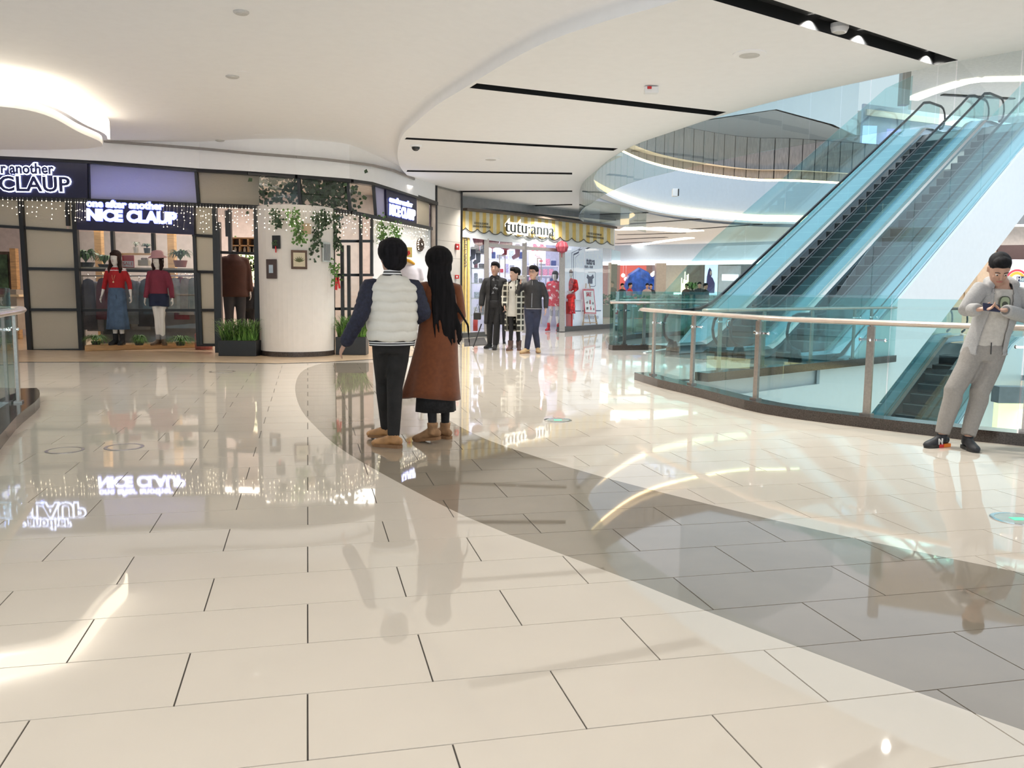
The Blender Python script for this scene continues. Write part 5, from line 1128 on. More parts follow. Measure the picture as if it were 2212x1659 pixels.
# lower floor lit shop seen bottom right
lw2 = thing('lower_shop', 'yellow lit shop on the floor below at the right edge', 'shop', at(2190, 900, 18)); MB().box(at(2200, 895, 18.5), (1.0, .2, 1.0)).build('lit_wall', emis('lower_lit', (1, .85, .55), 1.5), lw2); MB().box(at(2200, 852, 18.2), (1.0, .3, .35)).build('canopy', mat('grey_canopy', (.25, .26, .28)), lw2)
# ================================================================== FIGURES
def remesh(m, name, mats, parent, voxel, it=4, fn=None, keep=None, S=1.0, solid=0):
    me = m.mesh(name+'_t', WHITE); o = bpy.data.objects.new(name+'_t', me); C.objects.link(o)
    r = o.modifiers.new('r', 'REMESH'); r.mode = 'VOXEL'; r.voxel_size = voxel
    if it: s_ = o.modifiers.new('s', 'SMOOTH'); s_.factor = .5; s_.iterations = it
    bpy.context.view_layer.update(); dg = bpy.context.evaluated_depsgraph_get(); out = bpy.data.meshes.new_from_object(o.evaluated_get(dg)); bpy.data.objects.remove(o); bpy.data.meshes.remove(me)
    mats = mats if isinstance(mats, (list, tuple)) else [mats]
    out.materials.clear()
    for x in mats: out.materials.append(x)
    if keep or fn:
        b = bmesh.new(); b.from_mesh(out)
        if keep: bmesh.ops.delete(b, geom=[f for f in b.faces if not keep(f.calc_center_median())], context='FACES')
        for f in b.faces: f.material_index = fn(f.calc_center_median()) if fn else 0
        b.to_mesh(out); b.free()
    else: out.polygons.foreach_set('material_index', [0]*len(out.polygons))
    if S != 1: out.transform(Matrix.Scale(S, 4))
    out.polygons.foreach_set('use_smooth', [True]*len(out.polygons)); out.name = name
    n = bpy.data.objects.new(name, out); C.objects.link(n); n.parent = parent
    if solid: q = n.modifiers.new('solid', 'SOLIDIFY'); q.thickness = solid
    return n
def V3(*a): return Vector(a)
DEF = dict(P=V3(0, 0, .93), W=V3(0, 0, 1.08), C=V3(0, 0, 1.28), N=V3(0, .01, 1.46), H=V3(0, -.014, 1.612), shL=V3(.165, 0, 1.382), elL=V3(.225, .03, 1.13), wrL=V3(.235, -.04, .88), hipL=V3(.085, 0, .90), knL=V3(.09, -.015, .49), anL=V3(.09, .02, .085), fyL=.12,
           shR=V3(-.165, 0, 1.382), elR=V3(-.225, .03, 1.13), wrR=V3(-.235, -.04, .88), hipR=V3(-.085, 0, .90), knR=V3(-.09, -.015, .49), anR=V3(-.09, .02, .085), fyR=-.12, head=(0, 0), fem=False)
def handm(m, wr, d, nrm, thumb, curl=.5, s=1.0):
    d = Vector(d).normalized(); nrm = Vector(nrm); nrm = (nrm-d*nrm.dot(d)).normalized(); a = d.cross(nrm).normalized()*thumb
    m.loft([wr-d*.02, wr+d*.01, wr+d*.05, wr+d*.09], [(.026*s, .02*s), (.027*s, .019*s), (.040*s, .015*s), (.038*s, .012*s)], side=a, n=10)
    for k, (o_, L) in enumerate([(.030, .062), (.010, .074), (-.011, .070), (-.031, .054)]):
        p = wr+d*.088+a*o_*s; q1 = p+(d*math.cos(curl*.6)+nrm*math.sin(curl*.6))*L*.45; q2 = q1+(d*math.cos(curl*1.6)+nrm*math.sin(curl*1.6))*L*.35; q3 = q2+(d*math.cos(curl*2.4)+nrm*math.sin(curl*2.4))*L*.25
        m.loft([p-d*.03, p, q1, q2, q3], [.0095*s, .0095*s, .0090*s, .0082*s, .0070*s], side=a, n=7)
    t0 = wr+d*.03+a*.025*s; t1 = t0+(d*.6+a*.65+nrm*.3)*.045; t2 = t1+(d*.85+a*.2+nrm*.45)*.035
    m.loft([wr+d*.02+a*.005, t0, t1, t2], [.014*s, .013*s, .011*s, .009*s], side=nrm, n=7)
def head_m(m, J, sc=1.09):
    H = J['H']; y, p = J['head']; R = Matrix.Rotation(y, 4, 'Z') @ Matrix.Rotation(p, 4, 'X'); hm = MB()
    prof = [(-.118, .020, .022, -.062), (-.108, .036, .038, -.052), (-.085, .052, .060, -.034), (-.05, .064, .080, -.014), (-.01, .071, .090, -.003), (.03, .074, .095, .004), (.065, .069, .090, .008), (.095, .052, .070, .011), (.115, .026, .036, .012)]
    hm.loft([V3(0, o_, z) for z, a, b, o_ in prof], [(a, b) for z, a, b, o_ in prof], n=20)
    hm.loft([V3(0, -.088, .012), V3(0, -.097, -.006), V3(0, -.106, -.026), V3(0, -.090, -.038)], [(.008, .008), (.010, .010), (.016, .012), (.012, .008)], n=8)   # nose
    hm.ell(V3(0, -.082, -.058), (.024, .014, .010), 10, k=5); hm.ell(V3(0, -.084, .022), (.048, .014, .009), 10, k=5)
    for s_ in (-1, 1): hm.loft([V3(s_*.070, .012, .022), V3(s_*.080, .018, .012), V3(s_*.078, .012, -.03)], [(.014, .010), (.018, .010), (.010, .008)], side=(0, 1, 0), n=8); hm.ell(V3(s_*.035, -.068, -.028), (.022, .018, .02), 8, k=5)
    M = Matrix.Translation(H) @ R @ Matrix.Scale(sc, 4)
    hm.xf(M); m.add(hm.v, hm.f); return M
def body(root, J, skin, S, voxel, bare=False, hands=True, nohead=False, thin=.93):
    m = MB(); f = .92 if J['fem'] else 1
    m.loft([J['P']-V3(0, 0, .09), J['P'], J['W'], J['C'], J['C'].lerp(J['N'], .6), J['N']-V3(0, 0, .005)], [(.11*thin, .07), (.140*thin, .088), (.122*f*thin, .080), (.145*f*thin, .098), (.135*f, .080), (.062, .055)], n=16)
    M = None
    if not nohead: m.loft([J['N']-V3(0, 0, .04), J['N']+V3(0, 0, .03), J['H']+V3(0, .015, -.07)], [(.062*f, .060), (.054*f, .056), (.052*f, .058)], n=12); M = head_m(m, J)
    for s_ in 'LR':
        sg = 1 if s_ == 'L' else -1; sh, el, wr = J['sh'+s_], J['el'+s_], J['wr'+s_]
        m.loft([sh.lerp(J['C'], .25)+V3(0, 0, .02), sh, sh.lerp(el, .45), el, el.lerp(wr, .4), wr], [.05*f, .050*f, .044*f, .037*f, .036*f, (.026*f, .021*f)], side=(0, 1, 0), n=10)
        if hands: d = J.get('hd'+s_, (wr-el)); handm(m, wr, d, J.get('hn'+s_, V3(-sg, 0, 0)), J.get('ht'+s_, 1 if s_ == 'R' else -1), J.get('hc'+s_, .45), .95*f)
        hp_, kn, an = J['hip'+s_], J['kn'+s_], J['an'+s_]
        m.loft([hp_+V3(0, 0, .03), hp_.lerp(kn, .3), kn+V3(0, 0, .03), kn-V3(0, 0, .03), kn.lerp(an, .35), an], [.083*f, .074*f, .054*f, .052*f, .053*f, .034*f], n=12)
        ft = foot_pts(J, s_); m.loft([an+V3(0, 0, .02)]+ft[1:3], [.034, .035, (.030, .022)], side=(0, 0, 1), n=8)
    o = remesh(m, 'body', skin, root, voxel, 3, S=S)
    return M
def foot_pts(J, s_):
    an = J['an'+s_]; y = J['fy'+s_]; d = V3(math.sin(y), -math.cos(y), 0); tip = J.get('tp'+s_, 0)   # tip: heel raised
    b = an-V3(0, 0, .035)
    return [b-d*.055, b+d*.03-V3(0, 0, .0+tip*.02), b+d*.11-V3(0, 0, .02+tip*.05), b+d*.175-V3(0, 0, .024+tip*.07)]
def face(root, M, S, skin_lip=(.45, .16, .14), glasses=False, sc=1, plain=False):
    if plain: return
    EW, IR, BR = mat('eye_white', (.75, .72, .70), .3), mat('iris_dark', (.02, .012, .008), .2), mat('brow_dark', (.02, .015, .012), .8)
    T = Matrix.Scale(S, 4) @ M
    for s_ in (-1, 1):
        m = MB(); m.ell(V3(s_*.031, -.083, .004), (.014, .009, .0065), 10, k=5); e = m.xf(T).build('eye', EW, root, smooth=True, local=True)
        m = MB(); m.ell(V3(s_*.031, -.0905, .003), (.0062, .004, .0062), 8, k=5); m.xf(T).build('iris', IR, e, smooth=True, local=True)
        m = MB(); m.loft([V3(s_*.014, -.094, .024), V3(s_*.031, -.093, .029), V3(s_*.05, -.083, .025)], [(.003, .004)]*3, n=6, side=(0, 0, 1)); m.xf(T).build('eyebrow', BR, root, local=True)
    m = MB(); m.loft([V3(-.022, -.088, -.060), V3(0, -.097, -.057), V3(.022, -.088, -.060)], [(.004, .003), (.007, .004), (.004, .003)], n=8, side=(0, 0, 1)); m.xf(T).build('mouth', mat('lips', skin_lip, .5), root, smooth=True, local=True)
    if glasses:
        m = MB()
        for s_ in (-1, 1): m.tube([V3(s_*.034+.023*math.cos(a), -.108, .002+.017*math.sin(a)) for a in [2*PI*k/14 for k in range(14)]], .0028, 5, closed=True); m.beam(V3(s_*.055, -.108, .008), V3(s_*.080, .0, .010), .003, .004)
        m.beam(V3(-.012, -.108, .006), V3(.012, -.108, .006), .003, .003); m.xf(T).build('glasses', BLACK, root, local=True)
def hair(root, M, S, col, voxel, style='short', extra=None, name='hair', mt=None, long=None):
    h = MB()
    if style == 'short': h.ell(V3(0, .022, .045), (.088, .106, .094), 18, k=9); h.ell(V3(0, -.038, .083), (.072, .066, .052), 12); h.ell(V3(0, .052, -.01), (.072, .062, .07), 12)
    elif style == 'crop': h.ell(V3(0, .022, .055), (.086, .104, .080), 18, k=9); h.ell(V3(0, -.030, .088), (.070, .064, .046), 12); h.ell(V3(0, .055, .0), (.074, .058, .06), 12)
    elif style == 'full': h.ell(V3(0, .022, .04), (.116, .124, .110), 18, k=9); h.ell(V3(0, -.04, .078), (.086, .07, .062), 12); h.ell(V3(0, .050, -.03), (.104, .078, .085), 14); h.ell(V3(0, .045, -.075), (.066, .055, .05), 12)
    elif style == 'fringe': h.ell(V3(0, .025, .045), (.090, .112, .09), 18, k=9); h.ell(V3(0, -.058, .06), (.068, .048, .042), 12); h.ell(V3(.062, .0, -.02), (.024, .06, .085), 10); h.ell(V3(-.062, .0, -.02), (.024, .06, .085), 10); h.ell(V3(0, .055, -.02), (.083, .062, .1), 12)
    if extra: extra(h)
    h.xf(M)
    if long: long(h)
    return remesh(h, name, mt or mat('hair_'+str(col), col, .75, spec=.15, var=.3, scale=40, stretch=(1, 1, .1)), root, voxel, 1, S=S)
def top(root, J, mats, S, voxel, hem=.86, lo=1.0, ar=1.0, name='jacket', fn=None, keep=None, cuff=0.0, flare=1.0, it=5, solid=0, sleeve=True, collar=True, hemw=None, hoff=V3(0, 0, 0), depth=1.0, short=1.0, extra=None):
    m = MB(); P, W_, Cc, N = J['P'], J['W'], J['C'], J['N']; f = .93 if J['fem'] else 1
    HB = V3(P.x, P.y, hem)+hoff; hw = hemw or (.19*lo*flare, .135*lo*flare*depth)
    pts = [HB]
    rr = [hw]
    if hem < P.z-.12: mid = HB.lerp(V3(P.x, P.y, P.z), .55); pts.append(mid); rr.append(((hw[0]+.18*lo)/2, (hw[1]+.13*lo*depth)/2))
    pts += [P if hem < P.z-.02 else P+V3(0, 0, .05), W_, Cc, Cc.lerp(N, .45), Cc.lerp(N, .85), N+V3(0, 0, .012)]
    rr += [(.180*lo*f, .130*lo*depth), (.168*lo*f, .122*lo*depth), (.185*lo*f, .132*lo*depth), (.172*f*lo, .115*lo), (.105*f, .085), (.070, .068)]
    if not collar: pts = pts[:-1]; rr = rr[:-1]
    m.loft(pts, rr, n=24, cap=False)
    if sleeve:
        for s_ in 'LR':
            sh, el, wr = J['sh'+s_], J['el'+s_], J['wr'+s_]; e = el.lerp(wr, short*1.0-cuff)
            P_ = [sh.lerp(Cc, .3)+V3(0, 0, .015), sh+V3(0, 0, -.018), sh.lerp(el, .5), el, el.lerp(e, .5), e]; R_ = [.066*ar, .068*ar, .064*ar, .058*ar, .053*ar, .046*ar]
            if short < .2: P_ = P_[:4]; R_ = R_[:4]; P_[3] = sh.lerp(el, .8)
            m.loft(P_, R_, side=(0, 1, 0), n=14, cap=False)
    if extra: extra(m)
    return remesh(m, name, mats, root, voxel, it, fn, keep, S, solid)
def pants(root, J, mt, S, voxel, lo=1.0, name='trousers', cuffz=.0, top_z=.06, knee=1.0, fn=None, short=None):
    m = MB(); P = J['P']; m.loft([P-V3(0, 0, .1), P, P+V3(0, 0, top_z)], [(.150*lo, .11*lo), (.168*lo, .122*lo), (.150*lo, .112*lo)], n=18, cap=False)
    for s_ in 'LR':
        hp_, kn, an = J['hip'+s_], J['kn'+s_], J['an'+s_]; b = an+V3(0, 0, cuffz)
        P_ = [hp_+V3(0, 0, .05), hp_.lerp(kn, .35), kn+V3(0, 0, .03), kn-V3(0, 0, .04), kn.lerp(b, .6), b]; R_ = [.098*lo, .090*lo, .070*lo*knee, .068*lo*knee, .060*lo*knee, .052*lo*knee]
        if short: P_ = [hp_+V3(0, 0, .05), hp_.lerp(kn, .2), hp_.lerp(kn, short)]; R_ = [.1*lo, .105*lo, .115*lo]
        m.loft(P_, R_, n=14, cap=False)
    return remesh(m, name, mt, root, voxel, 4, fn, None, S)
def shoe(root, J, s_, mt, sole, S, voxel, boot=0, name='shoe', big=1.0, solefn=None):
    f = foot_pts(J, s_); an = J['an'+s_]; y = J['fy'+s_]; d = V3(math.sin(y), -math.cos(y), 0); tip = J.get('tp'+s_, 0); base = an.z-.085
    m = MB(); u = V3(0, 0, .008)
    m.loft([f[0]-d*.012+u, f[0]+d*.03+u, f[1]+u*2, f[2]+u*.8, f[3]+u*.3, f[3]+d*.028], [(.034, .030), (.043, .036), (.046, .038), (.043, .046), (.034, .044), (.022, .030)], side=(0, 0, 1), n=14)
    m.loft([an-V3(0, 0, .04), an+V3(0, 0, .01), an+V3(0, 0, .03+boot)], [(.046*big, .05*big), (.044*big, .047*big), (.050*big, .052*big)], n=12, cap=False)
    sh = remesh(m, name, mt, root, voxel, 2, S=S, keep=None)
    for v in sh.data.vertices:
        if v.co.z < (base+.004)*S and not tip: v.co.z = (base+.004)*S
    s2 = MB(); sd = V3(-d.y, d.x, 0); ctr = an+V3(0, 0, -an.z); Q = []
    for t, w in ((-.075, .024), (-.06, .036), (0, .040), (.06, .040), (.11, .048), (.16, .044), (.19, .030), (.205, .012)): Q.append((t, w))
    poly = [ctr+d*t+sd*w for t, w in Q]+[ctr+d*t-sd*w for t, w in Q[::-1]]
    s2.prism([(p.x, p.y) for p in poly], base+.0, base+.028)
    if tip: s2.v = [Vector((v.x, v.y, v.z-((v-ctr).dot(d)+.07)*tip*.30)) for v in s2.v]
    s2.xf(Matrix.Scale(S, 4)); s2.build('sole', sole, sh, local=True)
    if solefn: solefn(sh, ctr, d, sd, base)
    return sh
SKIN = mat('skin', (.50, .30, .22), .5, var=.05, scale=12); SKINP = mat('pale_skin', (.62, .40, .31), .5, var=.04); MANQ = mat('mannequin_white', (.78, .74, .70), .35, var=.01)
BLK = mat('black_cloth', (.012, .012, .014), .85, var=.2, scale=50, bump=.2); TAN = mat('tan_leather', (.42, .22, .09), .6, var=.12, scale=14); TANS = mat('tan_sole', (.25, .13, .06), .7)
def JJ(**k):
    d = {a: (b.copy() if isinstance(b, Vector) else b) for a, b in DEF.items()}; d.update(k); return d
def person(label, loc, rz, cat='person', name='person', group=None): return thing(name, label, cat, loc, group, rz)
# ---- man leaning on the rail
def leaning_man():
    p0 = Vector((at(2055, 950, 7.82).x, 7.82, 0)); r = person('man in grey hooded jacket and sweatpants leaning on the railing looking at his phone', p0, 0)
    k = 7.82/F_PX*1.01; hz = 631.5
    def q(px, py, y): z = HC+(hz-py)*k*(1+y/7.82); x = (px-2055)*k*(1+y/7.82)+ (y)*.515; return V3(x, y, z)
    J = JJ(P=q(2112, 752, -.02), W=q(2122, 712, -.03), C=q(2135, 662, -.05), N=q(2140, 615, -.07), H=q(2131, 582, -.13), shL=q(2184, 628, -.06), elL=q(2200, 683, -.08), wrL=q(2150, 668, -.31), shR=q(2094, 620, -.07), elR=q(2066, 670, -.12), wrR=q(2093, 667, -.31),
           hipL=q(2136, 760, -.02), knL=q(2108, 852, -.12), anL=q(2090, 937, -.20), fyL=-.1, hipR=q(2092, 760, -.02), knR=q(2052, 850, -.10), anR=q(2034, 926, -.10), fyR=-1.15, head=(-.25, .62), fem=False)
    J['anL'].z = .085; J['anR'].z = .085
    ph = (J['wrL']+J['wrR'])/2+V3(-.035, -.055, .02)
    J['hdL'] = V3(-.85, -.35, .02); J['hdR'] = V3(.62, -.55, .12); J['hnL'] = V3(0, -.3, 1); J['hnR'] = V3(.1, -.5, .8); J['hcL'] = .55; J['hcR'] = .6; J['htL'] = 1; J['htR'] = -1
    M = body(r, J, SKIN, 1, .0085, thin=.9); face(r, M, 1)
    hair(r, M, 1, (.010, .010, .012), .008, 'crop')
    SW = mat('heather_grey_sweat', (.30, .285, .27), .9, var=.035, scale=55, bump=.35, bscale=160); HG = mat('heather_grey_hoodie', (.39, .39, .395), .9, var=.035, scale=55, bump=.35, bscale=160); TS = mat('pale_print_shirt', (.52, .50, .47), .85, var=.05, scale=30, bump=.2)
    pants(r, J, SW, 1, .011, 1.06, 'sweatpants', .035, knee=1.14)
    top(r, J, TS, 1, .011, hem=J['P'].z-.02, lo=.93, ar=.9, name='shirt', sleeve=False, collar=False, hoff=V3(0, 0, 0), hemw=(.165, .125))
    cx = lambda z: J['P'].x+(J['N'].x-J['P'].x)*max(0, min(1, (z-J['P'].z)/(J['N'].z-J['P'].z)))
    def keep(c):
        if c.y > J['C'].y-.02: return True
        if abs(c.x-J['wrL'].x) < .5 and c.y < J['C'].y-.16: return True
        wdt = .080+max(0, (1.35-c.z))*.07
        return not (abs(c.x-cx(c.z)+.01) < wdt and c.z > J['P'].z-.2)
    def hood(m):
        N = J['N']; m.loft([N+V3(-.11, -.02, .0), N+V3(-.09, .06, .03), N+V3(0, .10, .03), N+V3(.09, .06, .03), N+V3(.11, -.02, .0)], [.03, .042, .05, .042, .03], n=10)
    top(r, J, HG, 1, .010, hem=J['P'].z-.04, lo=1.0, ar=.95, name='hooded_jacket', cuff=.04, keep=keep, solid=-.012, extra=hood, hemw=(.20, .145), it=3)
    # open hood lining and drawstring, cuffs
    m = MB(); m.tube([J['P']+V3(-.01, -.128, .07), J['P']+V3(-.012, -.133, .0), J['P']+V3(-.01, -.132, -.035)], .004, 6); m.build('drawstring', BLACK, r, local=True)
    for s_ in 'LR':
        e, w = J['el'+s_], J['wr'+s_]; d = (w-e).normalized(); m = MB(); m.loft([w-d*.055, w-d*.03, w-d*.003], [.042, .040, .038], n=14, cap=False); m.build('cuff', mat('cuff_grey', (.16, .16, .165), .9), r, smooth=True, local=True)
    # printed badge on the shirt
    c = J['C']+V3(-.02, -.135, .04); bd = MB()
    bd.loft([c, c+V3(0, .012, 0)], [(.050, .062), (.050, .062)], side=(1, 0, 0), n=20, cap=False, pw=.7); b_ = bd.build('printed_badge', mat('badge_dark', (.07, .08, .06), .7), r, local=True)
    m = MB(); m.loft([c-V3(0, .002, 0), c+V3(0, .01, 0)], [(.041, .053), (.041, .053)], side=(1, 0, 0), n=20, cap=False, pw=.7); m.build('badge_field', mat('badge_green', (.36, .42, .28), .7), b_, local=True)
    m = MB(); m.loft([c-V3(0, .005, .012), c+V3(0, .01, -.012)], [(.026, .026), (.026, .026)], side=(1, 0, 0), n=18, cap=False); m.build('badge_centre', mat('badge_dark', (.07, .08, .06), .7), b_, local=True)
    def sf(sh, ctr, d, sd, base):
        for t0, t1, nm, cl in ((-.07, .02, 'heel_orange', (.9, .25, .03)), (.02, .08, 'heel_red', (.75, .05, .05))):
            s2 = MB(); s2.prism([((ctr+d*t0+sd*.044).x, (ctr+d*t0+sd*.044).y), ((ctr+d*t1+sd*.047).x, (ctr+d*t1+sd*.047).y), ((ctr+d*t1-sd*.047).x, (ctr+d*t1-sd*.047).y), ((ctr+d*t0-sd*.044).x, (ctr+d*t0-sd*.044).y)], base+.001, base+.031); s2.build('sole_accent', mat(nm, cl, .5), sh, local=True)
    SH = mat('black_trainer', (.02, .022, .028), .6, var=.2, scale=60)
    a = shoe(r, J, 'R', SH, mat('trainer_sole', (.03, .03, .03), .6), 1, .009, name='trainer', solefn=sf)
    shoe(r, J, 'L', SH, mat('trainer_sole', (.03, .03, .03), .6), 1, .009, name='trainer')
    c = J['anR']+V3(-.045, -.062, -.03); y = J['fyR']; d = V3(math.sin(y), -math.cos(y), 0)
    t = text('shoe_letter', 'N', .075, mat('letter_silver', (.6, .6, .6), .4), c+V3(0, -.012, 0), -d, None, .004, .002, up=(0, 0, 1)); t.parent = r
    # phone
    w = p0+ph; t = thing('smartphone', 'dark blue smartphone held in the hands of the leaning man', 'phone', w); m = MB(); m.box((0, 0, 0), (.145, .012, .072)); m.xf(Matrix.Rotation(-.5, 4, 'X') @ Matrix.Rotation(.12, 4, 'Y')); m.build('case', mat('phone_navy', (.02, .025, .07), .3), t, local=True, bevel=.004)
    m = MB(); m.ell((.052, -.009, .018), (.010, .004, .010), 8, k=4); m.xf(Matrix.Rotation(-.5, 4, 'X') @ Matrix.Rotation(.12, 4, 'Y')); m.build('camera_lens', BLACK, t, local=True)
leaning_man()
# ---- walking couple seen from behind
def varsity_man():
    p0 = onz(848, 962); S = (zof(833, 517, p0.y))/1.755; r = person('man in white quilted varsity jacket with navy sleeves walking away', p0+V3(.0, 0, 0), PI+.42)
    J = JJ(shL=V3(.19, 0, 1.365), shR=V3(-.19, 0, 1.365), elL=V3(.285, .04, 1.12), wrL=V3(.385, -.06, .89), elR=V3(-.27, .02, 1.14), wrR=V3(-.20, -.20, 1.05), P=V3(0.0, 0, .90), knR=V3(-.015, .02, .48), anR=V3(.02, .10, .085), hipR=V3(-.07, 0, .88), knL=V3(.035, -.15, .50), anL=V3(-.02, -.26, .10), hipL=V3(.08, 0, .88), fyR=.75, fyL=.65, head=(.25, .0), tpR=0)
    M = body(r, J, SKIN, S, .010); face(r, M, S); hair(r, M, S, (.008, .007, .009), .009, 'full')
    NVY = mat('navy_sleeve', (.012, .014, .035), .7, var=.2, scale=40, bump=.3); QW = mat('cream_quilt', (.74, .72, .66), .55, var=.02, bump=.3, bscale=25)
    # quilted body: a lofted shell whose radius swells between the stitch lines
    m = MB(); P_, R_ = [], []; z0, z1 = .905, 1.455; N = 73
    for i in range(N):
        t = i/(N-1); z = z0+(z1-z0)*t; c = J['P'].lerp(J['N'], (z-.9)/(J['N'].z-.9)); q = (z-z0)/.082; pf = abs(math.sin(PI*(q % 1)))**.5*.017-.006
        if t < .80: a, b = .205+.012*math.sin(PI*t), .15
        else: u = (t-.80)/.20; a, b = .207-(.207-.085)*u**1.3, .150-(.15-.078)*u**1.3
        P_.append(V3(c.x, c.y, z)); R_.append((a+pf, b+pf))
    m.loft(P_, R_, n=40, cap=False)
    for i, v in enumerate(m.v): v.z += .006*math.sin(v.x*37+v.y*21)+.003*math.sin(v.x*90)
    m.xf(Matrix.Scale(S, 4)); j = m.build('jacket', QW, r, smooth=True, local=True)
    for s_ in 'LR':
        m = MB(); sh, el, wr = J['sh'+s_], J['el'+s_], J['wr'+s_]; P_, R_ = [], []
        for i in range(34):
            t = i/33; p = (sh.lerp(el, t*2) if t < .5 else el.lerp(wr, t*2-1)); pf = abs(math.sin(PI*((t*9) % 1)))**.5*.007; P_.append(p+V3(0, .012*math.sin(PI*t), 0)); R_.append(.072-.020*t+pf)
        m.loft([sh.lerp(J['C'], .28)+V3(0, 0, .03)]+P_[1:], [.06]+R_[1:], n=20, side=(0, 1, 0)); m.xf(Matrix.Scale(S, 4)); sl_ = m.build('sleeve', NVY, j, smooth=True, local=True)
        d = (wr-el).normalized()
        for k, (o0, o1, mm) in enumerate(((.0, .022, BLK), (.022, .030, WHITE2), (.030, .040, BLK))): m = MB(); m.loft([wr-d*(.03-o0), wr-d*(.03-o1)], [.050, .048], n=18, cap=False); m.xf(Matrix.Scale(S, 4)); m.build('cuff_band', mm, j, local=True)
    bands = [(.862, .872, 0), (.872, .880, 1), (.880, .890, 0), (.890, .898, 1), (.898, .912, 0)]
    for a, b, w in bands: m = MB(); m.loft([V3(0, 0, a), V3(0, 0, b)], [(.196+(a-.862)*.1, .142), (.197+(a-.862)*.1, .143)], n=36, cap=False); m.xf(Matrix.Scale(S, 4)); m.build('hem_band', WHITE2 if w else BLK, j, local=True)
    for k in range(4): z = 1.452+k*.012; c = J['P'].lerp(J['N'], (z-.9)/(J['N'].z-.9)); m = MB(); m.loft([V3(c.x, c.y, z), V3(c.x, c.y, z+.012)], [(.086-k*.005, .08-k*.004), (.081-k*.005, .077-k*.004)], n=30, cap=False); m.xf(Matrix.Scale(S, 4)); m.build('collar_band', WHITE2 if k % 2 else BLK, j, local=True)
    pants(r, J, mat('black_jeans', (.013, .012, .012), .85, var=.2, bump=.3), S, .012, 1.0, 'trousers', .01)
    shoe(r, J, 'R', TAN, TANS, S, .010); shoe(r, J, 'L', TAN, TANS, S, .010)
    return r
varsity_man()
def coat_woman():
    p0 = onz(946, 950); S = (zof(955, 535, p0.y))/1.755; r = person('woman with very long black hair in a rust brown coat walking away', p0, PI+.35)
    J = JJ(fem=True, elL=V3(.235, .0, 1.16), wrL=V3(.27, -.18, 1.20), elR=V3(-.21, -.02, 1.14), wrR=V3(-.16, -.18, 1.02), shL=V3(.16, 0, 1.39), shR=V3(-.16, 0, 1.39), knR=V3(-.075, -.02, .49), anR=V3(-.085, -.06, .085), knL=V3(.07, .02, .49), anL=V3(.085, .13, .12), fyR=.45, fyL=.75, head=(.15, 0), tpL=.55)
    M = body(r, J, SKINP, S, .011)
    BR = mat('rust_wool', (.155, .045, .014), .95, var=.06, scale=30, sheen=.3)
    # coat: flared, folded lower half
    m = MB(); P_, R_ = [], []
    prof = [(.40, .275, .20), (.55, .245, .178), (.70, .222, .16), (.85, .20, .145), (1.0, .182, .132), (1.15, .172, .125), (1.28, .176, .126), (1.37, .165, .112), (1.43, .11, .085), (1.47, .065, .062)]
    n = 44; vs = []; fs = []
    for z, a, b in prof:
        fo = max(0, (1.0-z))*.11
        for k in range(n):
            t = 2*PI*k/n; w = 1+fo*math.cos(5*t+.6)+fo*.4*math.cos(9*t); sk = max(0, 1.0-z); vs.append(V3(a*w*math.cos(t)+sk*.10, b*w*math.sin(t)+.005, z+(.02*math.sin(t*2) if z < .45 else 0)))
    for i in range(len(prof)-1):
        for k in range(n): fs.append((i*n+k, i*n+(k+1) % n, (i+1)*n+(k+1) % n, (i+1)*n+k))
    m.add(vs, fs); m.xf(Matrix.Scale(S, 4)); ct = m.build('coat', BR, r, smooth=True, local=True, sub=1); q = ct.modifiers.new('s', 'SOLIDIFY'); q.thickness = .012
    m = MB()
    for s_ in 'LR': sh, el, wr = J['sh'+s_], J['el'+s_], J['wr'+s_]; m.loft([sh.lerp(J['C'], .3)+V3(0, 0, .03), sh, sh.lerp(el, .5), el, el.lerp(wr, .5), el.lerp(wr, .95)], [.068, .070, .066, .062, .058, .056], side=(0, 1, 0), n=14)
    remesh(m, 'sleeves', BR, r, .012, 4, S=S)
    m = MB(); m.lathe([(.185, .27), (.18, .4), (.165, .6), (.15, .9)], (.02, 0, 0), 40, fn=lambda a, z: 1+.10*max(0, .7-z)*math.cos(8*a)); m.v = [V3(v.x, v.y*.8, v.z) for v in m.v]; m.xf(Matrix.Scale(S, 4)); m.build('skirt', BLK, r, smooth=True, local=True)
    pants(r, J, BLK, S, .012, .72, 'tights', .0)
    BT = mat('tan_boot', (.30, .165, .08), .7, var=.15, scale=18)
    shoe(r, J, 'R', BT, TANS, S, .010, .035, 'boot', 1.05); shoe(r, J, 'L', BT, TANS, S, .010, .035, 'boot', 1.05)
    def lg(h):
        H = J['H']; h.loft([H+V3(0, .055, .03), H+V3(0, .085, -.10), H+V3(-.02, .11, -.25), H+V3(-.045, .125, -.42), H+V3(-.065, .125, -.56), H+V3(-.085, .125, -.66)], [(.085, .06), (.098, .055), (.112, .048), (.098, .036), (.066, .025), (.028, .012)], n=18)
        for k in range(16): a = random.uniform(-.12, .10); b = a*1.1+random.uniform(-.09, .03); h.loft([H+V3(a*.7, .08, -.1), H+V3(a, .135, -.35), H+V3(b-.03, .15, -.55), H+V3(b-.05, .14, -.66-random.uniform(0, .08))], [.018, .016, .011, .006], n=6)
        h.loft([H+V3(.06, .03, 0), H+V3(.085, .04, -.12), H+V3(.085, .07, -.24)], [(.03, .045), (.026, .04), (.015, .03)], n=10); h.loft([H+V3(-.06, .03, 0), H+V3(-.085, .04, -.12), H+V3(-.1, .06, -.3)], [(.03, .045), (.03, .04), (.018, .03)], n=10)
    hair(r, M, S, (.007, .006, .007), .009, 'full', long=lg)
    face(r, M, S, glasses=True)
coat_woman()
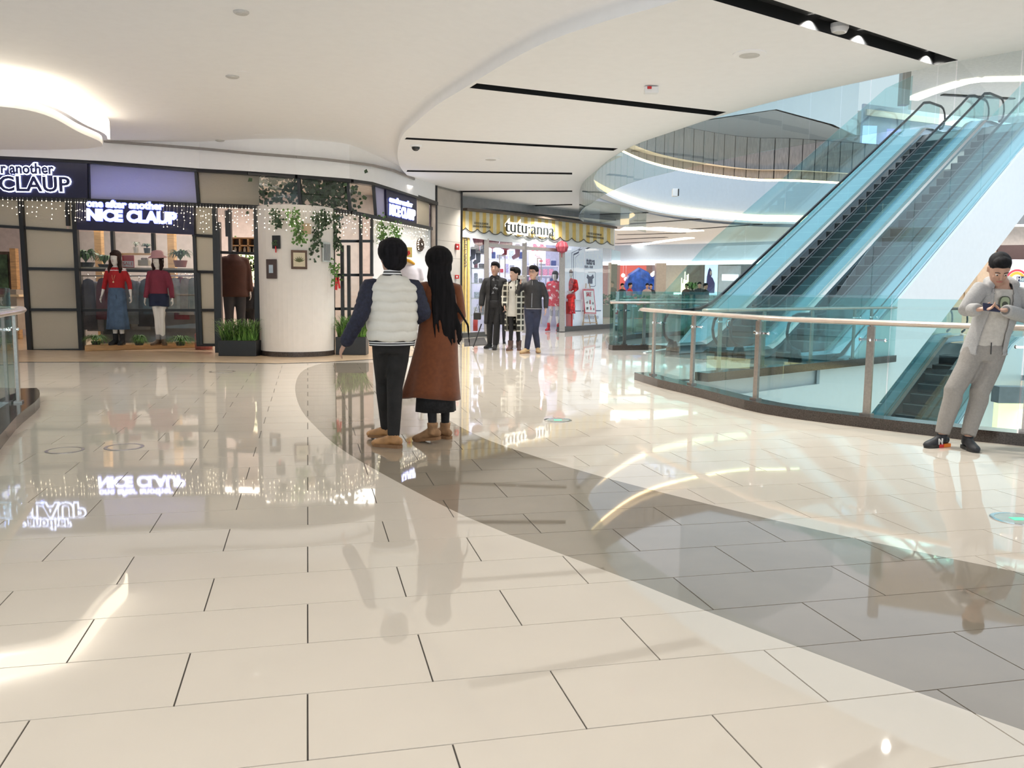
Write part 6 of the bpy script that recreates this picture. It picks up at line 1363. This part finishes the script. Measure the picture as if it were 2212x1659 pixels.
# ---- group of three, with a fourth behind
def trio():
    vx = .014
    p = onz(1068, 755); S = zof(1068, 565, p.y)/1.755; r = person('man in long open black coat and dark patterned sweater walking towards the camera', p, -.1)
    J = JJ(shL=V3(.168, 0, 1.385), shR=V3(-.168, 0, 1.385), elR=V3(-.25, .03, 1.13), wrR=V3(-.27, -.02, .88), elL=V3(.24, .03, 1.13), wrL=V3(.22, -.05, .89), knL=V3(.05, -.06, .49), anL=V3(.02, -.04, .085), knR=V3(-.10, .02, .49), anR=V3(-.11, .12, .10), head=(-.15, -.08), fyL=0, fyR=-.4)
    M = body(r, J, SKIN, S, vx); face(r, M, S); hair(r, M, S, (.012, .01, .01), vx, 'short')
    PT = mat('dark_pattern_sweater', (.02, .02, .022), .85); nt = PT.node_tree; rp = [n for n in nt.nodes if n.type == 'VALTORGB'][0]; rp.color_ramp.elements[0].color = (.012, .012, .014, 1); rp.color_ramp.elements[1].color = (.30, .31, .34, 1); rp.color_ramp.elements[0].position = .58; rp.color_ramp.elements[1].position = .66; [n for n in nt.nodes if n.type == 'TEX_NOISE'][0].inputs['Scale'].default_value = 14
    top(r, J, PT, S, vx, hem=.88, lo=.84, name='sweater', sleeve=False, collar=True)
    CO = mat('black_coat', (.022, .022, .024), .9, var=.2)
    top(r, J, CO, S, vx, hem=.52, lo=1.0, ar=.98, name='coat', keep=lambda c: not (c.y < -.03 and abs(c.x) < .075+max(0, 1.25-c.z)*.08 and c.z < 1.5), solid=-.015, flare=1.1)
    pants(r, J, BLK, S, vx, 1.02); shoe(r, J, 'L', BLK, BLACK, S, vx, .06, 'boot'); shoe(r, J, 'R', BLK, BLACK, S, vx, .06, 'boot')
    p = onz(1110, 757); S = zof(1114, 577, p.y)/1.755; r = person('woman in black and white plaid coat over a white sweater, face turned aside', p, -.05)
    J = JJ(fem=True, shL=V3(.16, 0, 1.40), shR=V3(-.16, 0, 1.40), elR=V3(-.22, .02, 1.13), wrR=V3(-.2, -.12, .95), knR=V3(-.06, -.05, .49), anR=V3(-.07, -.02, .085), knL=V3(.08, .02, .49), anL=V3(.10, .10, .085), fyR=-.3, fyL=.1, head=(-1.0, -.05))
    M = body(r, J, SKINP, S, vx); face(r, M, S)
    hair(r, M, S, (.012, .01, .009), vx, 'short', long=lambda h: (h.loft([J['H']+V3(.03, .05, .05), J['H']+V3(.06, .06, -.12), J['H']+V3(.09, .0, -.3)], [(.06, .06), (.06, .05), (.04, .03)], n=12), h.loft([J['H']+V3(.0, .05, .0), J['H']+V3(-.03, .04, -.15), J['H']+V3(-.07, -.08, -.3)], [(.05, .05), (.04, .04), (.03, .02)], n=10)))
    top(r, J, mat('white_sweater', (.62, .60, .55), .9, bump=.3), S, vx, hem=.72, lo=.92, name='sweater', sleeve=False)
    PL = bpy.data.materials.new('plaid_wool'); PL.use_nodes = True; nt = PL.node_tree; b = nt.nodes['Principled BSDF']; b.inputs['Roughness'].default_value = .9
    tc = nt.nodes.new('ShaderNodeTexCoord'); last = None
    ws = []
    for dr, sc_2 in (('X', 6), ('Z', 5)):
        w = nt.nodes.new('ShaderNodeTexWave'); w.bands_direction = dr; w.inputs['Scale'].default_value = sc_2/2; nt.links.new(tc.outputs['Object'], w.inputs['Vector']); ws.append(w)
    ad = nt.nodes.new('ShaderNodeMath'); ad.operation = 'MAXIMUM'; nt.links.new(ws[0].outputs['Fac'], ad.inputs[0]); nt.links.new(ws[1].outputs['Fac'], ad.inputs[1]); dv_ = nt.nodes.new('ShaderNodeMath'); dv_.operation = 'MULTIPLY'; dv_.inputs[1].default_value = 1; nt.links.new(ad.outputs[0], dv_.inputs[0])
    rp = nt.nodes.new('ShaderNodeValToRGB'); rp.color_ramp.elements[0].position = .72; rp.color_ramp.elements[0].color = (.025, .024, .02, 1); rp.color_ramp.elements[1].position = .95; rp.color_ramp.elements[1].color = (.55, .53, .45, 1); nt.links.new(dv_.outputs[0], rp.inputs[0]); nt.links.new(rp.outputs[0], b.inputs['Base Color'])
    top(r, J, PL, S, vx, hem=.42, lo=1.03, ar=.98, name='coat', keep=lambda c: not (c.y < -.03 and abs(c.x+.05) < .07+max(0, 1.3-c.z)*.05), solid=-.015, flare=1.0)
    pants(r, J, BLK, S, vx, .75, 'leggings'); UG = mat('brown_suede', (.10, .06, .05), .9)
    shoe(r, J, 'L', UG, TANS, S, vx, .10, 'boot', 1.25); shoe(r, J, 'R', UG, TANS, S, vx, .10, 'boot', 1.25)
    p = onz(1150, 763); S = zof(1155, 573, p.y)/1.755; r = person('man with glasses in black zip jacket and navy trousers raising a phone', p, -.2)
    J = JJ(shL=V3(.168, 0, 1.385), shR=V3(-.168, 0, 1.385), elL=V3(.26, .03, 1.13), wrL=V3(.27, -.06, .90), elR=V3(-.30, -.12, 1.22), wrR=V3(-.20, -.30, 1.40), hdR=V3(.15, -.2, .9), knL=V3(.05, .02, .48), anL=V3(.08, .16, .095), knR=V3(-.05, -.10, .49), anR=V3(-.10, -.08, .085), fyL=.3, fyR=-.5, head=(-.25, -.05))
    M = body(r, J, SKIN, S, vx); face(r, M, S, glasses=True); hair(r, M, S, (.012, .01, .01), vx, 'short')
    top(r, J, mat('black_bomber', (.016, .015, .017), .7, var=.2), S, vx, hem=.90, lo=1.02, ar=1.0, name='bomber_jacket', cuff=.03); m = MB(); m.beam(V3(0, -.155, .92)*S, V3(0, -.10, 1.45)*S, .008, .008); m.build('zip', CHROME, r, local=True)
    m = MB(); m.loft([V3(0, 0, .885)*S, V3(0, 0, .905)*S], [(.185*S, .132*S), (.19*S, .136*S)], n=28, cap=False); m.build('hem_band', mat('hem_grey', (.2, .2, .22)), r, local=True)
    pants(r, J, mat('navy_chinos', (.016, .020, .045), .85, var=.15, bump=.3), S, vx, 1.05); shoe(r, J, 'L', mat('beige_suede', (.42, .28, .14), .8), TANS, S, vx, .02); shoe(r, J, 'R', mat('beige_suede', (.42, .28, .14), .8), TANS, S, vx, .02)
    hp2 = Matrix.Rotation(-.2, 4, 'Z') @ (J['wrR']*S+V3(.03, -.05, .12)); t = thing('smartphone', 'pale smartphone raised by the man with glasses', 'phone', p+hp2); MB().box((0, 0, 0), (.15, .012, .075)).build('case', mat('phone_grey', (.4, .38, .36), .3), t, local=True, bevel=.005); MB().ell((.05, -.008, .02), (.01, .004, .01), 8, k=4).build('camera_lens', BLACK, t, local=True)
    p = onz(1082, 742); S = .82; r = person('person in black mostly hidden behind the man in the long coat', p, 0)
    J = JJ(fem=True); M = body(r, J, SKINP, S, .02); face(r, M, S); hair(r, M, S, (.012, .01, .01), .02, 'short'); top(r, J, BLK, S, .02, hem=.8); pants(r, J, BLK, S, .02, .9); shoe(r, J, 'L', BLK, BLACK, S, .02); shoe(r, J, 'R', BLK, BLACK, S, .02)
    a, b = at(1040, 700, 19.6), onz(1022, 738, .02); b = Vector((at(1022, 700, 19.3).x, 19.3, .03)); t = thing('camera_tripod', 'slim black tripod pole with white tip beside the man in the long coat', 'tripod', b); MB().tube([a, b], .014, 8).build('pole', BLACK, t); MB().ell(b, .022, 8, k=5).build('tip', WHITE2, t)
    p = at(1031, 683, 19.5); t = thing('shoulder_bag', 'small black bag hanging beside the man in the long coat', 'bag', p-V3(0, 0, .1)); MB().box(p, (.17, .10, .16)).build('body', mat('bag_black', (.012, .012, .012), .5), t, bevel=.02); MB().tube([p+V3(-.07, 0, .07), p+V3(.0, 0, .28), p+V3(.07, 0, .07)], .008, 6).build('strap', BLACK, t)
trio()
# ---- mannequins
def mannequins():
    vx = .012; yp = fl_.y+.26
    def base(px, yy=None): y = yy or yp; return Vector((at(px, 740, y).x, y, .126))
    p = base(257); S = (zof(257, 540, p.y)-.126)/1.755; r = person('mannequin with long dark wavy hair, red striped top and blue denim wide trousers', p, 0, 'mannequin', 'mannequin')
    J = JJ(fem=True, shL=V3(.15, 0, 1.39), shR=V3(-.15, 0, 1.39), elL=V3(.22, .04, 1.15), wrL=V3(.27, -.03, .92), elR=V3(-.23, .04, 1.15), wrR=V3(-.27, -.03, .92), anL=V3(.06, .02, .085), anR=V3(-.06, .0, .085), knL=V3(.06, -.01, .49), knR=V3(-.06, -.01, .49))
    M = body(r, J, MANQ, S, vx); m = MB(); m.loft([V3(-.015, -.096, -.06), V3(.015, -.096, -.06)], [(.003, .003)]*2, n=6, side=(0, 0, 1)); m.xf(Matrix.Scale(S, 4) @ M).build('mouth', mat('lips', (.45, .16, .14)), r, local=True)
    def wav(h):
        H = J['H']
        for s_ in (-1, 1): h.loft([H+V3(s_*.06, .01, .03), H+V3(s_*.085, .0, -.06), H+V3(s_*.08, -.01, -.14), H+V3(s_*.105, -.03, -.21), H+V3(s_*.09, -.05, -.29)], [(.035, .05), (.032, .05), (.04, .05), (.035, .045), (.02, .02)], n=10)
        h.loft([H+V3(0, .07, .0), H+V3(0, .08, -.25)], [(.08, .04), (.09, .03)], n=12)
    hair(r, M, S, (.035, .018, .015), vx, 'fringe', long=wav)
    RT = mat('red_knit', (.40, .015, .02), .85, bump=.3); tp = top(r, J, [RT, WHITE2], S, vx, hem=.98, lo=.90, ar=.80, name='knit_top', collar=False, short=.55, fn=lambda c: 1 if (1.375 < c.z < 1.388 and abs(c.x) < .2) else 0)
    m = MB(); m.lathe([(.205, .29), (.19, .45), (.172, .7), (.162, .9), (.150, 1.0), (.140, 1.06)], (0, 0, 0), 44, fn=lambda a, z: 1+.12*max(0, 1.0-z)*math.cos(9*a)); m.v = [V3(v.x, v.y*.82, v.z) for v in m.v]; m.xf(Matrix.Scale(S, 4)); m.build('denim_culottes', mat('denim_blue', (.075, .125, .21), .85, var=.1, bump=.2), r, smooth=True, local=True)
    m = MB(); m.tube([V3(0, -.095, 1.03)*S, V3(.03, -.11, .98)*S, V3(.05, -.14, .86)*S], .006, 6); m.ell(V3(.02, -.10, 1.035)*S, (.03, .01, .012), 8, k=4); m.ell(V3(-.02, -.10, 1.035)*S, (.03, .01, .012), 8, k=4); m.build('bow', mat('bow_navy', (.02, .03, .06)), r, local=True)
    m = MB(); m.tube([V3(-.05, -.07, 1.42)*S, V3(-.02, -.125, 1.25)*S, V3(0, -.128, 1.18)*S, V3(.02, -.125, 1.25)*S, V3(.05, -.07, 1.42)*S], .003, 5); m.ell(V3(0, -.13, 1.165)*S, .018*S, 8, k=5); m.build('necklace', mat('gold', (.7, .5, .3), .3, metal=.6), r, local=True)
    pants(r, J, BLK, S, vx, .66, 'stockings'); shoe(r, J, 'L', BLK, BLACK, S, vx, .10, 'boot'); shoe(r, J, 'R', BLK, BLACK, S, vx, .10, 'boot')
    p = base(347); r = person('mannequin with pink bucket hat, wine sweater and dark denim shorts', p, .05, 'mannequin', 'mannequin'); S2 = (zof(345, 546, p.y)-.126)/1.755
    J = JJ(fem=True, shL=V3(.15, 0, 1.39), shR=V3(-.15, 0, 1.39), elL=V3(.22, .02, 1.14), wrL=V3(.26, -.04, .90), elR=V3(-.21, .02, 1.14), wrR=V3(-.24, -.04, .90), anL=V3(.045, .02, .085), anR=V3(-.045, .0, .085), knL=V3(.05, -.01, .49), knR=V3(-.05, -.01, .49), fyL=.5, fyR=-.3, head=(-.2, .1))
    M = body(r, J, MANQ, S2, vx); hair(r, M, S2, (.03, .015, .015), vx, 'fringe', long=lambda h: [h.loft([J['H']+V3(s_*.055, .01, .03), J['H']+V3(s_*.08, -.01, -.1), J['H']+V3(s_*.06, -.03, -.19)], [(.035, .05), (.04, .05), (.025, .03)], n=10) for s_ in (-1, 1)])
    m = MB(); m.lathe([(.150, .045), (.148, .055), (.104, .085), (.098, .14), (.07, .168), (.02, .175)], (0, .01, 0), 30, fn=lambda a, z: 1+(.05*math.cos(3*a) if z < .06 else 0)); m.xf(Matrix.Scale(S2, 4) @ M); m.build('hat', mat('hat_pink', (.50, .27, .28), .8), r, smooth=True, local=True)
    top(r, J, [mat('wine_knit', (.20, .03, .055), .9, bump=.4), MANQ], S2, vx, hem=.99, lo=.98, ar=.92, name='sweater', collar=False)
    m = MB(); m.loft([V3(0, -.01, 1.375)*S2, V3(0, -.005, 1.42)*S2], [(.115*S2, .085*S2), (.085*S2, .07*S2)], n=20, cap=False); m.build('collar', mat('lace_white', (.75, .72, .7)), r, local=True, smooth=True)
    pants(r, J, mat('dark_denim', (.012, .018, .05), .8, bump=.3), S2, vx, 1.02, 'shorts', short=.38, top_z=.12)
    m = MB()
    for s_ in 'LR': a = J['an'+s_]; m.loft([(a+V3(0, 0, -.01))*S2, (a+V3(0, 0, .05))*S2, (a+V3(0, 0, .12))*S2], [.043*S2, .045*S2, .042*S2], n=12, cap=False)
    m2 = m.v; h_ = len(m2)//2
    for s_ in 'LR': a = J['an'+s_]; q = MB(); q.loft([(a+V3(0, 0, -.01))*S2, (a+V3(0, 0, .05))*S2, (a+V3(0, 0, .12))*S2], [.043*S2, .045*S2, .042*S2], n=12, cap=False); q.build('sock', mat('sock_grey', (.25, .24, .24), .9), r, smooth=True, local=True)
    LO = mat('loafer', (.12, .07, .04), .5); shoe(r, J, 'L', LO, TANS, S2, vx, 0, 'loafer'); shoe(r, J, 'R', LO, TANS, S2, vx, 0, 'loafer')
    # coat mannequin inside the door
    p = Vector((at(508, 700, 18.9).x, 18.9, .02)); S3 = zof(505, 547, 18.9)/1.50; r = person('headless mannequin in a dark brown coat inside the open shop door', p, .5, 'mannequin', 'mannequin')
    J = JJ(shL=V3(.17, 0, 1.39), shR=V3(-.17, 0, 1.39)); body(r, J, MANQ, S3, .015, nohead=True); m = MB(); m.loft([V3(0, 0, 1.44)*S3, V3(0, 0, 1.50)*S3], [.05*S3, .045*S3], n=14); m.build('neck_cap', MANQ, r, local=True)
    top(r, J, mat('dark_brown_coat', (.060, .022, .014), .9, bump=.3), S3, .015, hem=.80, lo=1.12, ar=1.1, name='coat', flare=1.1); pants(r, J, mat('charcoal_trousers', (.045, .045, .05), .9), S3, .015, 1.0)
    m = MB(); m.lathe([(.14, 0), (.14, .015), (.02, .03), (.02, .3)], (0, 0, 0), 20); m.build('stand', STEEL, r, local=True)
    # staff
    p = Vector((at(536, 700, 20.0).x, 20.0, .01)); S4 = zof(535, 590, 20.0)/1.755; r = person('shop assistant in black standing inside behind the brown coat', p, -.1); J = JJ(fem=False); M = body(r, J, SKIN, S4, .018); face(r, M, S4); hair(r, M, S4, (.012, .01, .01), .018, 'short'); top(r, J, BLK, S4, .018, hem=.85, lo=1.05, name='shirt'); pants(r, J, BLK, S4, .018); shoe(r, J, 'L', BLK, BLACK, S4, .018); shoe(r, J, 'R', BLK, BLACK, S4, .018)
    # mannequin behind the walking couple
    p = Vector((at(884, 700, 18.6).x, 18.6, .01)); S5 = zof(880, 566, 18.6)/1.49; r = person('headless mannequin in a white top with a mustard beret on its neck, behind the couple', p, .3, 'mannequin', 'mannequin'); J = JJ(fem=True); body(r, J, MANQ, S5, .018, nohead=True)
    top(r, J, mat('lilac_white_top', (.66, .62, .68), .8), S5, .018, hem=.9, lo=1.0, ar=1.0, name='top', short=.1, collar=False); m = MB(); m.lathe([(.05, 0), (.13, .02), (.12, .05), (.03, .07)], (0, 0, 0), 20); m.xf(Matrix.Translation(V3(.0, 0, 1.47*S5)) @ Matrix.Rotation(.5, 4, 'Y')); m.build('beret', mat('mustard', (.62, .33, .03), .8), r, smooth=True, local=True)
    pants(r, J, mat('pale_trousers', (.5, .5, .52), .9), S5, .018)
    p = at(884, 545, 19.3); t = thing('wall_plaque', 'small gold plaque with red berries on the white wall', 'plaque', p-V3(0, 0, .1)); MB().box(p, (.13, .02, .22), .6).build('plate', mat('gold_plate', (.45, .34, .10), .4, metal=.4), t); m = MB(); [m.ell(p+V3(random.uniform(-.05, .02), -.03, random.uniform(-.08, .03)), .016, 6, k=4) for _ in range(9)]; m.build('berries', RED, t)
    # striped shop mannequins
    KI = mat('kimono_red', (.55, .05, .07), .8); nt = KI.node_tree; rp = [n for n in nt.nodes if n.type == 'VALTORGB'][0]; rp.color_ramp.elements[0].color = (.50, .02, .04, 1); rp.color_ramp.elements[1].color = (.75, .60, .60, 1); rp.color_ramp.elements[0].position = .56; rp.color_ramp.elements[1].position = .64; [n for n in nt.nodes if n.type == 'TEX_NOISE'][0].inputs['Scale'].default_value = 9
    p = Bp(1197, 712, .7); p.z = .02; S6 = zof(1198, 586, p.y)/1.755; r = person('mannequin standing in a red flowered robe with grey leggings and red socks behind the glass', p, -.3, 'mannequin', 'mannequin')
    J = JJ(fem=True, knL=V3(.08, -.02, .49), anL=V3(.12, 0, .085), knR=V3(-.1, .0, .49), anR=V3(-.16, -.04, .085)); M = body(r, J, MANQ, S6, .018); hair(r, M, S6, (.02, .015, .015), .018, 'fringe'); top(r, J, KI, S6, .018, hem=.72, lo=1.12, ar=1.4, name='robe', short=.7); pants(r, J, mat('grey_leggings', (.4, .4, .42)), S6, .018, .72, 'leggings', .12)
    SR = mat('red_sock', (.42, .02, .03), .9); shoe(r, J, 'L', SR, SR, S6, .018, .12, 'sock'); shoe(r, J, 'R', SR, SR, S6, .018, .12, 'sock')
    p = Bp(1229, 706, .45); p.z = .17; sc6 = p.y/F_PX; S7 = 1.0; r = person('seated mannequin with brown bob and bright red robe on the red cube', p, -.1, 'mannequin', 'mannequin')
    hz7 = .80; d_ = V3(0, 0, hz7-.90+.08)
    J = JJ(fem=True, head=(.6, .15)); 
    for k in ('P', 'W', 'C', 'N', 'H', 'shL', 'shR', 'elL', 'elR', 'wrL', 'wrR', 'hipL', 'hipR'): J[k] = J[k]+V3(0, 0, .08)
    J['wrL'] = V3(.06, -.3, 1.1); J['elL'] = V3(.22, -.05, 1.2); J['wrR'] = V3(-.02, -.3, 1.1); J['knL'] = V3(.12, -.38, .92); J['knR'] = V3(.02, -.38, .90); J['anL'] = V3(.16, -.40, .50); J['anR'] = V3(.08, -.42, .48)
    M = body(r, J, MANQ, S7, .018); hair(r, M, S7, (.06, .02, .02), .018, 'fringe'); KR = mat('robe_bright_red', (.62, .03, .03), .8, var=.3, scale=14); top(r, J, KR, S7, .018, hem=.86, lo=1.1, ar=1.35, name='robe', short=.6); pants(r, J, KR, S7, .018, .95, 'trousers'); shoe(r, J, 'L', SR, SR, S7, .018, .05, 'sock'); shoe(r, J, 'R', SR, SR, S7, .018, .05, 'sock')
mannequins()
# ---- far people
def far_people():
    for px, d, col, lb, H in [(1344, 43, (.02, .02, .025), 'distant person in black in front of the red shop, leftmost', .95), (1361, 44, (.40, .03, .04), 'distant person in red in front of the red shop', .97), (1398, 43, (.42, .30, .28), 'distant person in pale pink near the blue display', .96), (1406, 44, (.02, .02, .03), 'distant person in black right of the blue display', .95), (1511, 40, (.03, .03, .035), 'distant person in dark clothes left of the escalator handrail', 1.0), (1524, 38, (.02, .02, .02), 'distant person in black bending beside the escalator handrail', .96), (1483, 44, (.10, .05, .04), 'distant person with brown hair by the pale shop', .97)]:
        x = at(px, 620, d).x; r = person(lb, (x, d, 0), random.uniform(-1, 1)); J = JJ(); M = body(r, J, SKIN, H, .035, hands=False); hair(r, M, H, (.012, .01, .01), .03, 'short'); top(r, J, mat('far_cloth_'+str(col), col, .9), H, .035, hem=.8, lo=1.1); pants(r, J, BLK, H, .035)
        shoe(r, J, 'L', BLK, BLACK, H, .03); shoe(r, J, 'R', BLK, BLACK, H, .03)
far_people()
